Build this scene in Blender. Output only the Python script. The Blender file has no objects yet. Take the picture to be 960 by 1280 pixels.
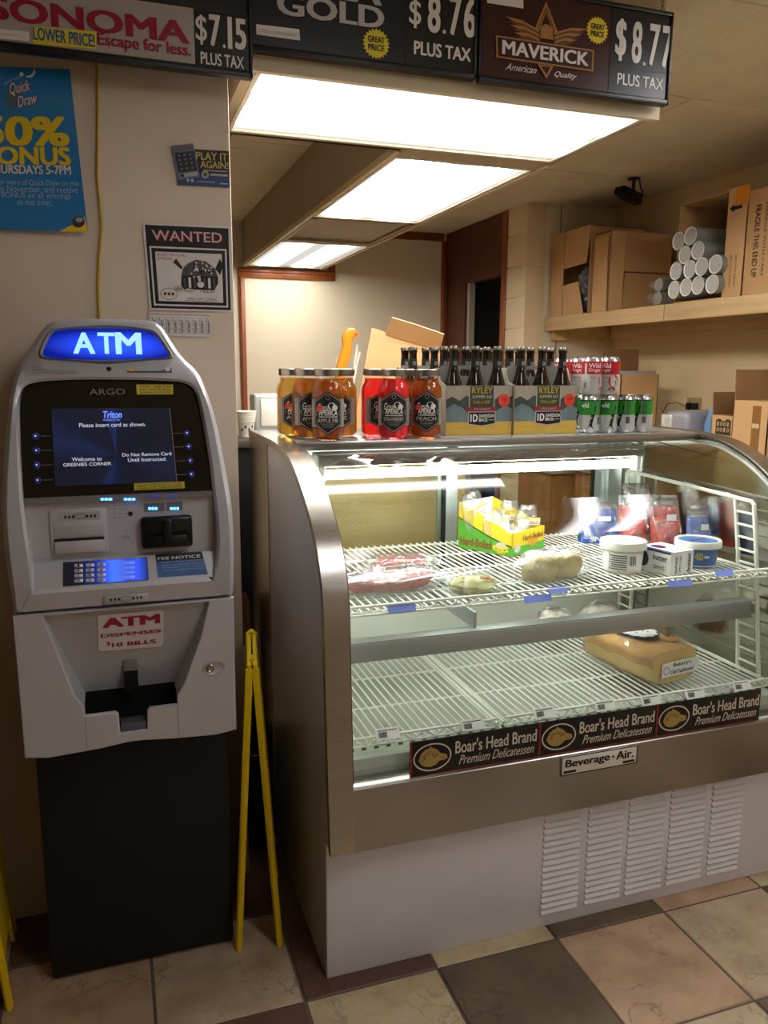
import bpy, bmesh, math, random
from mathutils import Vector, Matrix, Euler
random.seed(7)
SC = bpy.context.scene
COL = SC.collection
R = math.radians
PI = math.pi

# ---------------------------------------------------------------- camera, world, exposure
FPX, YAW, PITCH, ROLL, CAMZ = 1001.7, R(18.797), R(-10.087), R(.277), 1.5
_f = Vector((math.sin(YAW) * math.cos(PITCH), math.cos(YAW) * math.cos(PITCH), math.sin(PITCH)))
_r = Vector((math.cos(YAW), -math.sin(YAW), 0))
_u = _r.cross(_f)
RT = math.cos(ROLL) * _r + math.sin(ROLL) * _u
UP = RT.cross(_f)
cam = bpy.data.cameras.new('camera')
cam.sensor_fit = 'HORIZONTAL'
cam.sensor_width = 36
cam.lens = FPX * 36 / 960
cam.clip_start = .02
camo = bpy.data.objects.new('camera', cam)
COL.objects.link(camo)
camo.matrix_world = Matrix(((RT.x, UP.x, -_f.x, 0), (RT.y, UP.y, -_f.y, 0), (RT.z, UP.z, -_f.z, CAMZ), (0, 0, 0, 1)))
SC.camera = camo
w = bpy.data.worlds.new('world')
SC.world = w
w.use_nodes = True
w.node_tree.nodes['Background'].inputs[0].default_value = (.9, .85, .8, 1)
w.node_tree.nodes['Background'].inputs[1].default_value = .03
SC.view_settings.view_transform = 'Standard'
SC.view_settings.look = 'None'
SC.view_settings.gamma = 1
SC.view_settings.use_curve_mapping = False
SC.view_settings.exposure = 1.3
L_PANEL, L_FRONT, L_CASE = 6.8, 4.8, 34.0     # emission of soffit panels, store troffer, case tube


def at(px, py, x=None, y=None, z=None):
    """world point where a line of sight meets a plane of the room"""
    d = RT * ((px - 480) / FPX) + UP * ((640 - py) / FPX) + _f
    if x is not None: t = x / d.x
    elif y is not None: t = y / d.y
    else: t = (z - CAMZ) / d.z
    return Vector((d.x * t, d.y * t, CAMZ + d.z * t))


# ---------------------------------------------------------------- materials
def lin(c):
    if isinstance(c, str):
        c = [int(c[i:i + 2], 16) / 255 for i in (0, 2, 4)]
        return tuple(((v + .055) / 1.055) ** 2.4 if v > .04045 else v / 12.92 for v in c)
    return tuple(c)


_MC = {}


def mat(name, col='808080', rough=.5, metal=0, spec=.5, var=0, vs=8, stretch=(1, 1, 1), bump=0, bs=40, emit=0, trans=0, ior=1.45, coat=0, aniso=0, sheen=0):
    if name in _MC: return _MC[name]
    m = bpy.data.materials.new(name)
    m.use_nodes = True
    nt = m.node_tree
    N = nt.nodes
    b = N['Principled BSDF']
    c = lin(col)
    b.inputs['Base Color'].default_value = (*c, 1)
    b.inputs['Roughness'].default_value = rough
    b.inputs['Metallic'].default_value = metal
    b.inputs['Specular IOR Level'].default_value = spec
    b.inputs['IOR'].default_value = ior
    b.inputs['Transmission Weight'].default_value = trans
    b.inputs['Coat Weight'].default_value = coat
    if emit:
        b.inputs['Emission Color'].default_value = (*c, 1)
        b.inputs['Emission Strength'].default_value = emit
    if var or bump:
        tc = N.new('ShaderNodeTexCoord')
        mp = N.new('ShaderNodeMapping')
        mp.inputs['Scale'].default_value = stretch
        nt.links.new(tc.outputs['Object'], mp.inputs[0])
    if var:
        n = N.new('ShaderNodeTexNoise')
        n.inputs['Scale'].default_value = vs
        n.inputs['Detail'].default_value = 5
        nt.links.new(mp.outputs[0], n.inputs['Vector'])
        r = N.new('ShaderNodeValToRGB')
        r.color_ramp.elements[0].position = .3
        r.color_ramp.elements[1].position = .7
        r.color_ramp.elements[0].color = (*[v * (1 - var) for v in c], 1)
        r.color_ramp.elements[1].color = (*[min(1, v * (1 + var)) for v in c], 1)
        nt.links.new(n.outputs[0], r.inputs[0])
        nt.links.new(r.outputs[0], b.inputs['Base Color'])
    if bump:
        n2 = N.new('ShaderNodeTexNoise')
        n2.inputs['Scale'].default_value = bs
        n2.inputs['Detail'].default_value = 3
        nt.links.new(mp.outputs[0], n2.inputs['Vector'])
        bp = N.new('ShaderNodeBump')
        bp.inputs['Strength'].default_value = bump
        bp.inputs['Distance'].default_value = .004
        nt.links.new(n2.outputs[0], bp.inputs['Height'])
        nt.links.new(bp.outputs[0], b.inputs['Normal'])
    _MC[name] = m
    return m


def emis(name, col, strength):
    if name in _MC: return _MC[name]
    m = bpy.data.materials.new(name)
    m.use_nodes = True
    nt = m.node_tree
    nt.nodes.remove(nt.nodes['Principled BSDF'])
    e = nt.nodes.new('ShaderNodeEmission')
    e.inputs[0].default_value = (*lin(col), 1)
    e.inputs[1].default_value = strength
    nt.links.new(e.outputs[0], nt.nodes['Material Output'].inputs[0])
    _MC[name] = m
    return m


def clear(name, tint='ffffff', rough=.0, base=.04, gain=1, bump=0, bs=20, haze=0, hazecol='ffffff'):
    """thin clear sheet: see-through, with mirror reflection growing towards grazing angles (Schlick)"""
    if name in _MC: return _MC[name]
    m = bpy.data.materials.new(name)
    m.use_nodes = True
    nt = m.node_tree
    N = nt.nodes
    L = nt.links.new
    N.remove(N['Principled BSDF'])
    tr = N.new('ShaderNodeBsdfTransparent')
    tr.inputs[0].default_value = (*lin(tint), 1)
    gl = N.new('ShaderNodeBsdfGlossy')
    gl.inputs['Roughness'].default_value = rough
    lw = N.new('ShaderNodeLayerWeight')
    p = N.new('ShaderNodeMath'); p.operation = 'POWER'; p.inputs[1].default_value = 5
    L(lw.outputs['Facing'], p.inputs[0])
    ma = N.new('ShaderNodeMath'); ma.operation = 'MULTIPLY_ADD'; ma.use_clamp = True
    ma.inputs[1].default_value = (1 - base) * gain; ma.inputs[2].default_value = base
    L(p.outputs[0], ma.inputs[0])
    mx = N.new('ShaderNodeMixShader')
    L(ma.outputs[0], mx.inputs[0])
    src = tr
    if haze:
        df = N.new('ShaderNodeBsdfDiffuse'); df.inputs[0].default_value = (*lin(hazecol), 1)
        mh = N.new('ShaderNodeMixShader'); mh.inputs[0].default_value = haze
        L(tr.outputs[0], mh.inputs[1]); L(df.outputs[0], mh.inputs[2])
        src = mh
    L(src.outputs[0], mx.inputs[1]); L(gl.outputs[0], mx.inputs[2])
    if bump:
        tc = N.new('ShaderNodeTexCoord')
        n = N.new('ShaderNodeTexNoise'); n.inputs['Scale'].default_value = bs; n.inputs['Detail'].default_value = 4
        L(tc.outputs['Object'], n.inputs['Vector'])
        bp = N.new('ShaderNodeBump'); bp.inputs['Strength'].default_value = bump; bp.inputs['Distance'].default_value = .01
        L(n.outputs[0], bp.inputs['Height']); L(bp.outputs[0], gl.inputs['Normal']); L(bp.outputs[0], lw.inputs['Normal'])
    L(mx.outputs[0], N['Material Output'].inputs[0])
    _MC[name] = m
    return m


# ---------------------------------------------------------------- mesh builder
def FY(y):   # frame on a wall facing the camera (-Y): u = X, v = Z, h = towards -Y
    return lambda u, v, h=0: (u, y - h, v)


def FQ(tl, tr, br, bl):   # sheet spanned by four corners, u and v run 0..1 from the lower left
    tl, tr, br, bl = (Vector(q) for q in (tl, tr, br, bl))
    n = (tr - tl).cross(tl - bl).normalized()
    return lambda u, v, h=0: (bl * (1 - u) + br * u) * (1 - v) + (tl * (1 - u) + tr * u) * v + n * h


def FXm(x):  # frame facing -X: u = -Y..., here u = Y, v = Z
    return lambda u, v, h=0: (x - h, u, v)


def FP(o, U, V):
    o, U, V = Vector(o), Vector(U).normalized(), Vector(V).normalized()
    n = U.cross(V)
    return lambda u, v, h=0: o + U * u + V * v + n * h


def FC(cx, cy, r, a0=-PI / 2):   # cylinder: u = arc length from facing direction a0, v = height
    return lambda u, v, h=0: (cx + (r + h) * math.cos(a0 + u / r), cy + (r + h) * math.sin(a0 + u / r), v)


def curve_mesh(loops, thick=0, bev=0):
    cu = bpy.data.curves.new('c', 'CURVE')
    cu.dimensions = '2D'
    cu.fill_mode = 'BOTH'
    cu.extrude = max(0, thick / 2 - bev)
    cu.bevel_depth = bev
    cu.bevel_resolution = 1 if bev else 0
    cu.offset = -bev if bev else 0
    for lp in loops:
        s = cu.splines.new('POLY')
        s.points.add(len(lp) - 1)
        for i, p in enumerate(lp): s.points[i].co = (p[0], p[1], 0, 1)
        s.use_cyclic_u = True
    o = bpy.data.objects.new('c', cu)
    me = bpy.data.meshes.new_from_object(o)
    v = [tuple(q.co) for q in me.vertices]
    f = [tuple(p.vertices) for p in me.polygons]
    bpy.data.objects.remove(o); bpy.data.curves.remove(cu); bpy.data.meshes.remove(me)
    return v, f


_TC = {}


def text_mesh(s, bold=0, shear=0, space=1, font=None):
    k = (s, bold, shear, space)
    if k in _TC: return _TC[k]
    cu = bpy.data.curves.new('t', 'FONT')
    cu.body = s
    cu.offset = bold
    cu.shear = shear
    cu.space_character = space
    cu.resolution_u = 3
    cu.align_x = 'CENTER'
    o = bpy.data.objects.new('t', cu)
    me = bpy.data.meshes.new_from_object(o)
    v = [tuple(q.co) for q in me.vertices]
    f = [tuple(p.vertices) for p in me.polygons]
    bpy.data.objects.remove(o); bpy.data.curves.remove(cu); bpy.data.meshes.remove(me)
    _TC[k] = (v, f)
    return v, f


class MB:
    def __init__(s):
        s.v = []; s.f = []; s.mi = []; s.mats = []

    def add(s, vs, fs, m):
        if m not in s.mats: s.mats.append(m)
        k = s.mats.index(m); n = len(s.v)
        s.v += [tuple(p) for p in vs]
        s.f += [tuple(i + n for i in q) for q in fs]
        s.mi += [k] * len(fs)
        return s

    def bm(s, b, m):
        b.verts.index_update()
        s.add([tuple(v.co) for v in b.verts], [[v.index for v in f.verts] for f in b.faces], m)
        b.free()
        return s

    def box(s, x0, x1, y0, y1, z0, z1, m, b=0, seg=2, M=None):
        b_ = bmesh.new()
        bmesh.ops.create_cube(b_, size=1)
        for v in b_.verts:
            v.co = ((x0 + x1) / 2 + v.co.x * (x1 - x0), (y0 + y1) / 2 + v.co.y * (y1 - y0), (z0 + z1) / 2 + v.co.z * (z1 - z0))
        if b: bmesh.ops.bevel(b_, geom=list(b_.edges), offset=b, segments=seg, profile=.5, affect='EDGES')
        if M is not None: bmesh.ops.transform(b_, matrix=M, verts=b_.verts)
        return s.bm(b_, m)

    def poly(s, pts, m): return s.add(pts, [tuple(range(len(pts)))], m)

    def pl(s, F, pts, m, h=.0005): return s.poly([F(u, v, h) for u, v in pts], m)

    def rect(s, F, u0, u1, v0, v1, m, h=.0005): return s.pl(F, [(u0, v0), (u1, v0), (u1, v1), (u0, v1)], m, h)

    def el(s, F, cu, cv, ru, rv, m, h=.0005, n=28, rot=0):
        c, sn = math.cos(rot), math.sin(rot)
        pts = []
        for i in range(n):
            a = 2 * PI * i / n
            x, y = ru * math.cos(a), rv * math.sin(a)
            pts.append((cu + x * c - y * sn, cv + x * sn + y * c))
        return s.pl(F, pts, m, h)

    def ring(s, F, cu, cv, ru, rv, w, m, h=.0005, n=32):
        vs = []; fs = []
        for i in range(n):
            a = 2 * PI * i / n
            vs += [F(cu + ru * math.cos(a), cv + rv * math.sin(a), h), F(cu + (ru - w) * math.cos(a), cv + (rv - w) * math.sin(a), h)]
            j = (i + 1) % n
            fs.append((2 * i, 2 * j, 2 * j + 1, 2 * i + 1))
        return s.add(vs, fs, m)

    def strips(s, F, pts, m, h=.0005, n=10):
        """u-monotone polygon split into narrow strips so that it follows a curved surface"""
        us = [p[0] for p in pts]; a, b = min(us), max(us)
        cuts = sorted(set([round(a + (b - a) * i / n, 6) for i in range(n + 1)] + [round(u, 6) for u in us]))
        def rng(u):
            vs = []
            for i in range(len(pts)):
                p, q = pts[i], pts[(i + 1) % len(pts)]
                if abs(p[0] - q[0]) < 1e-9:
                    if abs(p[0] - u) < 1e-6: vs += [p[1], q[1]]
                elif min(p[0], q[0]) - 1e-6 <= u <= max(p[0], q[0]) + 1e-6:
                    vs.append(p[1] + (q[1] - p[1]) * (u - p[0]) / (q[0] - p[0]))
            return min(vs), max(vs)
        vs = []; fs = []
        for i, u in enumerate(cuts):
            lo, hi = rng(u)
            vs += [F(u, lo, h), F(u, hi, h)]
            if i: fs.append((2 * i - 2, 2 * i, 2 * i + 1, 2 * i - 1))
        return s.add(vs, fs, m)

    def crect(s, F, u0, u1, v0, v1, m, h=.0005, n=8): return s.strips(F, [(u0, v0), (u1, v0), (u1, v1), (u0, v1)], m, h, n)

    def text(s, t, F, u0, u1, v0, v1, m, bold=.012, shear=0, h=.001, space=1, keep=False, slope=0):
        v, f = text_mesh(t, 0, shear, space); v = [(q[0], q[1], 0) for q in v]
        if not v: return s
        if bold:      # heavier strokes: copies of the lettering a hair apart
            v0_, f0_ = v, f; v = []; f = []
            for dx, dy in ((-bold, -bold * .4), (bold, -bold * .4), (0, bold * .5)) if bold < .03 else ((-bold, -bold * .4), (bold, -bold * .4), (-bold, bold * .5), (bold, bold * .5), (0, 0)):
                n_ = len(v); v = v + [(p[0] + dx, p[1] + dy, len(f) * 1e-9 + .00012 * (n_ // len(v0_))) for p in v0_]; f = f + [tuple(i + n_ for i in q) for q in f0_]
        xs = [p[0] for p in v]; ys = [p[1] for p in v]
        a, b, c, d = min(xs), max(xs), min(ys), max(ys)
        su = (u1 - u0) / (b - a); sv = (v1 - v0) / (d - c)
        if keep:
            sc = min(su, sv); cu = (u0 + u1) / 2; cv = (v0 + v1) / 2
            return s.add([F(cu + (p[0] - (a + b) / 2) * sc, cv + (p[1] - (c + d) / 2) * sc, h + p[2]) for p in v], f, m)
        return s.add([F(u0 + (p[0] - a) * su, v0 + (p[1] - c) * sv + slope * (p[0] - a) * su, h + p[2]) for p in v], f, m)

    def plate(s, F, outer, holes, thick, m, bev=0, h=0):
        """flat board with holes, front face at h=0, body behind"""
        v, f = curve_mesh([outer] + list(holes), thick, bev)
        return s.add([F(p[0], p[1], h + p[2] - thick / 2) for p in v], f, m)

    def prism(s, pts, fn, a, b, m):
        """pts (p,q) polygon, fn(p,q,t) -> xyz; capped sweep from a to b"""
        n = len(pts)
        vs = [fn(p, q, a) for p, q in pts] + [fn(p, q, b) for p, q in pts]
        fs = [tuple(range(n))[::-1], tuple(range(n, 2 * n))] + [(i, (i + 1) % n, n + (i + 1) % n, n + i) for i in range(n)]
        return s.add(vs, fs, m)

    def loft(s, loops, m, cap0=True, cap1=True):
        n = len(loops[0]); vs = [p for l in loops for p in l]; fs = []
        for k in range(len(loops) - 1):
            for i in range(n):
                j = (i + 1) % n
                fs.append((k * n + i, k * n + j, (k + 1) * n + j, (k + 1) * n + i))
        if cap0: fs.append(tuple(range(n))[::-1])
        if cap1: fs.append(tuple(range((len(loops) - 1) * n, len(loops) * n)))
        return s.add(vs, fs, m)

    def tube(s, pts, r, m, n=8, closed=False):
        pts = [Vector(p) for p in pts]
        k = len(pts); loops = []
        prev = None
        for i, p in enumerate(pts):
            if closed: d = pts[(i + 1) % k] - pts[i - 1]
            else: d = pts[min(i + 1, k - 1)] - pts[max(i - 1, 0)]
            d.normalize()
            if prev is None:
                a = Vector((0, 0, 1)) if abs(d.z) < .9 else Vector((1, 0, 0))
            else: a = prev
            e = (a - d * a.dot(d)).normalized(); prev = e
            g = d.cross(e)
            rr = r[i] if isinstance(r, (list, tuple)) else r
            loops.append([p + (e * math.cos(2 * PI * j / n) + g * math.sin(2 * PI * j / n)) * rr for j in range(n)])
        if closed: loops.append(loops[0])
        return s.loft(loops, m, not closed, not closed)

    def lathe(s, prof, cx, cy, z0, m, n=32, a0=0):
        vs = []; fs = []
        idx = []
        for r, z in prof:
            if r < 1e-6:
                idx.append([len(vs)] * n); vs.append((cx, cy, z0 + z))
            else:
                idx.append(list(range(len(vs), len(vs) + n)))
                vs += [(cx + r * math.cos(a0 + 2 * PI * j / n), cy + r * math.sin(a0 + 2 * PI * j / n), z0 + z) for j in range(n)]
        for k in range(len(prof) - 1):
            for j in range(n):
                q = [idx[k][j], idx[k][(j + 1) % n], idx[k + 1][(j + 1) % n], idx[k + 1][j]]
                u = []
                for i in q:
                    if i not in u: u.append(i)
                if len(u) > 2: fs.append(tuple(u))
        return s.add(vs, fs, m)

    def grid(s, fn, nu, nv, m):
        vs = [fn(i / nu, j / nv) for j in range(nv + 1) for i in range(nu + 1)]
        fs = [(j * (nu + 1) + i, j * (nu + 1) + i + 1, (j + 1) * (nu + 1) + i + 1, (j + 1) * (nu + 1) + i) for j in range(nv) for i in range(nu)]
        return s.add(vs, fs, m)

    def xf(s, M):
        s.v = [tuple(M @ Vector(p)) for p in s.v]
        return s

    def build(s, name, parent=None, smooth=35, label=None):
        me = bpy.data.meshes.new(name)
        off = Vector((0, 0, 0))
        q = parent
        while q is not None:
            off += q.location; q = q.parent
        me.from_pydata([Vector(p) - off for p in s.v], [], s.f)
        for m in s.mats: me.materials.append(m)
        me.polygons.foreach_set('material_index', s.mi)
        me.polygons.foreach_set('use_smooth', [True] * len(s.f))
        me.validate()
        me.update()
        me.set_sharp_from_angle(angle=R(smooth))
        o = bpy.data.objects.new(name, me)
        COL.objects.link(o)
        o.parent = parent
        if label: o['label'] = label
        return o


def tag(o, label, cat, group=None):
    o['label'] = label; o['category'] = cat
    if group: o['group'] = group
    return o


def thing(name, label, cat, loc=(0, 0, 0), group=None):
    o = bpy.data.objects.new(name, None)
    o.empty_display_size = .05
    COL.objects.link(o)
    o.location = loc
    return tag(o, label, cat, group)


def struct(mb, name, smooth=35):
    o = mb.build(name, None, smooth); o['kind'] = 'structure'
    return o


def dup(root, loc, label, rotz=None, name=None, group=None):
    r = root.copy(); COL.objects.link(r)
    r.location = loc
    if rotz is not None: r.rotation_euler.z = rotz
    r['label'] = label
    if group: r['group'] = group
    for ch in list(root.children):
        c = ch.copy(); COL.objects.link(c); c.parent = r
        for g in list(ch.children):
            d = g.copy(); COL.objects.link(d); d.parent = c
    return r


WHITE = mat('white_paint', 'e8e8e8', .45)
BLACK = mat('black_print', '0a0a0b', .45)
STEEL = mat('brushed_steel', 'b4b0aa', .26, 1, var=.1, vs=14, stretch=(1, 1, 30))
STEELH = mat('brushed_steel_lengthwise', '9c9a96', .3, 1, var=.05, vs=10, stretch=(.3, 60, 60))
# ---------------------------------------------------------------- the room
ZC, YB, XR, YA, X1 = 2.57, 6.2, 3.30, 4.86, 2.63
PILX, PILY = .3262, 2.2
XL, YF = -2.6, -3.2
m_wall = mat('wall_cream', 'ddd0b8', .7, var=.04, vs=2.5)
m_wall2 = mat('wall_taupe', 'c6b6a4', .55, var=.04, vs=3)
m_ceil = mat('ceiling_tile', 'd2c7ae', .8, var=.06, vs=5, bump=.08, bs=90)
m_seam = mat('ceiling_seam', '4a3c2c', .8)
m_grout = mat('grout', '5c4f44', .85)
m_trim = mat('stained_wood_trim', '8a4a22', .35, var=.25, vs=6, stretch=(6, 6, .6))
m_brown = mat('dark_wood_panel', '54281a', .45, var=.2, vs=5, stretch=(5, 5, .4))
m_soff = mat('soffit_paint', 'a4947c', .6, var=.04, vs=3)
m_fascia = mat('soffit_edge_paint', 'cfc0a2', .55)


def tilemat(name, c0, c1, c2, crack=True):
    m = bpy.data.materials.new(name); m.use_nodes = True
    nt = m.node_tree; N = nt.nodes; L = nt.links.new
    b = N['Principled BSDF']; b.inputs['Roughness'].default_value = .42
    tc = N.new('ShaderNodeTexCoord')
    n = N.new('ShaderNodeTexNoise'); n.inputs['Scale'].default_value = 7; n.inputs['Detail'].default_value = 7; n.inputs['Roughness'].default_value = .62
    L(tc.outputs['Object'], n.inputs['Vector'])
    r = N.new('ShaderNodeValToRGB')
    r.color_ramp.elements[0].position = .3; r.color_ramp.elements[1].position = .72
    r.color_ramp.elements[0].color = (*lin(c0), 1); r.color_ramp.elements[1].color = (*lin(c2), 1)
    e = r.color_ramp.elements.new(.5); e.color = (*lin(c1), 1)
    L(n.outputs[0], r.inputs[0])
    # wandering slate cracks: distance to edges of a warped cell pattern
    n2 = N.new('ShaderNodeTexNoise'); n2.inputs['Scale'].default_value = 9; n2.inputs['Detail'].default_value = 4
    L(tc.outputs['Object'], n2.inputs['Vector'])
    mx = N.new('ShaderNodeMixRGB'); mx.inputs[0].default_value = .22
    L(tc.outputs['Object'], mx.inputs[1]); L(n2.outputs['Color'], mx.inputs[2])
    v = N.new('ShaderNodeTexVoronoi'); v.feature = 'DISTANCE_TO_EDGE'; v.inputs['Scale'].default_value = 9
    L(mx.outputs[0], v.inputs['Vector'])
    n3 = N.new('ShaderNodeTexNoise'); n3.inputs['Scale'].default_value = 5
    L(tc.outputs['Object'], n3.inputs['Vector'])
    cr = N.new('ShaderNodeValToRGB')
    cr.color_ramp.elements[0].position = .0; cr.color_ramp.elements[1].position = .035
    cr.color_ramp.elements[0].color = (1, 1, 1, 1); cr.color_ramp.elements[1].color = (0, 0, 0, 1)
    L(v.outputs['Distance'], cr.inputs[0])
    g = N.new('ShaderNodeValToRGB')
    g.color_ramp.elements[0].position = .5; g.color_ramp.elements[1].position = .62
    L(n3.outputs[0], g.inputs[0])
    mu = N.new('ShaderNodeMath'); mu.operation = 'MULTIPLY'
    L(cr.outputs[0], mu.inputs[0]); L(g.outputs[0], mu.inputs[1])
    mu2 = N.new('ShaderNodeMath'); mu2.operation = 'MULTIPLY'; mu2.inputs[1].default_value = .55
    L(mu.outputs[0], mu2.inputs[0])
    dk = N.new('ShaderNodeMixRGB'); dk.inputs[2].default_value = (*[q * .35 for q in lin(c0)], 1)
    L(mu2.outputs[0], dk.inputs[0]); L(r.outputs[0], dk.inputs[1])
    L(dk.outputs[0], b.inputs['Base Color'])
    bp = N.new('ShaderNodeBump'); bp.inputs['Strength'].default_value = .25; bp.inputs['Distance'].default_value = .004; bp.invert = True
    ad = N.new('ShaderNodeMath'); ad.operation = 'MULTIPLY_ADD'; ad.inputs[1].default_value = -.4
    L(n.outputs[0], ad.inputs[0]); L(mu.outputs[0], ad.inputs[2])
    L(ad.outputs[0], bp.inputs['Height']); L(bp.outputs[0], b.inputs['Normal'])
    return m


T_BEI = tilemat('tile_beige', '8c7962', 'a69278', 'b8a58c')
T_TAN = tilemat('tile_tan', '8a6c56', 'a6896e', 'b6997f')
T_CRE = tilemat('tile_cream', '9a8865', 'b09f7e', 'bcac8f')
T_DRK = tilemat('tile_slate_brown', '4a3e2f', '5a4c3a', '685843')
T_RED = tilemat('tile_dark_red_brown', '48302a', '5a3e34', '684a3e')
fl = MB()
fl.poly([(XL, YF, -.004), (XR + .2, YF, -.004), (XR + .2, YB + .2, -.004), (XL, YB + .2, -.004)], m_grout)
TX, TY, TP, G = .371, 1.664, .3405, .006
fixed = {(-1, 0): T_TAN, (0, 0): T_RED, (-2, 0): T_TAN, (1, 0): T_CRE, (2, 0): T_DRK, (3, 0): T_TAN, (4, 0): T_CRE,
         (-1, -1): T_RED, (0, -1): T_CRE, (1, -1): T_DRK, (2, -1): T_TAN, (3, -1): T_BEI, (4, -1): T_RED,
         (-1, 1): T_RED, (0, 1): T_DRK, (2, -2): T_BEI, (1, -2): T_TAN, (0, -2): T_TAN, (3, -2): T_DRK, (-2, -1): T_TAN}
fixed[(-1, 0)] = T_BEI
rr = random.Random(3)
for i in range(-9, 9):
    for j in range(-15, 14):
        x0, y0 = TX + i * TP * 1.012, TY + j * TP
        t = fixed.get((i, j)) or rr.choice([T_BEI, T_TAN, T_TAN, T_CRE, T_DRK, T_RED])
        if x0 < XL or x0 + TP > XR + .2 or y0 < YF or y0 + TP > YB + .2: continue
        a, b, c, d = x0 + G / 2, x0 + TP * 1.012 - G / 2, y0 + G / 2, y0 + TP - G / 2
        e = .0025
        fl.add([(a, c, -.003), (b, c, -.003), (b, d, -.003), (a, d, -.003), (a + e, c + e, 0), (b - e, c + e, 0), (b - e, d - e, 0), (a + e, d - e, 0)],
               [(4, 5, 6, 7), (0, 1, 5, 4), (1, 2, 6, 5), (2, 3, 7, 6), (3, 0, 4, 7)], t)
struct(fl, 'floor', 20)

# ceiling with real seams (gaps between boards show dark backing)
ce = MB()
ce.box(XL, XR + .2, YF, YB + .2, ZC + .1, ZC + .14, m_seam)
LIT = [(1.97, 2.55, .95, 2.11), (1.93, 2.53, -2.2, -1.0), (.62, 1.22, -.2, .95)]
def boards(xs, ys):
    for i in range(len(xs) - 1):
        for j in range(len(ys) - 1):
            c = ((xs[i] + xs[i + 1]) / 2, (ys[j] + ys[j + 1]) / 2)
            if any(L[0] < c[0] < L[1] and L[2] < c[1] < L[3] for L in LIT): continue
            if xs[i + 1] - xs[i] < .06 or ys[j + 1] - ys[j] < .06:
                ce.box(xs[i] - .003, xs[i + 1] + .003, ys[j] - .003, ys[j + 1] + .003, ZC + .0005, ZC + .012, m_ceil); continue
            ce.box(xs[i] + .003, xs[i + 1] - .003, ys[j] + .003, ys[j + 1] - .003, ZC, ZC + .012, m_ceil, b=.002, seg=1)
boards([XL, -1.44, -.5, .62, 1.22, 1.93, 1.97, 2.53, 2.55, XR + .2], [YF, -2.2, -1.0, -.2, .95, 1.0, 2.11, 2.86])
boards([XL, -.22, .6, 1.0, 1.59, 2.27, 2.87, XR + .2], [2.86, 4.07, 4.21, 5.52, YB + .2])
struct(ce, 'ceiling')
struct(MB().box(XL, X1, YB, YB + .1, 0, ZC + .01, m_wall), 'wall_back')
# counter-side partition the cash machine stands against
pw = MB().box(XL, PILX, PILY, PILY + .3, 0, ZC + .01, m_wall2, b=.004)
struct(pw, 'wall_front_partition')
m_wall3 = mat('wall_tan', 'd6c199', .7, var=.04, vs=2.5)
struct(MB().box(XR, XR + .1, YF, YA + .1, 0, ZC + .01, m_wall3), 'wall_right')
al = MB().box(X1, XR, YA, YA + .1, 0, ZC + .01, m_wall)
al.box(2.872, 2.876, YA - .003, YA, 0, ZC, m_seam)
struct(al, 'wall_alcove')
struct(MB().box(XL - .1, XL, YF, YB, 0, ZC + .01, m_wall2), 'wall_left')
struct(MB().box(XL, XR, YF - .1, YF, 0, ZC + .01, m_wall2), 'wall_front')
# block end of the side wall (painted blocks), facing the aisle
bl = MB()
m_block = mat('painted_block', 'dcc9a6', .65, var=.03, vs=4, bump=.15, bs=60)
z = -.06
while z < ZC:
    bl.box(X1 - .004, X1 + .14, YA - .001, 5.135, max(0, z + .0035), min(ZC, z + .2005), m_block, b=.005)
    z += .204
bl.box(X1 + .003, X1 + .13, YA + .003, 5.134, 0, ZC, m_block)
struct(bl, 'wall_side_blocks')
# dark wood side wall with the door opening
DZ, D0, D1 = 2.15, 5.20, 5.80
sw = MB()
sw.box(X1, X1 + .1, 5.14, YB, DZ, ZC, m_brown)
sw.box(X1, X1 + .1, 5.99, YB, 0, DZ, m_brown)
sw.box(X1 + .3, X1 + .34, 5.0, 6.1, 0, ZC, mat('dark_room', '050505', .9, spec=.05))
struct(sw, 'wall_side_wood')
tr = MB()
tr.box(X1 - .012, X1 + .1, 5.125, 5.20, 0, ZC, m_trim, b=.004)
struct(tr, 'trim_1')
tr = MB()
tr.box(X1 - .012, X1 + .1, D1, 5.99, 0, DZ, m_brown, b=.004)
tr.box(X1 - .016, X1 + .02, 5.83, 5.96, 0, DZ - .01, m_brown, b=.006)
tr.box(X1 + .012, X1 + .09, D1 - .035, D1, 0, DZ, mat('door_edge', 'b0aa9c', .5))
struct(tr, 'trim_2')
dr = thing('door_1', 'dark door standing behind the wood framed opening', 'door', (X1 + .07, 5.5, 0))
dr['kind'] = 'structure'
m_dk = mat('dark_door', '060505', .8, spec=.08)
d = MB().box(X1 + .06, X1 + .09, 5.2, D1 - .035, 0, DZ, m_dk)
for (y0, y1, z0, z1) in ((5.27, 5.70, 1.2, 2.0), (5.27, 5.70, .2, 1.0)):
    d.box(X1 + .054, X1 + .06, y0, y1, z0, z1, m_dk, b=.004)
d.build('door_leaf', dr)
# wood trim round the back wall
def bar(name, x0, x1, z0, z1):
    b = MB(); b.box(x0, x1, YB - .022, YB, z0, z1, m_trim, b=.005)
    if x1 - x0 > z1 - z0: b.box(x0, x1, YB - .032, YB - .02, z0 + (z1 - z0) * .55, z1 - .008, m_trim, b=.004)
    else: b.box(x0 + .01, x0 + (x1 - x0) * .5, YB - .032, YB - .02, z0, z1, m_trim, b=.004)
    struct(b, name)
bar('trim_3', .955, 1.0, .0, 2.17)
bar('trim_4', .955, 1.70, 2.17, 2.24)
bar('trim_5', 1.645, 1.70, 2.24, ZC)
bar('trim_6', 1.70, 2.60, 2.51, ZC)
bar('trim_7', 2.585, 2.63, 0, 2.51)

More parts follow.
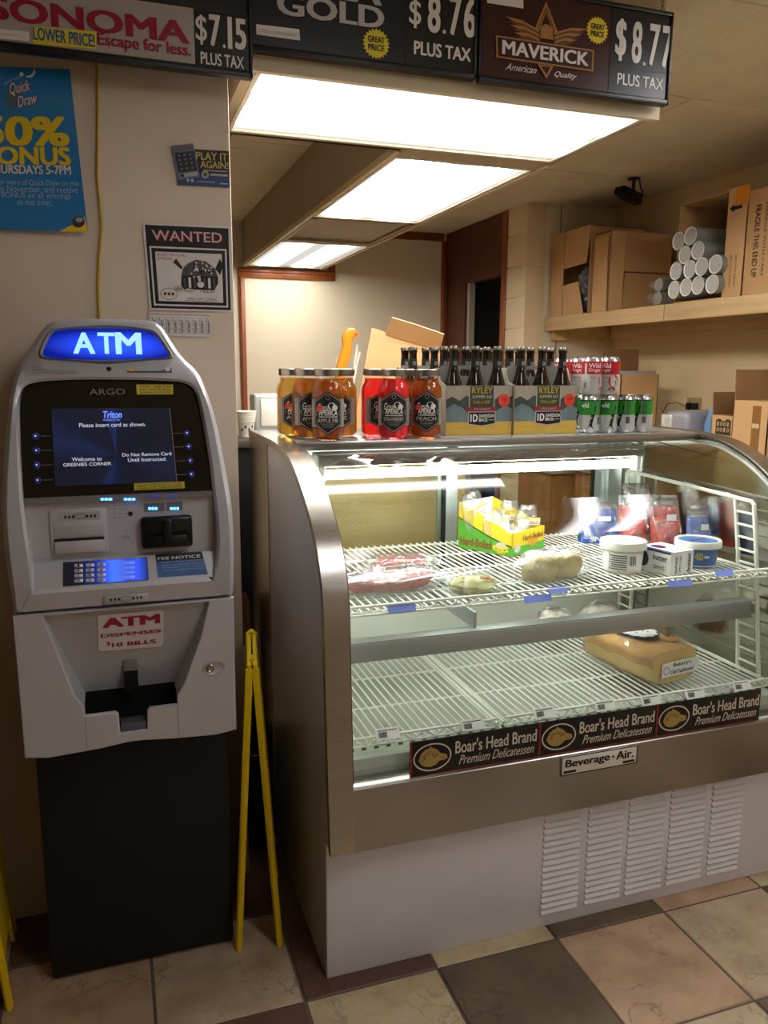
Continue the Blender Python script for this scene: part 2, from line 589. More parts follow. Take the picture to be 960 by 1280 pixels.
# ---------------------------------------------------------------- lowered light soffit
ZS = 2.25
SX0, SX1, SY0 = .372, 1.60, 2.165
STX0, STX1, SY1, STY1 = .99, 1.585, 2.79, 6.17
so = MB()
so.box(SX0, SX1, SY0, SY0 + .018, ZS - .012, ZC, m_fascia)
so.box(SX0, SX0 + .018, SY0 + .018, SY1, ZS, ZC, m_soff)
so.box(SX1 - .018, SX1, SY0 + .018, SY1, ZS, ZC, m_soff)
so.box(SX0 + .018, STX0, SY1 - .018, SY1, ZS, ZC, m_soff)
so.box(STX0, STX0 + .018, SY1 - .018, STY1, ZS, ZC, m_soff)
so.box(STX1 - .018, STX1, SY1 - .018, STY1, ZS, ZC, m_soff)
so.box(STX0, STX1, STY1 - .018, STY1, ZS, ZC, m_soff)
# underside strips around the openings
P1 = (.40, 1.572, 2.185, 2.745)
P2 = (1.008, 1.567, 2.87, 4.075)
PV = (1.015, 1.56, 4.13, 4.86)
P3 = (1.008, 1.567, 4.915, 6.10)
def under(x0, x1, y0, y1, P, z=ZS, m=m_soff):
    so.box(x0, x1, y0, P[2], z, z + .02, m); so.box(x0, x1, P[3], y1, z, z + .02, m)
    so.box(x0, P[0], P[2], P[3], z, z + .02, m); so.box(P[1], x1, P[2], P[3], z, z + .02, m)
under(SX0 + .018, SX1 - .018, SY0 + .018, SY1, P1)
under(STX0 + .018, STX1 - .018, SY1, 4.10, P2)
under(STX0 + .018, STX1 - .018, 4.10, 4.89, PV)
under(STX0 + .018, STX1 - .018, 4.89, STY1 - .018, P3)
so.box(STX0 - .006, STX0 + .012, SY1, STY1, ZS - .006, ZS + .018, m_fascia)
so.box(STX1 - .012, STX1 + .006, SY1, STY1, ZS - .006, ZS + .018, m_fascia)
struct(so, 'ceiling_soffit')

m_frame = mat('light_frame', 'd8cfba', .45)


COOL = (1.0, .98, .985)
def panelmat(name, axis, strength, c0, half, tube=.27):
    """lit prismatic diffuser: two tubes behind it glow through as brighter bands along its length"""
    m = bpy.data.materials.new(name); m.use_nodes = True
    nt = m.node_tree; N = nt.nodes; L = nt.links.new
    N.remove(N['Principled BSDF'])
    tc = N.new('ShaderNodeTexCoord'); sp = N.new('ShaderNodeSeparateXYZ')
    L(tc.outputs['Object'], sp.inputs[0])
    mr = N.new('ShaderNodeMapRange'); mr.inputs[1].default_value = -half; mr.inputs[2].default_value = half
    L(sp.outputs[axis], mr.inputs[0])
    r = N.new('ShaderNodeValToRGB')
    els = r.color_ramp.elements
    vals = [(0, .05), (.1, .1), (tube - .05, 2.2), (tube + .05, 2.2), (.38, .4), (.44, .08), (.56, .08), (.62, .4), (1 - tube - .05, 2.2), (1 - tube + .05, 2.2), (.9, .1), (1, .05)]
    els[0].position = 0; els[0].color = (.05,) * 3 + (1,); els[1].position = 1; els[1].color = (.05,) * 3 + (1,)
    for p, v in vals[1:-1]:
        e = els.new(p); e.color = (v, v, v, 1)
    L(mr.outputs[0], r.inputs[0])
    mu = N.new('ShaderNodeVectorMath'); mu.operation = 'MULTIPLY'; mu.inputs[1].default_value = c0
    L(r.outputs[0], mu.inputs[0])
    e = N.new('ShaderNodeEmission'); e.inputs[1].default_value = strength
    L(mu.outputs[0], e.inputs[0]); L(e.outputs[0], N['Material Output'].inputs[0])
    return m


WARM = (1.0, .95, .87)
def light_panel(P, axis, label, z, strength, frame=.012):
    tint = WARM if z < 2.4 else COOL
    x0, x1, y0, y1 = P
    cx, cy = (x0 + x1) / 2, (y0 + y1) / 2
    t = thing('ceiling_light', label, 'ceiling light', (cx, cy, z))
    f = MB(); w_ = frame
    f.box(x0, x1, y0, y0 + w_, z - .004, z + .03, m_frame); f.box(x0, x1, y1 - w_, y1, z - .004, z + .03, m_frame)
    f.box(x0, x0 + w_, y0 + w_, y1 - w_, z - .004, z + .03, m_frame); f.box(x1 - w_, x1, y0 + w_, y1 - w_, z - .004, z + .03, m_frame)
    f.box(x0, x1, y0, y1, z + .03, z + .08, m_frame)
    f.build('frame', t)
    d = MB()
    d.box(x0 + w_, x1 - w_, y0 + w_, y1 - w_, z + .006, z + .012, panelmat('diffuser_' + str(axis) + str(round(cx + cy, 2)), axis, strength, tint, ((y1 - y0) if axis == 1 else (x1 - x0)) / 2))
    d.build('diffuser', t)
    return t
light_panel(P1, 1, 'long bright light panel right under the hanging price signs', ZS, L_PANEL)
light_panel(P2, 0, 'middle light panel in the dropped strip, between the wide panel and the vent', ZS, L_PANEL)
light_panel(P3, 0, 'small far light panel at the back end of the dropped strip', ZS, L_PANEL * .55)
light_panel((1.97, 2.55, .95, 2.11), 0, 'ceiling light panel mirrored in the curved case glass', ZC - .002, L_FRONT)
light_panel((1.93, 2.53, -2.2, -1.0), 0, 'ceiling light panel of the shop behind the camera', ZC - .002, L_FRONT)
light_panel((.62, 1.22, -.2, .95), 0, 'added unseen ceiling light panel brightening the cash machine side', ZC - .002, L_FRONT * .55)  # invented fixture out of view, added to light the cash machine and taupe wall
v = thing('ceiling_vent', 'louvred air vent between the two lights of the dropped strip', 'vent', ((PV[0] + PV[1]) / 2, 4.5, ZS))
m_vent = mat('vent_paint', 'a59276', .5)
f = MB()
f.box(PV[0], PV[1], PV[2], PV[2] + .02, ZS - .003, ZS + .02, m_vent); f.box(PV[0], PV[1], PV[3] - .02, PV[3], ZS - .003, ZS + .02, m_vent)
f.box(PV[0], PV[0] + .02, PV[2], PV[3], ZS - .003, ZS + .02, m_vent); f.box(PV[1] - .02, PV[1], PV[2], PV[3], ZS - .003, ZS + .02, m_vent)
f.box(PV[0], PV[1], PV[2], PV[3], ZS + .045, ZS + .05, mat('vent_dark', '2a241c', .8))
f.build('frame', v)
lo = MB()
n = 18
for i in range(n):
    x = PV[0] + .02 + (PV[1] - PV[0] - .04) * (i + .5) / n
    lo.box(x - .010, x + .010, PV[2] + .02, PV[3] - .02, -.001, .001, m_vent, M=Matrix.Translation((0, 0, ZS + .014)) @ Matrix.Translation((x, 0, 0)) @ Matrix.Rotation(R(35), 4, 'Y') @ Matrix.Translation((-x, 0, 0)))
lo.build('louvers', v)
# ---------------------------------------------------------------- refrigerated deli case
PR = [(2.68, 1.300), (2.33, 1.299), (2.2, 1.295), (2.088, 1.284), (2.0, 1.258), (1.927, 1.226), (1.8365, 1.17), (1.768, 1.113), (1.718, 1.04),
      (1.694, .955), (1.684, .80), (1.665, .54), (1.648, .378)]
def catmull(pts, n=8):
    out = []
    for i in range(len(pts) - 1):
        p0, p1, p2, p3 = [Vector(pts[min(max(j, 0), len(pts) - 1)]) for j in (i - 1, i, i + 1, i + 2)]
        for k in range(n):
            t = k / n
            out.append(.5 * ((2 * p1) + (p2 - p0) * t + (2 * p0 - 5 * p1 + 4 * p2 - p3) * t * t + (3 * p1 - p0 - 3 * p2 + p3) * t ** 3))
    out.append(Vector(pts[-1]))
    return out
ARC = catmull(PR, 6)
def inset(pts, d):
    out = []
    for i, p in enumerate(pts):
        t = (pts[min(i + 1, len(pts) - 1)] - pts[max(i - 1, 0)]).normalized()
        out.append(p + Vector((-t.y, t.x)) * d)      # path runs back -> front -> down; left normal points inside
    return out
CX0, CX1, CI0, CI1 = .434, 1.91, .494, 1.85
m_case = mat('case_white_enamel', 'd4d4da', .28, var=.02, vs=3)
m_sidep = mat('side_panel_grey', 'bcbcc2', .34, .22, var=.02, vs=3)
m_liner = mat('case_liner', 'dde0d6', .4)
m_mirror = mat('polished_end_panel', 'b9b6ae', .1, 1)
m_glass = clear('case_glass', 'f3f8f5', 0, .045, .85)
m_top = mat('polished_top', 'b4b9bd', .16, .75, var=.06, vs=10, stretch=(.4, 6, 6))
m_wire = mat('white_wire_coating', 'e9e9de', .35)
m_dark = mat('dark_gap', '0c0c0c', .7)

case = thing('display_case', 'curved glass refrigerated deli display case with stainless arches and white base', 'display case', ((CX0 + CX1) / 2, 2.2, 0))
b = MB()
b.box(CX0 + .0065, CX1 - .0065, 1.716, 2.66, .0, .372, m_case, b=.003)
b.build('base_cabinet', case)
# louvre columns stamped in the base front
cols = [((674.6, 1149.6), (720, 1135)), ((728.7, 1139), (772.5, 1126.7)), ((778.7, 1126.7), (823.3, 1114)), ((830, 1114), (873.3, 1103.7)), ((880.8, 1103.7), (919, 1094))]
for (pa, pb) in cols:
    xa, xb = at(*pa, y=1.716).x, at(*pb, y=1.716).x
    lv = MB()
    for k in range(17):
        zz = .040 + k * .0183
        lv.prism([(0, 0), (-.007, .001), (-.0065, .003), (0, .010)], lambda p, q, t: (t, 1.7162 + p, zz + q), xa, xb, m_case)
        lv.box(xa + .002, xb - .002, 1.7135, 1.7158, zz - .0025, zz - .0005, m_dark)
    lv.build('louvers', case)
def endpanel(x0, x1, inner):
    pts = [(p.x, p.y) for p in inset(ARC, .006)] + [(1.66, .374), (1.718, .374), (1.718, 0), (2.68, 0)]
    b = MB()
    b.prism(pts, lambda p, q, t: (t, p, q), x0, x1, m_sidep)
    o = b.build('end_panel', case, 25)
    b = MB()
    sx0, sx1 = (x0 - .004, x0) if x0 < 1 else (x1, x1 + .004)
    b.box(sx0, sx1, 2.37, 2.682, .0, 1.29, STEEL)
    b.build('corner_strip', case)
    xi = (x1, x1 + .003) if x0 < 1 else (x0 - .003, x0)
    lp = [(p.x, p.y) for p in inset(ARC, .03) if p.y > .5] + [(1.70, .5), (2.6, .5), (2.6, 1.27)]
    b = MB()
    b.prism(lp, lambda p, q, t: (t, p, q), *xi, inner)
    b.build('inner_panel', case, 25)
endpanel(CX0 + .006, CI0 - .004, m_liner)
endpanel(CI1 + .004, CX1 - .006, m_mirror)
def arch(x0, x1):
    a, c = ARC, inset(ARC, .02)
    n = len(a); b = MB()
    vs = []; fs = []
    for p, q in zip(a, c): vs += [(x0, p.x, p.y), (x1, p.x, p.y), (x1, q.x, q.y), (x0, q.x, q.y)]
    for i in range(n - 1):
        for k in range(4):
            fs.append((4 * i + k, 4 * i + (k + 1) % 4, 4 * i + 4 + (k + 1) % 4, 4 * i + 4 + k))
    fs += [(3, 2, 1, 0), (4 * n - 4, 4 * n - 3, 4 * n - 2, 4 * n - 1)]
    b.add(vs, fs, STEEL)
    b.build('arch_trim', case, 40)
    # dark gasket line and bright inner lip where the glass meets the arch
    g = inset(ARC, .008)
    xx = x1 if x0 < 1 else x0
    b = MB(); b.tube([(xx, p.x, p.y) for p in g if p.y > .52 and p.x < 2.25], .004, m_dark, 6)
    b.build('gasket', case)
arch(CX0, CI0); arch(CI1, CX1)
b = MB()
b.prism([(1.672, .362), (1.672, .522), (1.68, .528), (1.705, .530), (1.72, .531), (1.72, .362)], lambda p, q, t: (t, p, q), CI0, CI1, STEELH)
b.build('front_sill', case)
gl = [p for p in inset(ARC, .012) if p.x < 2.2 and p.y > .535]
gl = gl + [Vector((1.684, .531))]
b = MB()
b.loft([[(CI0, p.x, p.y) for p in gl], [(CI1, p.x, p.y) for p in gl]], m_glass, False, False)
b.f = [f for f in b.f if not (0 in f and len(gl) - 1 in f)]; b.mi = b.mi[:len(b.f)]
b.build('curved_front_glass', case, 60)
b = MB()
b.box(CI0, CI1, 2.2, 2.68, 1.278, 1.2985, m_top, b=.003)
b.box(CI0, CI1, 2.185, 2.205, 1.274, 1.297, STEELH, b=.003)
b.build('top_panel', case)
# lamp under the top
b = MB()
b.box(.53, 1.58, 2.11, 2.19, 1.236, 1.272, STEELH, b=.004)
for x in (.535, 1.56): b.box(x, x + .016, 2.12, 2.15, 1.19, 1.238, m_liner, b=.003)
lh = b.build('lamp_housing', case)
b = MB(); b.tube([(.551, 2.135, 1.212), (1.56, 2.135, 1.212)], .0125, emis('case_lamp', 'f4f8f2', L_CASE), 12)
b.build('lamp_tube', case)
# tub floor, front air duct with slots, back wall
b = MB()
b.box(CI0, CI1, 1.722, 2.6, .50, .545, mat('tub_floor_steel', 'a6a89e', .5, .15, var=.06, vs=6))
b.box(CI0, CI1, 2.58, 2.6, .545, .66, m_liner)
b.build('tub_liner', case)
b = MB()
m_duct = mat('air_duct', 'b9c2b4', .4)
b.prism([(1.724, .532), (1.724, .572), (1.728, .576), (1.80, .582), (1.80, .545), (1.76, .545)], lambda p, q, t: (t, p, q), CI0 + .002, CI1 - .002, m_duct)
for i in range(42):
    x = CI0 + .022 + i * .032
    F = FP((x, 1.765, .579), (1, 0, 0), (0, 1, .083))
    b.strips(F, [(-.006, -.012), (.006, -.012), (.012, .010), (0, .010)], m_dark, .0006, 2)
b.build('air_duct', case)
# stainless cross rail under the upper shelf
b = MB()
m_rail = mat('rail_aluminium', 'b9bec2', .42, .7, var=.04, vs=8, stretch=(.3, 30, 30))
b.box(CI0 + .003, 1.82, 1.858, 1.872, .762, .812, m_rail, b=.003)
b.box(CI0 + .003, 1.82, 1.86, 1.90, .810, .815, m_rail)
b.box(.896, .904, 1.88, 2.45, .815, .86, m_rail)


b.build('cross_rail', case)
# sliding rear doors
b = MB()
for (x0, x1, z0, z1) in ((CI0, CI1, .66, .70), (CI0, CI1, 1.235, 1.278), (CI0, .56, .70, 1.235), (1.79, CI1, .70, 1.235)):
    b.box(x0, x1, 2.60, 2.64, z0, z1, mat('alu_frame', 'b4bcb8', .35, .7), b=.002)
b.build('rear_frame', case)
for x0, x1, y in ((.565, 1.165, 2.612), (1.095, 1.79, 2.63)):
    d = MB(); a = mat('alu_frame')
    for (p, q, r_, s_) in ((x0, x0 + .03, .70, 1.235), (x1 - .045, x1, .70, 1.235), (x0, x1, .70, .72), (x0, x1, 1.215, 1.235)):
        d.box(p, q, y - .008, y + .008, r_, s_, a, b=.002)
    d.box(x1 - .056, x1 - .045, y - .007, y + .007, .72, 1.215, m_dark)
    o = d.build('rear_door', case)
    g = MB(); g.box(x0 + .03, x1 - .056, y - .002, y + .002, .72, 1.215, clear('rear_glass', 'f0f5f0', 0, .05, .9)); g.build('pane', o)
# white wire upright at the right end
b = MB()
xl = 1.815
b.tube([(xl, 2.52, .58), (xl, 2.52, 1.125), (xl, 2.51, 1.134), (xl, 1.90, 1.114), (xl, 1.887, 1.105), (xl, 1.86, .95), (xl, 1.81, .58)], .0065, m_wire)
b.tube([(xl, 1.965, 1.112), (xl, 1.935, .95), (xl, 1.895, .58)], .0065, m_wire)
b.tube([(xl, 2.45, 1.13), (xl, 2.45, .58)], .0065, m_wire)
for k in range(13):
    z = .62 + k * .038
    t = (z - .58) / .53
    b.tube([(xl, 1.81 + .075 * t, z), (xl, 1.895 + .07 * t, z)], .004, m_wire, 6)
    b.tube([(xl, 2.45, z), (xl, 2.52, z)], .004, m_wire, 6)
b.build('wire_upright', case)
# maker's badge on the sill
bd = MB(); F = FY(1.672)
m_badge = mat('badge_white', 'd8d4c8', .4)
bx0, bx1, bz0, bz1 = at(700, 970, y=1.672).x, at(795, 953, y=1.672).x, at(700, 970, y=1.672).z, at(700, 946, y=1.672).z
bz1 -= .002
bd.box(bx0, bx1, 1.669, 1.672, bz0, bz1, m_badge, b=.001)
Fb = FY(1.669)
for (u0, u1, v0, v1) in ((bx0, bx1, bz0, bz0 + .003), (bx0, bx1, bz1 - .003, bz1), (bx0, bx0 + .003, bz0, bz1), (bx1 - .003, bx1, bz0, bz1)): bd.rect(Fb, u0, u1, v0, v1, BLACK)
bd.text('Beverage', Fb, bx0 + .012, bx0 + .146, bz0 + .016, bz1 - .008, BLACK, .03)
bd.rect(Fb, bx0 + .153, bx0 + .159, bz0 + .028, bz0 + .034, BLACK, .001)
bd.text('Air.', Fb, bx0 + .165, bx1 - .012, bz0 + .020, bz1 - .008, BLACK, .03)
bd.rect(Fb, bx0 + .008, bx0 + .045, bz0 + .006, bz0 + .013, BLACK); bd.rect(Fb, bx1 - .045, bx1 - .008, bz0 + .006, bz0 + .013, BLACK)
bd.build('maker_badge', case)

# wire shelves
def wire_shelf(name, label, x0, x1, y0, y1, z, cross):
    t = thing(name, label, 'shelf', ((x0 + x1) / 2, (y0 + y1) / 2, z), 'wire racks inside the case')
    b = MB()
    n = int((x1 - x0 - .02) / .0215)
    for i in range(n + 1):
        x = x0 + .01 + (x1 - x0 - .02) * i / n
        b.tube([(x, y0, z), (x, y1, z)], .0026, m_wire, 5)
    for y in cross: b.tube([(x0, y, z - .005), (x1, y, z - .005)], .0035, m_wire, 6)
    b.build('wire_grid', t)
    b = MB()
    b.tube([(x0, y0 - .004, z + .016), (x1, y0 - .004, z + .016)], .0038, m_wire, 6)
    b.tube([(x0, y0, z - .008), (x1, y0, z - .008)], .0032, m_wire, 6)
    k = int((x1 - x0) / .028)
    pts = []
    for i in range(k + 1):
        x = x0 + (x1 - x0) * i / k
        pts.append((x, y0 - .002, z + (.014 if i % 2 else -.007)))
    b.tube(pts, .0022, m_wire, 5)
    b.tube([(x0, y0, z), (x0, y1, z)], .0038, m_wire, 6); b.tube([(x1, y0, z), (x1, y1, z)], .0038, m_wire, 6)
    b.build('front_rail', t)
    return t
ZU, ZL = .915, .600
wire_shelf('wire_shelf', 'upper white wire shelf of the case, full width', .505, 1.80, 1.80, 2.50, ZU, (1.95, 2.15, 2.33, 2.49))
wire_shelf('wire_shelf', 'left lower wire rack of the case, empty', .50, .908, 1.745, 2.40, ZL, (1.95, 2.15, 2.39))
wire_shelf('wire_shelf', 'right lower wire rack of the case, under the bread', .925, 1.80, 1.745, 2.40, ZL, (1.95, 2.15, 2.39))

# brand strips standing on the sill
m_blk = mat('strip_black', '0b0b0d', .35)
m_gold = mat('logo_gold', 'a58a4a', .5)
m_cream = mat('strip_cream', 'cfc8b8', .5)
m_redl = mat('strip_red', '8a2622', .5)
def strip(x0, x1, label):
    z0, z1, y = .5285, .6215, 1.674
    t = thing('brand_strip', label, 'sign', ((x0 + x1) / 2, y, z0), 'black brand strips along the case sill')
    b = MB(); b.box(x0, x1, y, y + .004, z0, z1, m_blk, b=.0008); b.build('board', t)
    F = FY(y); W = x1 - x0; b = MB()
    b.rect(F, x0, x0 + .005, z0, z1, m_redl); b.rect(F, x0, x1, z0, z0 + .003, m_redl)
    cx, cz = x0 + .058, z0 + .047
    b.ring(F, cx, cz, .050, .036, .0035, m_cream, .0007)
    # gold animal head: mane of tapering locks, snout, ear, tusk
    b.pl(F, [(cx - .036, cz - .004), (cx - .03, cz + .012), (cx - .018, cz + .022), (cx, cz + .024), (cx + .012, cz + .018), (cx + .02, cz + .008), (cx + .037, cz + .002),
             (cx + .04, cz - .008), (cx + .03, cz - .012), (cx + .018, cz - .012), (cx + .01, cz - .02), (cx - .004, cz - .025), (cx - .02, cz - .022), (cx - .03, cz - .015)], m_gold, .0007)
    for i in range(9):
        a = R(200 - i * 24)
        r0, r1 = .008, .021
        u0, v0 = cx - .008 + r0 * 1.4 * math.cos(a), cz + r0 * math.sin(a)
        u1, v1 = cx - .008 + r1 * 1.35 * math.cos(a), cz + r1 * math.sin(a)
        dx, dy = -math.sin(a) * .0012, math.cos(a) * .0012
        b.pl(F, [(u0 - dx, v0 - dy), (u1, v1), (u0 + dx, v0 + dy)], m_blk, .001)
    b.el(F, cx + .012, cz + .006, .0025, .0016, m_blk, .001, 8)
    b.pl(F, [(cx + .022, cz - .006), (cx + .036, cz - .004), (cx + .022, cz - .004)], m_blk, .001)
    b.pl(F, [(cx - .014, cz + .016), (cx - .006, cz + .03), (cx + .001, cz + .018)], m_gold, .001)
    b.text("Boar's Head Brand", F, x0 + .118, x1 - .006, z0 + .046, z0 + .080, m_cream, .018)
    b.text('Premium Delicatessen', F, x0 + .128, x1 - .012, z0 + .016, z0 + .040, m_cream, .002, .45)
    b.build('printing', t)
xs_ = [at(511.8, 945, y=1.678).x, at(672.5, 925, y=1.678).x, at(819, 900, y=1.678).x, at(949, 880, y=1.678).x]
for k, lb in enumerate(('left one of the three black brand strips on the sill', 'middle black brand strip, right above the badge', 'right one of the three black brand strips on the sill')):
    strip(xs_[k], xs_[k + 1] - .001, lb)
# price tags clipped to the lower rail
m_tag = mat('paper_tag', 'eceae6', .6)
tags = [(485, 917, 'price tag on the lower rail, left of the brand strips'), (591, 906, 'price tag on the lower rail above the left brand strip'),
        (681, 891, 'price tag on the lower rail at the gap between the two lower racks'), (757, 882, 'price tag on the lower rail above the middle strip, left of the bread'),
        (814, 875, 'price tag on the lower rail right below the near end of the bread'), (869, 867, 'price tag on the lower rail right of the bread'),
        (928, 857, 'rightmost price tag on the lower rail beside the wire upright')]
for px, py, lb in tags:
    c = at(px, py, y=1.728)
    b = MB(); F = FY(1.7295)
    b.box(c.x - .031, c.x + .031, 1.7295, 1.7305, c.z - .014, c.z + .014, m_tag)
    b.text('BAKED HAM', F, c.x - .022, c.x + .024, c.z + .005, c.z + .009, BLACK, .01) if 0 else None
    for i in range(9): b.rect(F, c.x - .024 + i * .0024, c.x - .0228 + i * .0024 + (i % 3) * .0004, c.z - .009, c.z + .004, BLACK)
    b.rect(F, c.x - .026, c.x + .024, c.z + .007, c.z + .009, BLACK)
    Mt = Matrix.Translation((c.x, 1.7295, c.z)) @ Matrix.Rotation(R(-32), 4, 'X') @ Matrix.Translation((-c.x, -1.7295, -c.z)); b.xf(Mt)
    o = b.build('price_tag'); tag(o, lb, 'price tag', 'price tags on the lower rail')
# blue tape bits on the upper rail
m_blue = mat('blue_tape', '7a90ee', .5)
for px, py, w_, lb in ((502, 760, .036, 'blue tag on the upper shelf rail below the wrapped meat'), (672, 748, .04, 'blue tag on the upper shelf rail below the wrapped rolls'),
                       (697, 737, .028, 'small blue tag on the upper shelf rail, just right of another'), (850, 729, .04, 'blue tag on the upper shelf rail below the butter box'),
                       (905, 716, .03, 'blue tag at the right end of the upper shelf rail')):
    c = at(px, py, y=1.793)
    b = MB(); b.box(-w_, w_, -.0008, .0008, -.010, .010, m_blue, M=Matrix.Translation((c.x, 1.7915, c.z)) @ Matrix.Rotation(R(-38), 4, 'X'))
    o = b.build('shelf_tag'); tag(o, lb, 'tag', 'blue tags on the upper shelf rail')
# ---------------------------------------------------------------- cash machine
AP = [(.60, 1.80), (.655, 1.795), (.985, 1.785), (1.05, 1.78), (1.12, 1.785), (1.20, 1.80), (1.43, 1.865), (1.51, 1.915), (1.61, 1.96), (1.7, 2.0)]
def ay(z):
    for (z0, y0), (z1, y1) in zip(AP, AP[1:]):
        if z <= z1: return y0 + (y1 - y0) * (z - z0) / (z1 - z0)
    return 2.0
def atm(px, py, dy=0):
    """point on the machine's front profile"""
    y = 1.85
    for _ in range(25):
        p = at(px, py, y=y); y += .6 * (ay(p.z) + dy - y)
    return at(px, py, y=y)
def FA(dy=0):   # frame on the (curved) front: u = X, v = Z
    return lambda u, v, h=0: (u, ay(v) + dy - h, v)
m_silver = mat('silver_plastic', 'b0b2b9', .34, .25, var=.03, vs=6)
m_silver2 = mat('silver_plastic_light', 'bbbcc3', .36, .2, var=.03, vs=6)
m_cab = mat('black_cabinet', '060606', .62, bump=.06, bs=300)
m_bez = mat('bezel_black', '08080a', .08, coat=.6)
m_scr = mat('screen_glass', '0a0d1a', .06, coat=.8)
m_blackp = mat('black_plastic', '0c0c0d', .3)
m_slate = mat('grey_label', '75757a', .4)
LEDB = emis('blue_led', '2f7dff', 7)
AX, AY0, AYB = .0135, 1.93, 2.195
machine = thing('cash_machine', 'silver and black cash machine with a glowing blue topper against the taupe wall', 'cash machine', (AX, 2.05, 0))
b = MB()
b.box(-.209, .2385, AY0, AYB, .0, .70, m_cab, b=.006)
b.box(-.205, .2345, AY0 - .012, AY0 + .002, .012, .66, m_cab, b=.004)
b.box(.226, .2385, AY0 - .004, AY0, .03, .66, m_blackp, b=.001)
b.box(.196, .203, AY0 - .015, AY0 - .012, .36, .375, m_blackp, b=.001)
b.build('cabinet', machine)

def chaikin(pts, n=2):
    for _ in range(n):
        o = []
        for i in range(len(pts)):
            p, q = pts[i], pts[(i + 1) % len(pts)]
            o += [p * .75 + q * .25, p * .25 + q * .75]
        pts = o
    return pts
def resample(pts, n, start=None):
    """closed loop to n points by arc length"""
    L = [0]
    m = len(pts)
    for i in range(m): L.append(L[-1] + (pts[(i + 1) % m] - pts[i]).length)
    out = []
    for k in range(n):
        d = L[-1] * k / n; i = 0
        while L[i + 1] < d: i += 1
        t = (d - L[i]) / max(1e-9, L[i + 1] - L[i])
        out.append(pts[i] * (1 - t) + pts[(i + 1) % m] * t)
    return out
def P2(lst, dy=0): return [Vector((q.x, q.z)) for q in (atm(*p, dy) for p in lst)]
# outer outline and the opening that holds screen and console
OUT = [(40, 763), (19, 765), (17.5, 764.5), (16.5, 758), (15, 742), (6, 690), (2, 645), (3, 590), (8, 530), (15, 480), (24, 455), (36, 438), (50, 415), (60, 403), (75, 399), (130, 398), (190, 400), (200, 404), (213, 425), (226, 445), (246, 462),
       (259, 490), (270, 525), (280, 575), (289, 625), (292, 665), (290.5, 736), (290, 742), (288, 742.5), (262, 745)]
OPN = [(60, 741), (44, 741), (42, 737), (38, 700), (31, 650), (27, 615), (24, 560), (22, 505), (25, 488), (34, 479), (70, 475), (140, 474), (215, 476), (235, 479), (246, 489), (252, 515), (262, 570), (266, 612), (271, 650), (273, 690), (263, 729), (261, 733), (245, 735)]
out = P2(OUT, .035); opn = P2(OPN)
# walk both loops by angle about a shared centre so that the ring is clean
ctr = Vector((.02, 1.22))
def by_angle(loop, n):
    res = []
    m = len(loop)
    for k in range(n):
        a = -PI + 2 * PI * k / n
        d = Vector((math.cos(a), math.sin(a)))
        best = None
        for i in range(m):
            p, q = loop[i] - ctr, loop[(i + 1) % m] - ctr
            e = q - p; den = d.x * e.y - d.y * e.x
            if abs(den) < 1e-12: continue
            t = (p.x * e.y - p.y * e.x) / den; s_ = (p.x * d.y - p.y * d.x) / den
            if t > 0 and -1e-9 <= s_ <= 1 + 1e-9 and (best is None or t > best): best = t
        res.append(ctr + d * (best or .2))
    return res
N_ = 240
outs = by_angle(chaikin(out, 1), N_); opns = by_angle(chaikin(opn, 2), N_)
def w3(p, dy): return Vector((p.x, ay(p.y) + dy, p.y))
def shrink(loop, d): return [p + (ctr - p).normalized() * d for p in loop]
b = MB()
loops = []
backs = shrink(outs, .03)
loops.append([Vector((p.x, AYB - .02, p.y)) for p in backs])
loops.append([Vector((p.x, max(ay(p.y) + .16, 2.0), p.y)) for p in outs])
loops.append([w3(p, .05) for p in outs])
loops.append([w3(p, .012) for p in shrink(outs, .003)])
loops.append([w3(p, .0) for p in shrink(outs, .014)])
loops.append([w3(p, .001) for p in shrink(opns, -.006)])
loops.append([w3(p, .007) for p in opns])
loops.append([w3(p, .07) for p in shrink(opns, .002)])
b.loft(loops, m_silver, True, False)
hs = b.build('housing', machine, 40)
# display: black glass above, slanted
def rr2(lst): return chaikin(P2(lst), 2)
b = MB()
zsp = atm(140, 620).z
def clipz(loop, lo, hi):
    def cut(l, f):
        o = []
        for i in range(len(l)):
            p, q = l[i], l[(i + 1) % len(l)]
            fp, fq = f(p), f(q)
            if fp >= 0: o.append(p)
            if fp * fq < 0: o.append(p + (q - p) * (fp / (fp - fq)))
        return o
    return cut(cut(loop, lambda p: p.y - lo), lambda p: hi - p.y)
up = clipz(shrink(opns, .0), zsp, 9)
z0, z1 = zsp, max(p.y for p in up)
ydl, ydh = ay(z0) + .022, ay(z1) + .014
FD = FP((0, ydl, z0), (1, 0, 0), (0, ydh - ydl, z1 - z0))
sl = math.hypot(ydh - ydl, z1 - z0) / (z1 - z0)
def dd(px, py):   # pixel -> (u, v) on the slanted display plane
    n = Vector((0, -(z1 - z0), ydh - ydl)); d = RT * ((px - 480) / FPX) + UP * ((640 - py) / FPX) + _f
    o = Vector((0, ydl, z0)) - Vector((0, 0, CAMZ)); t = o.dot(n) / d.dot(n); p = d * t + Vector((0, 0, CAMZ))
    return p.x, (p.z - z0) * sl
b.pl(FD, [(p.x, (p.y - z0) * sl) for p in up], m_bez, 0)
dpm = b
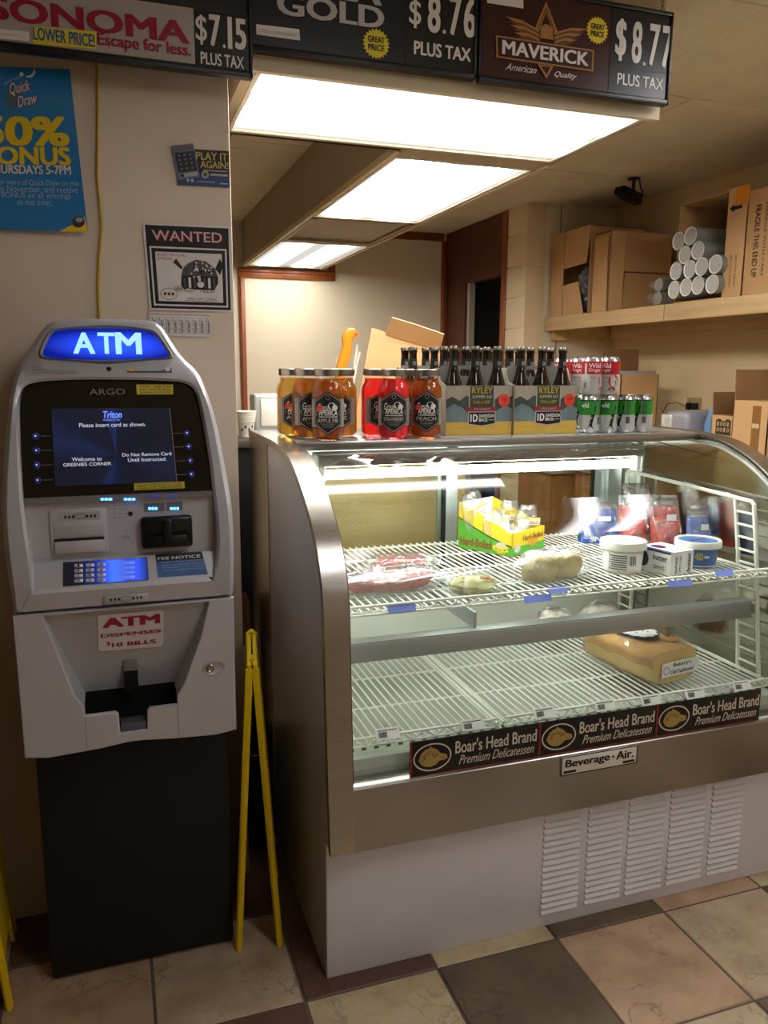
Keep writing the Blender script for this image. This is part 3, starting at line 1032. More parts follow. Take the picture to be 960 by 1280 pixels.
# lit screen
sm = bpy.data.materials.new('screen_image'); sm.use_nodes = True
nt = sm.node_tree; N = nt.nodes; L = nt.links.new
bs = N['Principled BSDF']; bs.inputs['Base Color'].default_value = (.004, .006, .015, 1); bs.inputs['Roughness'].default_value = .12
tc = N.new('ShaderNodeTexCoord'); sp = N.new('ShaderNodeSeparateXYZ'); L(tc.outputs['Object'], sp.inputs[0])
sc_c = dd(145, 570)
at2 = N.new('ShaderNodeMath'); at2.operation = 'ARCTAN2'
sx = N.new('ShaderNodeMath'); sx.operation = 'SUBTRACT'; sx.inputs[1].default_value = sc_c[0] - AX
sz = N.new('ShaderNodeMath'); sz.operation = 'SUBTRACT'; sz.inputs[1].default_value = z0 + sc_c[1] / sl
L(sp.outputs[0], sx.inputs[0]); L(sp.outputs[2], sz.inputs[0])
L(sx.outputs[0], at2.inputs[0]); L(sz.outputs[0], at2.inputs[1])
r = N.new('ShaderNodeValToRGB'); els = r.color_ramp.elements
mr = N.new('ShaderNodeMapRange'); mr.inputs[1].default_value = -PI; mr.inputs[2].default_value = PI
L(at2.outputs[0], mr.inputs[0]); L(mr.outputs[0], r.inputs[0])
ray_ = [(0, .35), (.06, .6), (.1, .08), (.22, .03), (.3, .45), (.36, .1), (.46, .05), (.495, .9), (.52, .12), (.6, .03), (.72, .03), (.78, .25), (.84, .05), (.95, .06), (1, .35)]
els[0].position = 0; els[0].color = (.003, .012, .05, 1); els[1].position = 1; els[1].color = (.003, .012, .05, 1)
for p, v_ in ray_[1:-1]:
    e = els.new(p); e.color = (.008 + v_ * .008, .009 + v_ * .025, .016 + v_ * .13, 1)
L(r.outputs[0], bs.inputs['Emission Color']); bs.inputs['Emission Strength'].default_value = .3
b = MB()
scr = [dd(64, 511), dd(211, 510), dd(220, 602), dd(69, 608)]
b.pl(FD, scr[::-1], sm, .001)
tw = emis('screen_text', 'c8ccd6', .36)
tb = emis('screen_blue_text', '6f8cff', .5)
def dtext(s, x0, y0, x1, y1, m, bold=.01, shear=0, h=.002):
    (u0, v0), (u1, v1) = dd(x0, y1), dd(x1, y0)
    b.text(s, FD, u0, u1, v0, v1, m, bold, shear, h)
dtext('Triton', 129, 514, 152, 523, tb, .03, .2)
dtext('POWERED BY YOU', 129, 524, 150, 526.5, tb)
dtext('Please insert card as shown.', 99, 528, 182, 534.5, tw)
dtext('Welcome to', 90, 571, 127, 577, tw)
dtext('GREENIES CORNER', 79, 577.5, 139, 583.5, tw)
dtext('Do Not Remove Card', 153, 565, 214, 571, tw)
dtext('Until Instructed.', 160, 571.5, 208, 577.5, tw)
b.build('screen', machine)
b = MB()
dtext('ARGO', 112, 486, 156, 494, m_slate, .0)
for i, (px, py) in enumerate([(44.5, 545.5), (45.5, 563.5), (46, 581.5), (47, 600.5), (233.5, 541.5), (235.5, 558.5), (237.5, 576), (239, 593)]):
    u, v_ = dd(px, py)
    q = MB(); q.lathe([(0, 0), (.0075, 0), (.0075, .003), (.0055, .0045), (0, .0045)], 0, 0, 0, mat('key_blue', '2a3ca8', .3), 20)
    q.lathe([(.0, .0046), (.002, .0046), (.0, .0052)], 0, 0, 0, tw, 8)
    q.v = [FD(u + p[0], v_ + p[1], p[2]) for p in q.v]
    q.build('function_key', machine)
    e_ = dd(64 + i * .7, py - .5) if px < 100 else dd(217 + (i - 4) * .9, py)
    a_, c_ = sorted((u, e_[0]))
    b.rect(FD, a_ + .01 * (px < 100), c_ - .01 * (px > 100), v_ - .0006, v_ + .0006, m_slate, .001)
u = dd(216, 555)
b.pl(FD, [dd(211.5, 510), dd(212.5, 510), dd(221.5, 602), dd(220.5, 602)][::-1], m_slate, .0015)
MK = b; [dpm.add(MK.v, [f for f, k in zip(MK.f, MK.mi) if k == i], m) for i, m in enumerate(MK.mats)]; dpm.build('display_panel', machine)
m_yel = mat('yellow_sticker', 'c9b52c', .5)
for (x0, y0, x1, y1, s_) in ((171, 481, 216, 493.5, ['ATM - USE ON', '24hr Help & Sales', 'Kirkingtree (311) 407-2892']), (168, 602, 230.5, 613, ['TO AVOID CARD LOSS', 'INSERT AND REMOVE CARD', 'PLEASE PULL CARD SLOWLY'])):
    s = MB(); (u0, v0), (u1, v1) = dd(x0, y1), dd(x1, y0)
    s.rect(FD, u0, u1, v0, v1, m_yel, .002)
    for i, t_ in enumerate(s_):
        hh = (v1 - v0) / 3.4
        s.text(t_, FD, u0 + .006, u1 - .006, v1 - hh * (i + 1) - hh * .1, v1 - hh * (i + 1) + hh * .6, BLACK, .01, 0, .0025)
    s.build('yellow_sticker', machine)

# console below the screen: ledge, receipt slot, card reader, keypad shelf
lo_ = clipz(opns, atm(140, 738).z, zsp)
b = MB()
def strip_face(zs_ys, m, pad=0.0):
    """sheet across the opening following (z, y) pairs"""
    rows = []
    for z, y in zs_ys:
        zz = min(max(z, min(p.y for p in opns) + .002), 9)
        xs = []
        for i in range(len(opns)):
            p, q = opns[i], opns[(i + 1) % len(opns)]
            if (p.y - zz) * (q.y - zz) <= 0 and p.y != q.y: xs.append(p.x + (q.x - p.x) * (zz - p.y) / (q.y - p.y))
        rows.append([(min(xs) - pad, y, z), (max(xs) + pad, y, z)])
    vs = [p for r_ in rows for p in r_]
    b.add(vs, [(2 * i, 2 * i + 1, 2 * i + 3, 2 * i + 2) for i in range(len(rows) - 1)], m)
zA, zB, zC_, zD, zE = zsp, atm(140, 627).z, atm(140, 699).z, atm(140, 731).z, atm(140, 747).z
YC = ay(1.2) + .03            # upright console face
strip_face([(zA, ydl + .001), (zA - .001, ydl - .012), (zB, ydl - .012), (zB - .001, YC)], m_slate)
strip_face([(zB - .001, YC), (zC_, YC)], m_silver2)
strip_face([(zC_, YC), (zC_ - .004, YC - .012)] + [((zC_ - .004) * (1 - k / 8) + zD * k / 8, (YC - .012) * (1 - k / 8) + (ay(zD) + .004) * k / 8) for k in range(1, 9)], m_silver, .012)
b.build('console', machine)
FCn = FY(YC)
def con(px, py, y=None):
    p = at(px, py, y=YC if y is None else y); return p.x, p.z
def crect(mb, x0, y0, x1, y1, m, h=.0006):
    (u0, v0), (u1, v1) = con(x0, y1), con(x1, y0); mb.rect(FCn, u0, u1, v0, v1, m, h)
# receipt printer door
b = MB(); (u0, v0), (u1, v1) = con(65, 694), con(133, 634)
b.box(u0, u1, YC - .006, YC, v0, v1, m_silver2, b=.003)
F6 = FY(YC - .006)
(a0, c0), (a1, c1) = con(74, 651), con(125, 638); b.rect(F6, a0, a1, c0, c1, m_silver, .0006)
for i in range(3):
    for xx in (a0 + .01 + i * .008, a1 - .03 + i * .008): b.pl(F6, [(xx, c0 + .008), (xx + .003, c0 + .004), (xx + .006, c0 + .008), (xx + .003, c0 + .013)], BLACK, .0012)
b.ring(F6, (a0 + a1) / 2, (c0 + c1) / 2, .012, .006, .001, BLACK, .0012, 16)
(a0, c0), (a1, c1) = con(68, 673), con(133, 655)
b.box(a0, a1 - .006, YC - .0075, YC - .005, c0, c1, m_silver, b=.002)
b.box(a0, a1 - .006, YC - .009, YC - .005, c0 - .006, c0 - .001, m_blackp)
b.box(a0, a1 - .006, YC - .016, YC - .005, v0 + .004, c0 - .006, m_silver2, b=.004)
b.build('receipt_printer', machine)
b = MB()
(u, v_) = con(163, 642); b.el(FCn, u, v_, .005, .005, m_blackp, .001); b.ring(FCn, u, v_, .006, .006, .0015, STEEL, .0015, 16)
for i in range(4):
    for j in range(3):
        (u, v_) = con(141 + j * 7, 632 + i * 5); b.rect(FCn, u, u + .006, v_, v_ + .001, m_slate)
(u, v_) = con(157, 671); b.ring(FCn, u, v_, .008, .003, .001, m_slate, .001, 14)
b.build('console_markings', machine)
# card reader
b = MB(); (u0, v0), (u1, v1) = con(177, 685), con(239, 642)
b.box(u0, u1, YC - .022, YC, v0, v1, m_blackp, b=.008, seg=3)
mu, mv = (u0 + u1) / 2, (v0 + v1) / 2
b.box(u0 + .012, u1 - .012, YC - .034, YC - .015, v0 + .004, mv - .004, m_blackp, b=.006)
b.box(mu - .010, mu + .010, YC - .040, YC - .015, v0 + .006, v1 - .006, m_blackp, b=.004)
b.box(u0 + .010, u1 - .010, YC - .0235, YC - .0215, mv - .001, mv + .002, mat('slot', '000000', .9))
b.build('card_reader', machine)
b = MB(); led = MB()
(u0, v0), (u1, v1) = con(180, 640), con(228, 627)
b.rect(FCn, u0, mu - .002, v0, v1, m_slate, .001); b.rect(FCn, mu + .002, u1, v0, v1, m_slate, .001)
for cx in (187, 191, 195, 214, 218, 222):
    (u, v_) = con(cx, 635.5); led.rect(FCn, u - .0022, u + .0022, v_ - .0025, v_ + .0025, LEDB, .002)
FL_ = FY(ydl - .012)
for cx in (128, 133, 138, 157, 162, 167):
    p = at(cx, 624, y=ydl - .012); led.rect(FL_, p.x - .0032, p.x + .0032, p.z - .002, p.z + .002, LEDB, .001)
for cx in (192, 215):
    p = at(cx, 620, y=ydl - .012); led.rect(FL_, p.x - .012, p.x + .012, p.z - .0012, p.z + .0012, emis('dim_blue', '2434b0', .6), .001)
b.build('reader_label', machine)
led.build('indicator_lights', machine)
# keypad shelf (sloping), keys, fee notice
ka, kb = Vector((0, YC - .012, zC_ - .004)), Vector((0, ay(zD) + .004, zD))
FK = FP(kb, (1, 0, 0), ka - kb)
kn = Vector((1, 0, 0)).cross((ka - kb).normalized())
def kk(px, py):
    d = RT * ((px - 480) / FPX) + UP * ((640 - py) / FPX) + _f
    t = (kb - Vector((0, 0, CAMZ))).dot(kn) / d.dot(kn); p = d * t + Vector((0, 0, CAMZ))
    return p.x, (p - kb).dot((ka - kb).normalized())
b = MB(); pad = [kk(79, 703), kk(184, 697), kk(186, 725), kk(79, 733)]
b.pl(FK, pad[::-1], m_blackp, .001)
kp = b.build('keypad', machine)
# blue backlight glow bar of the keypad
gm = bpy.data.materials.new('keypad_glow'); gm.use_nodes = True
nt = gm.node_tree; N = nt.nodes; L = nt.links.new
tc = N.new('ShaderNodeTexCoord'); sp = N.new('ShaderNodeSeparateXYZ'); L(tc.outputs['Object'], sp.inputs[0])
g0, g1 = kk(79, 718)[0] - AX, kk(186, 712)[0] - AX
mr = N.new('ShaderNodeMapRange'); mr.inputs[1].default_value = g0; mr.inputs[2].default_value = g1; L(sp.outputs[0], mr.inputs[0])
r = N.new('ShaderNodeValToRGB'); els = r.color_ramp.elements
els[0].color = (0, 0, 0, 1); els[1].color = (0, .002, .03, 1)
for p_, v_ in ((.2, .01), (.38, .12), (.5, .55), (.57, 1), (.66, .9), (.74, .35), (.86, .5), (.95, .2)):
    e = els.new(p_); e.color = (v_ * .03, v_ * .10, v_, 1)
L(mr.outputs[0], r.inputs[0])
bs = N['Principled BSDF']; bs.inputs['Base Color'].default_value = (.004, .004, .006, 1); bs.inputs['Roughness'].default_value = .4
L(r.outputs[0], bs.inputs['Emission Color']); bs.inputs['Emission Strength'].default_value = .8
b = MB(); b.pl(FK, [kk(79.5, 703.5), kk(183.5, 697.5), kk(185.5, 724.5), kk(79.5, 732.5)][::-1], gm, .0014)
b.build('backlight', kp)
m_key = mat('key_silver', 'c2c4cc', .3, .3)
for r_ in range(4):
    for c_ in range(3):
        x, y = 94 + c_ * 14.2, 706 + r_ * 6.3 - c_ * .6
        u, v_ = kk(x, y + 2); q = MB(); q.box(-.0088, .0088, -.0042, .0042, 0, .004, m_key, b=.0015)
        q.v = [FK(u + .007 + p[0], v_ + p[1], p[2] + .001) for p in q.v]
        F9 = lambda a, c, h, u=u, v_=v_: FK(u + .007 + a, v_ + c, h)
        q.text('123456789*0#'[r_ * 3 + c_], F9, -.002, .002, -.003, .003, BLACK, .0, 0, .0055)
        q.build('key', kp)
    x, y = 149, 704 + r_ * 6
    u, v_ = kk(x, y + 1); q = MB(); q.box(0, .033, -.004, .004, 0, .004, mat('key_side_blue', '5a78e8', .3, .1, emit=.25), b=.0015)
    q.v = [FK(u + p[0], v_ + p[1], p[2] + .001) for p in q.v]
    q.build('key', kp)
b = MB()
fee = [kk(194, 693.5), kk(252, 689.5), kk(260, 718), kk(198, 722)]
b.pl(FK, fee[::-1], mat('notice_blue', '2b5a94', .45), .001)
b.pl(FK, [kk(194, 693.5), kk(252, 689.5), kk(254.5, 698.5), kk(195.5, 702.5)][::-1], BLACK, .0016)
(u0, v0), (u1, v1) = kk(197.5, 701), kk(250, 693)
b.text('FEE NOTICE', FK, u0, u1, v0 + .001, v1 - .001, WHITE, .008, 0, .0022)
for i in range(4):
    (u0, v0), (u1, v1) = kk(200 + i * 1.6, 706.5 + i * 3.4), kk(254 + i * .6, 701 + i * 3.4)
    b.text(['The owner of this terminal may charge', 'a fee for cash withdrawals. The fee will', 'be shown before you are charged and', 'may be cancelled at that time'][i], FK, u0, u1, v0 + .003, v0 + .0075, mat('notice_text', '8fb0d8', .5), 0, 0, .0018)
b.build('fee_notice', machine)
# nose of the shelf
b = MB()
(nx0, nx1) = atm(40, 738).x, atm(262, 730).x
zN = .993
b.loft([[(nx0 + .002, ay(zD) + .004, zD), (nx1 - .002, ay(zD) + .004, zD)], [(nx0 - .004, 1.778, zD - .008), (nx1 + .006, 1.778, zD - .008)], [(nx0 - .024, 1.784, zN), (nx1 + .024, 1.784, zN)], [(nx0 - .024, 1.86, zN), (nx1 + .024, 1.86, zN)]], m_silver2, False, False)
b.f = [f for i, f in enumerate(b.f) if i % 2 == 0]; b.mi = b.mi[:len(b.f)]
Fn = FY(1.777)
b.build('shelf_nose', machine, 25)
b = MB(); pa, pb_ = at(130, 756, y=1.777), at(185, 740, y=1.777)
b.box(pa.x, pb_.x, 1.775, 1.779, pa.z, pb_.z - .002, m_silver, b=.002)
F5 = FY(1.775); mz = (pa.z + pb_.z) / 2
b.ring(F5, (pa.x + pb_.x) / 2, mz, .013, .007, .001, BLACK, .0006, 16)
for i in range(3):
    for xx in (pa.x + .012 + i * .008, pb_.x - .034 + i * .008): b.pl(F5, [(xx, mz), (xx + .003, mz - .004), (xx + .006, mz), (xx + .003, mz + .004)], BLACK, .0008)
b.build('cash_label', machine)

# lower door with the funnel recess and note tray
YD = 1.788
FDr = FY(YD)
def dp(px, py, y=None):
    p = at(px, py, y=YD if y is None else y); return (p.x, p.z)
# door plate: outline + hole
xl_, xr_ = -.217, .246
outer = [(xl_, .985), (xl_ + .002, .662), (xl_ + .05, .655), (-.06, .660), (AX, .668), (.1, .660), (xr_ - .05, .655), (xr_ - .002, .662), (xr_, .985)]
zt = .978
h_tl, h_tr = dp(54, 772), dp(261, 752)
h_bl, h_br = dp(106, 898), dp(221, 880)
zl = .742
nt0, nt1 = dp(148, 890)[0], dp(184, 886)[0]
zn = .672
LX0, LX1 = dp(106, 890)[0], dp(222, 880)[0]
hole = [(h_tl[0], zt), (h_tl[0] + .022, .90), (LX0 - .018, .79), (LX0, .765), (LX0, zl), (nt0 - .006, zl), (nt0, zl - .006), (nt0 + .002, zn + .02), (nt1 - .002, zn + .02), (nt1, zl - .006), (nt1 + .006, zl), (LX1, zl), (LX1, .765), (LX1 + .016, .79), (h_tr[0] - .02, .90), (h_tr[0], zt)]
b = MB()
b.plate(FDr, outer, [hole], .014, m_silver2, .003)
# side returns of the door
b.box(xl_ + .002, xr_ - .002, YD + .0145, AY0 + .02, .668, .982, m_silver) if 0 else None
for x in (xl_ + .001, xr_ - .006): b.box(x, x + .005, YD + .012, AYB - .05, .665, .982, m_silver, b=.002)
b.box(xl_ + .004, xr_ - .004, YD + .012, AYB - .06, .662, .667, m_silver)
b.box(xl_ + .004, xr_ - .004, YD + .012, AYB - .06, .979, .984, m_blackp)
for x, zz in ((LX0, (.664, .742)), (LX1, (.664, .742))): b.box(x - .0006, x + .0006, YD - .0006, YD + .002, zz[0], zz[1], m_slate)
b.build('lower_door', machine)
b = MB()
dep = .085
zb = .765
hw = [(p, q) for p, q in hole]
tl, tr = hole[0], hole[-1]
# sloping funnel: flush at the top, deep at the bottom, with a slot column in the middle
b.add([(tl[0], YD + .012, zt), (tr[0], YD + .012, zt), (LX1, YD + dep, zb), (LX0, YD + dep, zb)], [(0, 1, 2, 3)], m_silver)
for side in (0, 1):
    ed = [hole[i] for i in ((0, 1, 2, 3) if side == 0 else (15, 14, 13, 12))]
    vs = []; fs = []
    for p in ed:
        t = (zt - p[1]) / (zt - zb); x2 = (tl[0] + (LX0 - tl[0]) * t) if side == 0 else (tr[0] + (LX1 - tr[0]) * t)
        vs += [(p[0], YD + .006, p[1]), (x2, YD + .012 + (dep - .012) * t, p[1])]
    for i in range(len(ed) - 1): fs.append((2 * i, 2 * i + 1, 2 * i + 3, 2 * i + 2))
    b.add(vs, fs, m_silver)
b.build('dispenser_funnel', machine, 30)
b = MB()
slot = mat('slot')
b.box(LX0 - .002, LX1 + .002, YD + dep + .004, YD + dep + .01, zn, zb + .004, slot)
b.box(LX0 - .004, LX0 - .001, YD + .012, YD + dep + .006, zn, zb, slot); b.box(LX1 + .001, LX1 + .004, YD + .012, YD + dep + .006, zn, zb, slot)
# notch standing up into the funnel
sa, sb = dp(155, 845, YD + .06)[0], dp(172.5, 845, YD + .06)[0]
t0, t1 = (zt - .845) / (zt - zb), 1
yy0 = YD + .012 + (dep - .012) * t0
b.box(sa, sb, yy0 - .001, YD + dep + .004, zb, .815, slot)
b.box(sa, sb, yy0 - .002, YD + dep, .815, .842, m_slate, b=.001)
b.box(nt0 - .03, nt1 + .03, YD + .03, YD + dep + .004, zn + .0, zn + .016, m_blackp)
b.box(nt0 + .003, nt1 - .003, YD + .004, YD + .05, zn + .014, zn + .036, mat('clear_tray', '55555a', .15), b=.003)
b.build('note_tray', machine)
# sticker
b = MB(); (u0, v0), (u1, v1) = dp(121, 813, YD - .002), dp(205, 766, YD - .002)
Fst = FP((0, YD + .012 - .001, zt), (1, 0, 0), (0, -(dep - .012), zt - zb))
def fu(px, py):
    o = Vector((0, YD + .0105, zt)); V_ = Vector((0, -(dep - .012), zt - zb)).normalized(); n = Vector((1, 0, 0)).cross(V_)
    d = RT * ((px - 480) / FPX) + UP * ((640 - py) / FPX) + _f
    c = Vector((0, 0, CAMZ)); t = (o - c).dot(n) / d.dot(n); p = c + d * t
    return p.x, (p - o).dot(V_)
m_stk = mat('dispense_sticker', 'd4d0d4', .22)
m_stred = mat('sticker_red', 'a01c38', .45)
b.pl(Fst, [fu(122, 769), fu(201, 762), fu(205, 764), fu(204, 805), fu(201, 808), fu(128, 814), fu(123, 812)][::-1], m_stk, .001)
def ft(s, x0, y0, x1, y1, m, bold=.03):
    (u0, v0), (u1, v1) = fu(x0, y1), fu(x1, y0); b.text(s, Fst, u0, u1, v0, v1, m, bold, 0, .0018)
ft('ATM', 128, 766.5, 200, 785, m_stred, .05)
ft('DISPENSES', 126, 785.5, 201.5, 797, m_stred)
ft('10 BILLS', 140, 798, 195, 808.5, m_stred); ft('$', 133, 801, 138, 807, m_stred, .01)
b.build('dispenser_sticker', machine)
# lock
b = MB(); c = dp(267, 834)
def lk(u, v, h=0): return (c[0] + u, YD - .0005 - h, c[1] + v)
b.loft([[Vector(lk(.0265 * s_ * math.cos(a), .0165 * s_ * math.sin(a), h)) for a in [2 * PI * i / 28 for i in range(28)]] for s_, h in ((1, 0), (.93, .003), (.82, .0015), (.5, -.0)) ], m_silver, False, True)
lk_o = b.build('lock_plate', machine, 40)
b = MB()
b.loft([[Vector(lk(-.008 + .0095 * s_ * math.cos(a), .0095 * s_ * math.sin(a), h)) for a in [2 * PI * i / 20 for i in range(20)]] for s_, h in ((1, 0), (1, .005), (.8, .006), (.6, .0045))], STEEL, False, True)
b.box(c[0] - .0086, c[0] - .0074, YD - .0062, YD - .004, c[1] - .004, c[1] + .004, BLACK)
b.build('lock_cylinder', lk_o)
# topper
b = MB()
TPY = None
tz0, tz1 = atm(130, 452).z, atm(130, 411).z
ta, tb_ = Vector((0, ay(tz0) - .003, tz0)), Vector((0, ay(tz1) - .003, tz1))
FT = FP(ta, (1, 0, 0), tb_ - ta)
def tt(px, py):
    V_ = (tb_ - ta).normalized(); n = Vector((1, 0, 0)).cross(V_)
    d = RT * ((px - 480) / FPX) + UP * ((640 - py) / FPX) + _f
    c = Vector((0, 0, CAMZ)); t = (ta - c).dot(n) / d.dot(n); p = c + d * t
    return p.x, (p - ta).dot(V_)
shape = [Vector(tt(*p)) for p in [(53, 444), (57, 432), (65, 417), (73, 413), (110, 411), (155, 411), (185, 414), (194, 419), (206, 436), (212, 445), (206, 448), (180, 449), (130, 450.5), (90, 449.5), (60, 448)]]
shape = chaikin(shape, 2)
tm = bpy.data.materials.new('topper_blue'); tm.use_nodes = True
nt = tm.node_tree; N = nt.nodes; L = nt.links.new
tc = N.new('ShaderNodeTexCoord'); mp = N.new('ShaderNodeMapping')
mp.inputs['Location'].default_value = (0, 0, -(tz0 + tz1) / 2 / .035); mp.inputs['Scale'].default_value = (1 / .15, .001, 1 / .035)
L(tc.outputs['Object'], mp.inputs[0])
gr = N.new('ShaderNodeTexGradient'); gr.gradient_type = 'SPHERICAL'; L(mp.outputs[0], gr.inputs[0])
r = N.new('ShaderNodeValToRGB'); r.color_ramp.elements[0].color = (.0, .004, .16, 1); r.color_ramp.elements[1].color = (.02, .08, 1, 1)
r.color_ramp.elements[1].position = .8
L(gr.outputs[0], r.inputs[0])
bs = N['Principled BSDF']; bs.inputs['Base Color'].default_value = (.0, .01, .2, 1); bs.inputs['Roughness'].default_value = .2
L(r.outputs[0], bs.inputs['Emission Color']); bs.inputs['Emission Strength'].default_value = .6
b.pl(FT, [tuple(p) for p in shape][::-1], tm, .002)
tpo = b.build('topper_light', machine)
b = MB()
sh2 = [Vector((0, 0))] * 0
cen = sum(shape, Vector((0, 0))) / len(shape)
n = len(shape); o2 = [cen + (p - cen) * 1.0 + (p - cen).normalized() * .006 for p in shape]
vs = [FT(p.x, p.y, .006) for p in o2] + [FT(p.x, p.y, .002) for p in shape] + [FT(p.x, p.y, -.004) for p in [cen + (p - cen) + (p - cen).normalized() * .012 for p in shape]]
fs = []
for i in range(n):
    j = (i + 1) % n; fs += [(i, j, n + j, n + i), (2 * n + i, 2 * n + j, j, i)]
b.add(vs, fs, m_slate)
b.build('topper_rim', machine)
b = MB(); m_tl = emis('topper_letters', '9fd4f4', .55)
for ch, x0, x1, y0, y1 in (('A', 92, 118, 417, 443), ('T', 123, 143, 417, 443), ('M', 145, 176, 417, 443.5)):
    (u0, v0), (u1, v1) = tt(x0, y1), tt(x1, y0)
    b.text(ch, FT, u0, u1, v0, v1, m_tl, .03, 0, .004)
b.build('topper_letters', tpo)
# neck details: camera eye, stickers
b = MB(); p = atm(136, 461); b.el(FA(), p.x, p.z, .0055, .0055, m_blackp, .002, 16); b.build('camera_eye', machine)
b = MB(); p, q = atm(159, 468), atm(214, 456)
b.rect(FA(), p.x, q.x, p.z + .004, q.z + .002, mat('neck_sticker', '5a4a52', .4), .001)
for i in range(3): b.rect(FA(), p.x + .022, q.x - .02, p.z + .008 + i * .004, p.z + .0092 + i * .004, mat('notice_text'), .0015)
b.rect(FA(), p.x + .004, p.x + .016, p.z + .007, p.z + .015, m_yel, .0015); b.el(FA(), q.x - .009, p.z + .012, .006, .005, m_stk, .0015, 14)
b.build('neck_sticker', machine)
b = MB(); p = atm(68, 463)
for i in range(4): b.rect(FA(), p.x - .045, p.x + .045, p.z - .006 + i * .004, p.z - .0048 + i * .004, m_slate, .001)
b.build('neck_engraving', machine)
# ---------------------------------------------------------------- hanging price signs
m_sf = mat('sign_frame_black', '0d0d0e', .4)
m_wh = mat('sign_white', 'e6e4e2', .4)
m_gr = mat('sign_grey', 'aeaaaa', .35)
m_nav = mat('sign_navy', '10151f', .3, var=.5, vs=6)
m_mar = mat('sign_maroon', '3c1216', .3, var=.35, vs=5)
m_crim = mat('sign_crimson', '9c1530', .4)
m_card = mat('price_card_black', '121213', .3)
m_silv = mat('letter_silver', 'c4c4c8', .35)
m_byel = mat('burst_yellow', 'e2cf22', .45)
m_brz = mat('emblem_bronze', 'a9793c', .4)
m_brz2 = mat('emblem_dark_bronze', '6b4420', .45)
class Sign:
    def __init__(s, name, label, x0, x1, y, z0, z1):
        s.t = thing(name, label, 'sign', ((x0 + x1) / 2, y, z0)); s.y = y; s.F = FY(y)
        b = MB(); b.box(x0, x1, y + .001, y + .022, z0, z1, m_sf, b=.002)
        b.box(x0, x1, y - .006, y + .004, z0, z0 + .014, m_sf, b=.002); b.box(x0, x1, y - .006, y + .004, z1 - .012, z1, m_sf, b=.002)
        b.box(x1 - .008, x1, y - .006, y + .004, z0, z1, m_sf, b=.002)
        b.build('frame', s.t)
        h = MB()
        for x in (x0 + .06, x1 - .03):
            n_ = max(2, int((ZC - z1) / .014))
            for k in range(n_):
                zz = z1 + (k + .5) * (ZC - z1) / n_; r_ = (ZC - z1) / n_ * .65
                a = [(x + .004 * math.cos(q) * (k % 2), y + .011 + .004 * math.cos(q) * (1 - k % 2), zz + r_ * math.sin(q)) for q in [2 * PI * i / 10 for i in range(10)]]
                h.tube(a, .0012, STEEL, 5, closed=True)
        h.build('hook_chain', s.t)
    def p(s, x, y):
        q = at(x, y, y=s.y); return (q.x, q.z)
    def pol(s, b, pts, m, h): b.pl(s.F, [s.p(*q) for q in pts][::-1], m, h)
    def txt(s, b, t, bl, br, top, m, bold=.012, shear=0, h=.002):
        l, r_, tp = s.p(*bl), s.p(*br), s.p(*top)
        b.text(t, s.F, l[0], r_[0], (l[1] + r_[1]) / 2, tp[1], m, bold, shear, h)
    def burst(s, b, c, r_):
        u, v = s.p(*c); R_ = s.p(c[0] + r_, c[1])[0] - u
        pts = []
        for i in range(44): a = 2 * PI * i / 44; q = R_ * (1 if i % 2 else .84); pts.append((u + q * math.cos(a), v + q * math.sin(a)))
        b.pl(s.F, pts, m_byel, .002)
        b.text('GREAT', s.F, u - R_ * .62, u + R_ * .62, v + R_ * .06, v + R_ * .46, BLACK, .03, 0, .0028); b.text('PRICE', s.F, u - R_ * .6, u + R_ * .6, v - R_ * .45, v - R_ * .06, BLACK, .03, 0, .0028)
    def rect(s, b, x0, x1, z0, z1, m, h): b.rect(s.F, x0, x1, z0, z1, m, h)

S1 = Sign('price_sign', 'grey price sign hanging in front of the taupe wall, priced $7.15', -.49, .372, 2.10, 2.196, 2.445)
b = MB()
cx = S1.p(244, 50)[0]
S1.rect(b, -.48, cx - .002, 2.213, S1.p(300, 19)[1], m_gr, .0005)
S1.txt(b, 'SONOMA', (-16, 22), (237, 57), (222, 26), m_crim, .035, 0, .002)
u0, v0 = S1.p(40, 54); u1, v1 = S1.p(121, 41)
S1.pol(b, [(40, 33), (121, 40), (120, 62), (41, 55)], m_byel, .0024)
S1.txt(b, 'LOWER PRICE!', (42, 51), (119, 59), (119, 44), mat('sign_blue', '2c62a0', .4), .03, 0, .003)
S1.txt(b, 'Escape for less.', (122, 60), (239, 76), (239, 56), m_crim, .03, 0, .002)
S1.pol(b, [(-6, 36), (36, 40), (37, 52), (-6, 48)], m_wh, .002)
S1.txt(b, 'ALL SALES SUBJECT TO LAW', (0, 45), (33, 48), (33, 45.5), m_gr, 0, 0, .0026)
b.build('brand_board', S1.t)
b = MB()
S1.rect(b, cx, .363, 2.213, S1.p(300, 19)[1], m_card, .0006)
S1.txt(b, '$', (245, 55), (259, 57), (259, 20), m_wh, .01)
S1.txt(b, '7', (262, 58), (276, 59), (276, 20), m_wh, .035); S1.txt(b, '.', (278.5, 60), (282, 61), (282, 56), m_wh, .0)
S1.txt(b, '1', (285, 61), (290.5, 62), (290, 22), m_wh, .0); S1.txt(b, '5', (294, 61), (308, 64), (308, 25), m_wh, .035)
S1.txt(b, 'PLUS TAX', (251, 81), (305, 86), (305, 71.5), m_wh, .02)
b.build('price_card', S1.t)

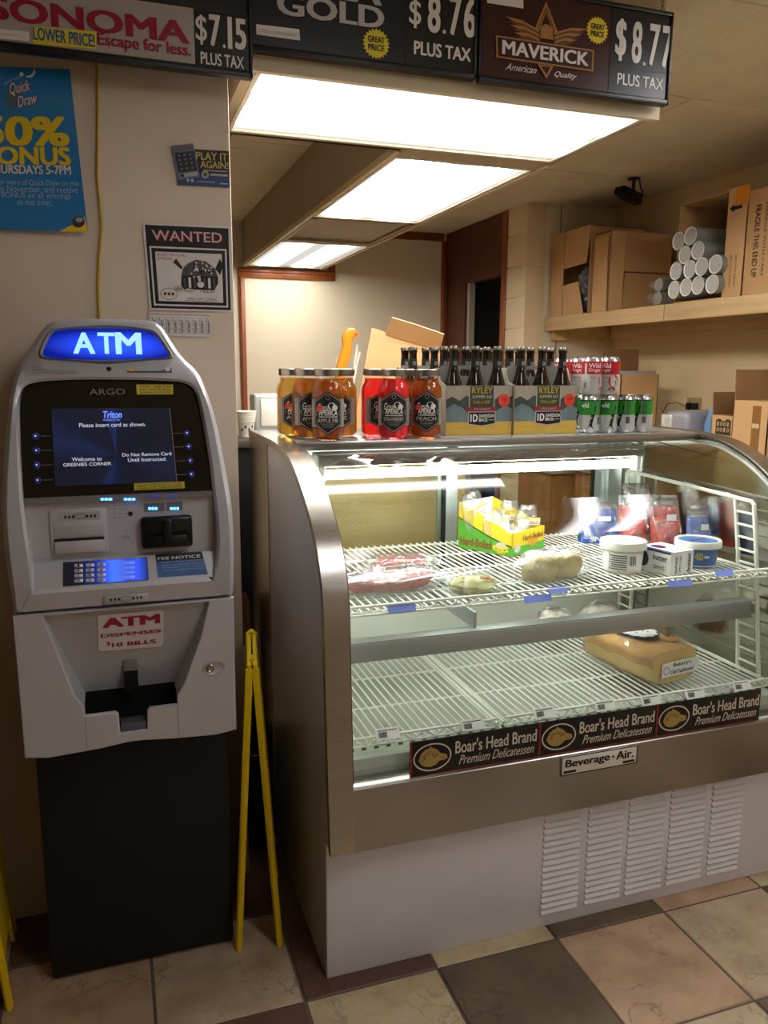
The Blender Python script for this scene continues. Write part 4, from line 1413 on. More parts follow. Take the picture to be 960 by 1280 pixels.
S2 = Sign('price_sign', 'dark navy price sign with silver GOLD lettering, priced $8.76', .377, .982, 2.135, 2.272, 2.517)
b = MB()
cx = S2.p(507, 50)[0]
S2.rect(b, .38, cx - .002, 2.288, 2.504, m_nav, .0005)
for k in range(5):
    u, v = S2.p(330 + k * 30, 12 + k * 5)
S2.txt(b, 'GOLD', (346, 19), (480, 36), (480, 10), m_silv, .03)
S2.txt(b, 'RA', (408, -1), (477, 6), (477, -22), m_silv, .03)
S2.pol(b, [(320, 30.5), (374, 37), (375, 51), (320.5, 43.5)], m_wh, .002)
S2.txt(b, 'SURGEON GENERAL WARNING', (323, 40), (371, 46.5), (371, 43), m_gr, 0, 0, .0026)
S2.burst(b, (470, 55), 17)
b.build('brand_board', S2.t)
b = MB()
S2.rect(b, cx, .974, 2.288, 2.504, m_card, .0006)
S2.txt(b, '$', (511, 35), (526, 36), (526, 1), m_wh, .01); S2.txt(b, '8', (534, 41), (550, 42), (550, -4), m_wh, .03)
S2.txt(b, '.', (553, 42), (557, 43), (557, 38), m_wh, .03); S2.txt(b, '7', (561, 44), (576, 46), (576, -4), m_wh, .03); S2.txt(b, '6', (579, 46), (594, 49), (594, -2), m_wh, .03)
S2.txt(b, 'PLUS TAX', (517, 69), (588, 77), (588, 61), m_wh, .03)
b.build('price_card', S2.t)

S3 = Sign('price_sign', 'maroon price sign with a winged bronze emblem, priced $8.77', .987, 1.596, 2.125, 2.266, 2.515)
b = MB()
Z6 = lambda x, y: (580 + x / 2.526, y / 2.526)
cx = S3.p(*Z6(462, 150))[0]
S3.rect(b, .992, cx - .003, 2.282, 2.503, m_mar, .0005)
def z6(pts, m, h): S3.pol(b, [Z6(*q) for q in pts], m, h)
z6([(72, 0), (185, -14), (187, 28), (72, 10)], m_wh, .002)
# triangle, wings, banner, tail
z6([(258, 5), (302, 118), (286, 116), (258, 40), (234, 106), (218, 104)], m_brz, .0018)
z6([(258, 22), (292, 116), (288, 115), (258, 34), (229, 106), (226, 105)], m_brz2, .0022)
for sgn in (-1, 1):
    for k in range(6):
        if sgn < 0: tip = (128 + k * 7, 52 + k * 13); root = (236, 96 + k * 7)
        else: tip = (390 - k * 9, 92 + k * 9); root = (284, 104 + k * 7)
        mx_, my_ = (tip[0] + root[0]) / 2, (tip[1] + root[1]) / 2
        z6([tip, (mx_, my_ - 9), root, (root[0], root[1] + 9), (mx_, my_ + 8)] if sgn < 0 else [root, (mx_, my_ - 9), tip, (mx_, my_ + 8), (root[0], root[1] + 9)], m_brz if k % 2 == 0 else m_brz2, .0024 + .0003 * k)
z6([(240, 88), (252, 78), (264, 80), (276, 92), (280, 128), (238, 122)], m_brz, .0042)
z6([(98, 113), (408, 160), (405, 228), (100, 183)], m_brz, .0046)
z6([(103, 119), (403, 165), (400, 222), (105, 179)], m_mar, .005)
S3.txt(b, 'MAVERICK', Z6(117, 172), Z6(389, 212), Z6(389, 168), m_wh, .03, 0, .0056)
z6([(230, 204), (280, 212), (258, 250)], m_brz, .0046); z6([(240, 210), (270, 214), (258, 238)], m_mar, .005)
S3.txt(b, 'American', Z6(130, 220), Z6(228, 234), Z6(228, 212), m_wh, .0, .5); S3.txt(b, 'Quality', Z6(284, 245), Z6(354, 258), Z6(354, 234), m_wh, .0, .5)
S3.burst(b, Z6(420, 97), 14)
b.build('brand_board', S3.t)
b = MB()
S3.rect(b, cx, 1.588, 2.282, 2.503, m_card, .0006)
z6([(460, 204), (655, 229), (655, 236), (460, 211)], m_sf, .0012)
for t_, xa, xb in (('$', 474, 508), ('8', 526, 557), ('7', 580, 612), ('7', 620, 653)):
    ya = 190 + (xa - 474) * .16; S3.txt(b, t_, Z6(xa, ya), Z6(xb, ya + 5), Z6(xb, ya - 128), m_wh, .03)
S3.txt(b, '.', Z6(563, 208), Z6(572, 209), Z6(572, 198), m_wh, .03)
S3.txt(b, 'PLUS TAX', Z6(482, 266), Z6(627, 287), Z6(627, 250), m_wh, .02)
b.build('price_card', S3.t)

# ---------------------------------------------------------------- papers on the taupe wall
m_pblue = mat('poster_blue', '2b80c4', .22, coat=.3)
m_pyel = mat('poster_yellow', 'e8cc28', .35)
m_paper = mat('paper_white', 'd8d4d4', .6)
PW = PILY - .0025
def wq(px, py, dy=0):
    return at(px, py, y=PW - dy)
tl, tr_, br_, bl_ = wq(-44, 82, .004), wq(87, 86, .004), wq(110, 290, .02), wq(-50, 286, .004)
def FQD(u, v, h=0):
    p = (bl_ * (1 - u) + br_ * u) * (1 - v) + (tl * (1 - u) + tr_ * u) * v
    bul = .012 * math.sin(PI * v) * u * u + .004 * math.sin(7 * v + 4 * u) * u * .5
    return Vector((p.x, p.y - bul - h, p.z))
def inv(F, px, py):
    u, v = .5, .5
    for _ in range(40):
        d = RT * ((px - 480) / FPX) + UP * ((640 - py) / FPX) + _f
        P = F(u, v); t = (P.y) / d.y; Q = Vector((d.x * t, P.y, CAMZ + d.z * t))
        e = 1e-3; Fu = (F(u + e, v) - P) / e; Fv = (F(u, v + e) - P) / e
        dx, dz = Q.x - P.x, Q.z - P.z; den = Fu.x * Fv.z - Fu.z * Fv.x
        u += (dx * Fv.z - dz * Fv.x) / den; v += (Fu.x * dz - Fu.z * dx) / den
    return u, v
b = MB(); b.grid(lambda a, c: FQD(a, c, 0), 14, 20, m_pblue)
po = b.build('poster', None, 60); tag(po, 'blue glossy lottery poster with yellow 50% bonus lettering on the taupe wall', 'poster')
b = MB()
def qt(t, x0, yb, x1, yt, m, bold=.02, shear=0):
    u0, v0 = inv(FQD, x0, yb); u1, v1 = inv(FQD, x1, yt); b.text(t, FQD, u0, u1, v0, v1, m, bold, shear, .001)
qt('50%', -27, 181.5, 84, 146, m_pyel, .04); qt('BONUS', -23, 205, 87, 184, m_pyel, .04)
qt('THURSDAYS 5-7PM', -16, 216.5, 88, 207, m_wh, .03)
m_lb = mat('poster_pale_blue', '9dbfe0', .4)
for t, x0, x1, y in (('Buy $10 or more of Quick Draw on one', -30, 98, 232), ('ticket in November, and receive', -26, 97, 240), ('a 50% BONUS on all winnings', -24, 88, 248), ('on that ticket.', 21, 65, 256)):
    qt(t, x0, y, x1, y - 6.5, m_lb, .0)
def quad(pts, m, h=.001): b.poly([FQD(*inv(FQD, *q), h) for q in pts], m)
quad([(9, 112), (22, 109), (22, 134), (9, 136)], mat('logo_grey', '4f6878', .4))
F2 = lambda u, v, h=0: FQD(*inv(FQD, 12 + u * 27, 122 - v * 17 - u * 6), h)
b.text('Quick', F2, .02, .96, 0, 1, m_crim, .03, .0, .001); b.text('Quick', F2, .0, .94, .03, 1.02, m_wh, .01, .0, .0018)
F2 = lambda u, v, h=0: FQD(*inv(FQD, 23 + u * 24, 135 - v * 14 - u * 6), h)
b.text('Draw', F2, .02, .99, 0, 1, m_crim, .03, .0, .001); b.text('Draw', F2, .0, .96, .03, 1.02, m_wh, .01, .0, .0018)
F2 = lambda u, v, h=0: FQD(*inv(FQD, 5 + u * 24, 107 - v * 4 - u * 10), h)
b.text('NEW YORK', F2, 0, 1, 0, 1, m_lb, .0)
for (x, y, r_) in ((27, 93, 2.6),):
    b.poly([FQD(*inv(FQD, x + r_ * math.cos(-a), y + r_ * math.sin(-a)), .001) for a in [2 * PI * i / 14 for i in range(14)]], m_wh)
arc = [(33, 97), (40, 97), (44, 92), (44, 87), (42, 87), (41, 91), (38, 94.5), (33, 95)]
quad(arc[::-1], m_wh)
quad([(74, 289.5), (90, 281), (106, 271), (109.5, 289.8)][::-1], m_pyel, .001)
b.poly([FQD(*inv(FQD, 98 + 8 * math.cos(-a), 277.5 + 7 * math.sin(-a)), .002) for a in [2 * PI * i / 20 for i in range(20)]], mat('seal_dark', '3a3640', .4))
b.poly([FQD(*inv(FQD, 99 + 4.5 * math.cos(-a), 275 + 3 * math.sin(-a)), .0028) for a in [2 * PI * i / 12 for i in range(12)]], m_gr)
b.build('lettering', po)

def paper(name, label, corners, m, cat, dy=.001):
    q = [wq(*c, dy) for c in corners]
    F = FQ(*q)
    b = MB(); b.loft([[F(0, 0, 0), F(1, 0, 0), F(1, 1, 0), F(0, 1, 0)], [F(0, 0, -.0006), F(1, 0, -.0006), F(1, 1, -.0006), F(0, 1, -.0006)]], m)
    o = b.build(name); tag(o, label, cat)
    return o, F
o, F = paper('wanted_poster', 'black and white WANTED notice on the edge of the taupe wall', ((178, 278), (288, 283), (291, 390), (187, 387)), m_paper, 'poster')
b = MB()
b.rect(F, .025, .975, .02, .975, BLACK, .0005)
b.rect(F, .055, .945, .05, .735, m_paper, .0009); b.rect(F, .075, .925, .07, .715, BLACK, .0013); b.rect(F, .115, .885, .105, .675, m_paper, .0017)
b.text('WANTED', F, .1, .9, .80, .915, m_crim, .03, 0, .001); b.text('WANTED', F, .095, .895, .805, .92, mat('notice_pink', 'd8b4bc', .6), .006, 0, .0016)
b.text('GUNS, WATCHES', F, .13, .47, .625, .655, m_crim, 0, .1, .0022); b.text('JEWELRY', F, .13, .31, .575, .61, m_crim, 0, .1, .0022)
b.text('WILL PAY CASH!', F, .45, .8, .128, .155, BLACK, .0, .1, .0022); b.rect(F, .43, .82, .115, .120, m_crim, .0022)
m_ink = mat('ink_grey', '4a4a4c', .6)
# line drawing: a heaped open chest with coins and a lid
b.pl(F, [(.42, .25), (.78, .25), (.83, .33), (.83, .41), (.40, .41), (.39, .30)], BLACK, .0022)
for i in range(7): b.rect(F, .42 + i * .058, .45 + i * .058, .27, .39, m_paper if i % 2 else m_ink, .0026)
b.pl(F, [(.40, .41), (.83, .41), (.80, .5), (.70, .58), (.58, .60), (.48, .55), (.42, .48)], m_ink, .0024)
rn = random.Random(5)
for i in range(46):
    a, r_ = rn.random() * 2 * PI, rn.random()
    x, y = .61 + .17 * r_ * math.cos(a), .48 + .09 * r_ * math.sin(a)
    b.el(F, x, y, .016, .008, BLACK if i % 2 else m_paper, .0028 + i * .00002, 9, rn.random() * 3)
b.pl(F, [(.80, .50), (.86, .62), (.90, .55), (.86, .43)][::-1], BLACK, .0026); b.pl(F, [(.70, .60), (.84, .64), (.86, .62), (.80, .50)][::-1], m_paper, .0025)
b.ring(F, .62, .31, .05, .045, .008, BLACK, .003, 20); b.el(F, .62, .31, .042, .037, m_paper, .0028)
for x, y, rx, ry in ((.24, .19, .10, .07), (.48, .24, .06, .025), (.70, .235, .09, .02), (.36, .26, .05, .03)):
    b.el(F, x, y, rx, ry, m_paper, .0032); b.ring(F, x, y, rx, ry, .006, m_ink, .0034, 22)
    for k in range(3): b.el(F, x + (k - 1) * rx * .45, y, rx * .18, ry * .3, m_ink, .0034, 8)
b.pl(F, [(.31, .56), (.35, .60), (.42, .50), (.40, .48)][::-1], BLACK, .0026)
b.build('printing', o)
o, F = paper('tear_off_flyer', 'white flyer with tear-off phone tabs below the WANTED notice', ((185, 390), (263, 392), (263.5, 421), (187, 419)), m_paper, 'flyer', .002)
b = MB()
b.rect(F, 0, 1, .9, .94, mat('pink_line', 'b98a94', .6), .0005)
for i in range(9):
    x = .02 + i * .109
    b.rect(F, x - .002, x, 0, .88, m_ink, .0005)
    FV = lambda u, v, h=0, x=x: F(x + .02 + .085 * (1 - v), .06 + .78 * u, h)
    b.text('555-0142', FV, .05, .95, .62, .9, m_ink, .0, 0, .0008); b.text('MONEY', FV, .1, .8, .12, .5, BLACK, .03, 0, .0008)
b.build('printing', o)
o, F = paper('lottery_flyer', 'black and blue PLAY IT AGAIN flyer at the edge of the taupe wall', ((221, 185), (286, 189), (287, 234.5), (222, 231)), BLACK, 'flyer', .001)
b = MB()
b.rect(F, 0, 1, 0, .3, mat('flyer_blue', '2a3870', .4), .0005)
m_fy = mat('flyer_yellow', 'c8b45a', .5)
b.text('PLAY IT', F, .36, .97, .72, .93, m_fy, .02); b.text('AGAIN!', F, .44, .98, .50, .70, m_fy, .02)
b.rect(F, .5, .96, .42, .45, m_gr, .0006); b.el(F, .53, .32, .07, .1, m_gr, .001); b.el(F, .53, .32, .04, .06, m_ink, .0014)
b.rect(F, .63, .97, .30, .36, m_gr, .0008)
for x in (.2, .28): b.el(F, x, .14, .03, .05, m_lb, .001, 10)
b.rect(F, .36, .72, .11, .13, m_lb, .001); b.rect(F, .82, .96, .08, .11, m_lb, .001)
b.build('printing', o)
o, F = paper('scratch_card', 'small tilted lottery card taped over the left side of the black flyer', ((214, 182), (241.5, 179), (250, 221), (223, 225)), mat('card_blue', '5a7088', .45), 'card', .004)
b = MB()
b.rect(F, .08, .94, .2, .78, mat('card_dark', '20242c', .5), .0005)
b.text('CASH', F, .12, .9, .84, .95, mat('card_red', '9c4a40', .5), .03)
for k in range(4):
    for j in range(3): b.el(F, .25 + j * .25, .3 + k * .13, .06, .03, m_slate, .0008, 10)
b.rect(F, .1, .92, .05, .16, m_gr, .0006); b.rect(F, .12, .3, .06, .15, BLACK, .001)
b.build('printing', o)
b = MB()
cpts = [(118, 75), (122.5, 85), (122.5, 130), (122, 175), (121.5, 220), (125, 255), (127, 285), (124, 320), (122.5, 360), (124, 395), (126, 430), (124, 470)]
b.tube([wq(x, y, .004) for x, y in cpts], .0038, mat('cord_yellow', 'b99a2c', .45), 8)
cd = b.build('extension_cord', None, 60); tag(cd, 'yellow cord running down the taupe wall behind the cash machine', 'cord')

# ---------------------------------------------------------------- folding wet floor stands
m_wet = mat('stand_yellow', 'd8b70e', .35)
def wet_floor(label, loc, rotz, spread, height, marks=True):
    """A-frame of two hinged boards; local X across the spread, local Y along the boards"""
    t = thing('wet_floor_stand', label, 'floor stand', (0, 0, 0))
    th, wd = .011, .29
    top = height
    for sg in (-1, 1):
        lean = math.atan2(spread / 2 - .006, top)
        M = Matrix.Translation((sg * .007, 0, top)) @ Matrix.Rotation(-sg * lean, 4, 'Y')
        Lg = top / math.cos(lean)
        F = lambda u, v, h=0: (h, u, -v)
        b = MB()
        outer = [(0, 0), (.02, .0)] + [(wd - .02, 0), (wd, .02)] + [(wd + .01, Lg), (wd - .045, Lg), (wd - .06, Lg - .10), (.05, Lg - .10), (.035, Lg), (-.01, Lg), (-.01, Lg - .02)]
        hole = [(.09, .03), (wd - .09, .03), (wd - .09, .055), (.09, .055)]
        b.plate(F, outer, [hole], th, m_wet, .002, th / 2)
        # raised rims along both long edges
        for y in (0, wd - .008): b.box(-.009, .009, y - .002, y + .010, -Lg, -.01, m_wet, b=.002)
        b.xf(M)
        o = b.build('board', t)
        if marks:
            b = MB()
            Fm = lambda u, v, h=0: (sg * (th / 2 + .0004 + h), (u if sg > 0 else wd - u), -v)
            def fl_(pts): b.poly([Fm(*q) for q in (pts if sg > 0 else pts)], BLACK)
            Ft = lambda u, v, h=0: Fm(u, .30 - v, 0)
            b.text('CAUTION', lambda u, v, h=0: Fm(u, .16 - v, .0), .03, wd - .03, 0, .05, BLACK, .03)
            b.text('WET', lambda u, v, h=0: Fm(u, .46 - v, .0), .06, wd - .06, 0, .05, BLACK, .03)
            b.text('FLOOR', lambda u, v, h=0: Fm(u, .53 - v, .0), .04, wd - .04, 0, .05, BLACK, .03)
            fl_([(.10, .36), (.15, .22), (.20, .36)]); fl_([(.05, .38), (.24, .38), (.24, .395), (.05, .395)])
            b.xf(M); b.build('warning_print', o)
    b = MB()
    for y in (.03, wd - .05): b.tube([(0, y, top - .002), (0, y + .03, top - .002)], .009, m_wet, 10)
    b.build('hinge', t)
    t.location = loc; t.rotation_euler.z = rotz
    return t
ya, yb_ = at(299, 1187, z=0), at(349, 1180, z=0)
mid = (ya + yb_) / 2
ht = at(316, 832, y=mid.y).z
wet_floor('yellow folding floor stand standing edge on between cash machine and case', (mid.x, mid.y, 0), -math.atan2(mid.x, mid.y) + .0, (yb_ - ya).length, ht)
pl_ = at(14, 1262, z=0)
wet_floor('yellow floor stand at the left picture edge beside the black cabinet', (pl_.x - .070, pl_.y + .0, 0), R(4), .13, .86)
# ---------------------------------------------------------------- food inside the case
m_wrap = clear('plastic_wrap', 'f4f6f6', .10, .16, 1, bump=1.0, bs=45, haze=.05)
m_wrapc = clear('clear_clamshell', 'f2f6f4', .06, .08, 1, bump=.25, bs=30, haze=.05)
m_meat = mat('cured_meat', '8e2a20', .5, var=.35, vs=40)
m_bun = mat('bread_roll', 'b98a4e', .7, var=.25, vs=14)
m_let = mat('pale_filling', 'b9b07a', .6, var=.3, vs=25)
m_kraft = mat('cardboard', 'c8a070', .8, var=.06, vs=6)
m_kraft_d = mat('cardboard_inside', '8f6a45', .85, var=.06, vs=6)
m_tub = mat('tub_white', 'e2dfd6', .35)
m_lblue = mat('tub_blue', '3b6ea8', .4, var=.15, vs=30)
ZS_ = ZU + .0034
rn = random.Random(11)
def blob(cx, cy, cz, rx, ry, rz, m, b, seed=0, amp=.12, rot=0, flat=True, nu=26, nv=14, sq=1.0):
    """lumpy closed form resting on cz (its underside flattened)"""
    r_ = random.Random(seed); ph = [r_.random() * 6 for _ in range(6)]
    c, s_ = math.cos(rot), math.sin(rot)
    loops = []
    def sgn(v, e): return math.copysign(abs(v) ** e, v)
    for j in range(1, nv):
        t = -PI / 2 + PI * j / nv
        lp = []
        for i in range(nu):
            a = 2 * PI * i / nu
            k = 1 + amp * (.5 * math.sin(3 * a + ph[0] + 2 * t) + .3 * math.sin(5 * a + ph[1] - 3 * t) + .3 * math.sin(7 * t + ph[2] + a))
            x, y, z = rx * k * sgn(math.cos(a), sq) * math.cos(t) ** .6, ry * k * sgn(math.sin(a), sq) * math.cos(t) ** .6, rz * math.sin(t) * (1 + amp * .6 * math.sin(4 * a + ph[3]) + amp * .5 * math.sin(9 * a + ph[4]))
            if flat: z = max(z, -rz * .75)
            lp.append(Vector((cx + x * c - y * s_, cy + x * s_ + y * c, cz + z + rz * .75)))
        loops.append(lp)
    b.loft(loops, m)
# egg box: tall at the back, curved cut-down side, green and yellow
eL, eM, eR = at(582, 680, z=ZS_), at(640, 698, z=ZS_), at(678, 685, z=ZS_)
eM = Vector((1.177, 2.205, ZS_))
ex = (eR - eM); ex.z = 0; W_ = .19; ex.normalize()
ey = Vector((-ex.y, ex.x, 0)); D_ = .212
eg = thing('egg_box', 'open green and yellow display box of wrapped hard-boiled eggs on the upper shelf', 'box', (eM.x, eM.y, ZS_))
m_egr = mat('box_green', '4a9424', .45); m_eye = mat('box_yellow', 'd0b422', .45)
def E_(u, v, z): p = eM + ex * u + ey * v; return Vector((p.x, p.y, ZS_ + z))
hz = lambda t: .075 + (.150 - .075) * (max(0, (t - .1) / .9)) ** .8
prof = [(D_ * i / 12, hz(i / 12)) for i in range(13)]
b = MB(); T_ = .004
b.loft([[E_(0, 0, .0005), E_(W_, 0, .0005), E_(W_, D_, .0005), E_(0, D_, .0005)], [E_(0, 0, T_), E_(W_, 0, T_), E_(W_, D_, T_), E_(0, D_, T_)]], m_kraft)
for u0 in (0, W_ - T_):
    lp0 = [E_(u0, 0, 0)] + [E_(u0, v, z) for v, z in prof] + [E_(u0, D_, 0)]
    lp1 = [E_(u0 + T_, 0, 0)] + [E_(u0 + T_, v, z) for v, z in prof] + [E_(u0 + T_, D_, 0)]
    b.loft([lp0, lp1], m_eye)
b.loft([[E_(0, 0, 0), E_(W_, 0, 0), E_(W_, T_, 0), E_(0, T_, 0)], [E_(0, 0, .075), E_(W_, 0, .075), E_(W_, T_, .075), E_(0, T_, .075)]], m_eye)
b.loft([[E_(0, D_ - T_, 0), E_(W_, D_ - T_, 0), E_(W_, D_, 0), E_(0, D_, 0)], [E_(0, D_ - T_, .15), E_(W_, D_ - T_, .15), E_(W_, D_, .15), E_(0, D_, .15)]], m_wh)
b.build('carton', eg)
b = MB()
Fl = lambda u, v, h=0: E_(-h, u, v)      # long side, u = distance from the near corner backwards
Ffr = lambda u, v, h=0: E_(u, -h, v)
gpts = [(v, min(z, .03 + .07 * (v / D_) ** 1.3)) for v, z in prof]
Fl2 = lambda u, v, h=0: E_(-h, u, v)
b.poly([Fl(0, 0, .0006)] + [Fl(v, z, .0006) for v, z in gpts] + [Fl(D_, 0, .0006)], m_egr)
for i in range(12):
    (v0, q0), (v1, q1) = gpts[i], gpts[i + 1]
    b.poly([Fl(v0, q0, .001), Fl(v1, q1, .001), Fl(v1, q1 + .004, .001), Fl(v0, q0 + .004, .001)], BLACK)
b.rect(Ffr, 0, W_, 0, .028, m_egr, .0006)
Flr = lambda u, v, h=0: E_(-h, D_ - u, v)
m_egt = mat('box_dark_red', '7c2418', .5)
b.text('Hard-Boiled', Flr, .01, .135, .012, .040, m_egt, .03, 0, .0012); b.text('eggs', Flr, .14, .20, .004, .030, m_eye, .03, 0, .0012)
b.text('Hard-Boiled', Ffr, .06, W_ - .01, .042, .062, m_egt, .02, 0, .0012); b.text('eggs', Ffr, .09, W_ - .04, .018, .040, mat('box_orange', 'cf8a20', .5), .02, 0, .0012)
b.el(Ffr, .03, .022, .018, .012, m_gr, .0014, 16); b.el(Fl, .04, .03, .02, .012, m_gr, .0014, 16)
b.text('Peel', Flr, .02, .05, .085, .1, mat('box_lime', '9a9a1c', .5), .02, 0, .0012)
b.build('printing', eg)
egg_lb = ['wrapped egg packet standing in the egg box, at its back left', 'wrapped egg packet standing in the egg box, at its front right', 'wrapped egg packet lying low in the middle of the egg box', 'wrapped egg packet at the right wall of the egg box']
m_eggw = mat('egg_white', 'e6e2d8', .35)
for k, (u, v, z, h, tl_) in enumerate(((.045, .165, .075, .13, -12), (.135, .05, .03, .11, 10), (.06, .085, .03, .10, -20), (.145, .135, .04, .11, 14))):
    t = thing('egg_packet', egg_lb[k], 'egg packet', tuple(E_(u, v, .006)), 'egg packets in the green and yellow box')
    b = MB(); q = E_(u, v, .006 + z * .45)
    blob(q.x - .013, q.y, q.z + .004, .024, .018, .024, m_eggw, b, k, .02); blob(q.x + .03, q.y, q.z + .004, .024, .018, .024, m_eggw, b, k + 9, .02)
    blob(q.x + .008, q.y + .002, q.z + .036, .024, .018, .022, m_eggw, b, k + 4, .02)
    b.build('eggs', t)
    b = MB(); M_ = Matrix.Translation(q) @ Matrix.Rotation(R(tl_), 4, 'Y') @ Matrix.Rotation(math.atan2(ex.y, ex.x), 4, 'Z')
    def wrapf(a, c, M_=M_, h=h, k=k):
        ang = 2 * PI * a; f = math.sin(PI * (.08 + .84 * c)) ** .6
        return M_ @ Vector((.052 * math.cos(ang) * (.55 + .45 * f) + .003 * math.sin(11 * a + c * 17 + k), (.006 + .022 * f) * math.sin(ang), c * h * 1.15 + .003 * math.sin(ang * 3)))
    b.grid(wrapf, 30, 14, m_wrap); b.build('wrapper', t)
    b = MB(); Fk = lambda u_, v_, h_=0, M_=M_: M_ @ Vector((u_, -.028 - h_, v_))
    b.rect(Fk, -.036, .036, h * .60, h * .82, mat('packet_label', 'c8b85c', .45), .002); b.rect(Fk, -.036, .036, h * .60, h * .74, m_wh, .0026)
    b.text('EGGS', Fk, -.03, .03, h * .62, h * .72, m_crim, .03, 0, .003)
    b.build('packet_label', t)

# wrapped meats, rolls and salad in front of the eggs
def wrapped(name, label, cat, px, py, rx, ry, rz, rot, inner, seed, group=None, lumps=1, over=1.12):
    c = at(px, py, z=ZS_)
    t = thing(name, label, cat, (c.x, c.y, ZS_), group)
    b = MB()
    if lumps == 1: blob(c.x, c.y, ZS_ + .002, rx * .88, ry * .82, rz * .8, inner, b, seed, .10, rot, True, 36, 12, .7)
    else:
        for k in range(lumps):
            d = (k - (lumps - 1) / 2) * rx * 1.55 / lumps
            blob(c.x + d * math.cos(rot), c.y + d * math.sin(rot), ZS_ + .002, rx / lumps * .92, ry * .78, rz * .8, inner, b, seed + k, .08, rot, True, 26, 12, .8)
    b.build('filling', t)
    b = MB(); blob(c.x, c.y, ZS_ + .0006, rx * over, ry * over, rz, m_wrap, b, seed + 50, .10, rot, True, 60, 18, .75)
    # twisted wrap ends
    for sg in (-1, 1):
        ce_ = Vector((c.x + sg * rx * over * math.cos(rot), c.y + sg * rx * over * math.sin(rot), ZS_ + .006))
        d = Vector((math.cos(rot) * sg, math.sin(rot) * sg, 0)); n_ = Vector((-d.y, d.x, 0))
        b.grid(lambda a, q, ce_=ce_, d=d, n_=n_: ce_ - d * .012 + d * .035 * q + n_ * (a - .5) * ry * 1.3 * (.6 + .5 * q) + Vector((0, 0, .004 + .006 * math.sin(a * 19) * q)), 20, 5, m_wrap)
    b.build('wrap', t)
    return t
wrapped('meat_packet', 'wrapped packet of dark red sliced meat at the front left of the upper shelf', 'food packet', 487, 736, .145, .06, .032, R(6), m_meat, 1)
wrapped('meat_packet', 'smaller wrapped meat packet lying behind the front one, near the left end of the shelf', 'food packet', 502, 711, .10, .05, .026, R(3), m_meat, 2)
wrapped('sandwich_roll', 'long wrapped roll lying across the middle of the upper shelf before the egg box', 'sandwich', 690, 722, .122, .046, .046, R(12), mat('roll_olive', 'a8965c', .65, var=.35, vs=16), 3, None, 2)
# clear clamshell with a salad
c = at(592, 738, z=ZS_)
t = thing('salad_box', 'clear plastic box of pale salad between the meat packets and the long roll', 'food box', (c.x, c.y, ZS_))
b = MB(); blob(c.x, c.y, ZS_ + .002, .065, .045, .020, m_let, b, 31, .2); blob(c.x + .03, c.y - .01, ZS_ + .024, .018, .014, .009, mat('carrot', 'b8572a', .5), b, 33, .2); b.build('salad', t)
b = MB()
for z0, z1, r0, r1 in ((.001, .022, .95, 1.05), (.023, .05, 1.05, .8)):
    lo_, hi_ = [], []
    for i in range(40):
        a = 2 * PI * i / 40; sx = math.copysign(abs(math.cos(a)) ** .55, math.cos(a)); sy = math.copysign(abs(math.sin(a)) ** .55, math.sin(a))
        lo_.append(Vector((c.x + .082 * r0 * sx, c.y + .06 * r0 * sy, ZS_ + z0))); hi_.append(Vector((c.x + .082 * r1 * sx, c.y + .06 * r1 * sy, ZS_ + z1)))
    b.loft([lo_, hi_], m_wrapc, z0 < .01, z0 > .01)
b.build('clamshell', t)

# tubs and butter
def tub(label, px, py, r_, h, body, lidm, art):
    c = at(px, py, z=ZS_); cy = c.y + r_ * .8
    x = at(px, py, z=ZS_).x * (cy / c.y)
    t = thing('tub', label, 'tub', (x, cy, ZS_))
    b = MB(); b.lathe([(0, 0), (r_ * .78, 0), (r_ * .82, .003), (r_ * .9, h * .74), (r_ * .97, h * .76), (r_ * .97, h * .8), (0, h * .8)], x, cy, ZS_, body, 40); b.build('bowl', t)
    b = MB(); b.lathe([(r_ * .98, h * .74), (r_ * 1.03, h * .76), (r_ * 1.03, h * .95), (r_ * 1.0, h), (r_ * .93, h), (r_ * .9, h * .95), (0, h * .95)], x, cy, ZS_, m_tub, 40)
    l = b.build('lid', t)
    Ft = lambda u, v, h_=0: (x + u, cy + v, ZS_ + h * .95 + h_)
    b = MB(); b.el(Ft, 0, 0, r_ * .86, r_ * .86, lidm, .0005, 36); b.el(Ft, 0, 0, r_ * .5, r_ * .4, m_wh if art else m_lblue, .001, 24)
    b.text('SPREAD' if not art else 'SOFT', Ft, -r_ * .42, r_ * .42, -r_ * .12, r_ * .12, m_crim, .03, 0, .0016)
    b.build('lid_print', l)
    F0 = FC(x, cy, r_ * .89, -PI / 2 - math.atan2(x, cy) * 1); Fb = lambda u, v, h=0: F0(u, ZS_ + v, h)
    b = MB()
    if art:
        b.strips(Fb, [(-.055, h * .12), (.055, h * .12), (.055, h * .68), (-.055, h * .68)], m_wh, .002, 14)
        for i in range(7): b.crect(Fb, -.035 + (i % 3) * .002, .012, h * (.16 + .07 * i), h * (.19 + .07 * i), m_ink, .0035)
        b.rect(Fb, -.038, -.0365, h * .14, h * .66, m_ink, .0035)
        for i in range(5): b.rect(Fb, .02 + i * .004, .022 + i * .004, h * .3, h * .6, BLACK, .0035)
    else:
        b.strips(Fb, [(-.06, h * .08), (.06, h * .08), (.06, h * .12), (-.06, h * .12)], m_wh, .002, 14)
        b.text('40', Fb, -.006, .016, h * .34, h * .62, m_eye, .03, 0, .0035); b.rect(Fb, .02, .034, h * .42, h * .5, m_wh, .0035)
    b.build('print', t)
    return t
tub('white spread tub left of the butter box on the upper shelf', 777, 719, .0655, .092, m_tub, mat('lid_cream', 'c9c2ae', .5), True)
tub('blue spread tub with white lid right of the butter box', 870, 712, .0665, .080, m_lblue, m_lblue, False)
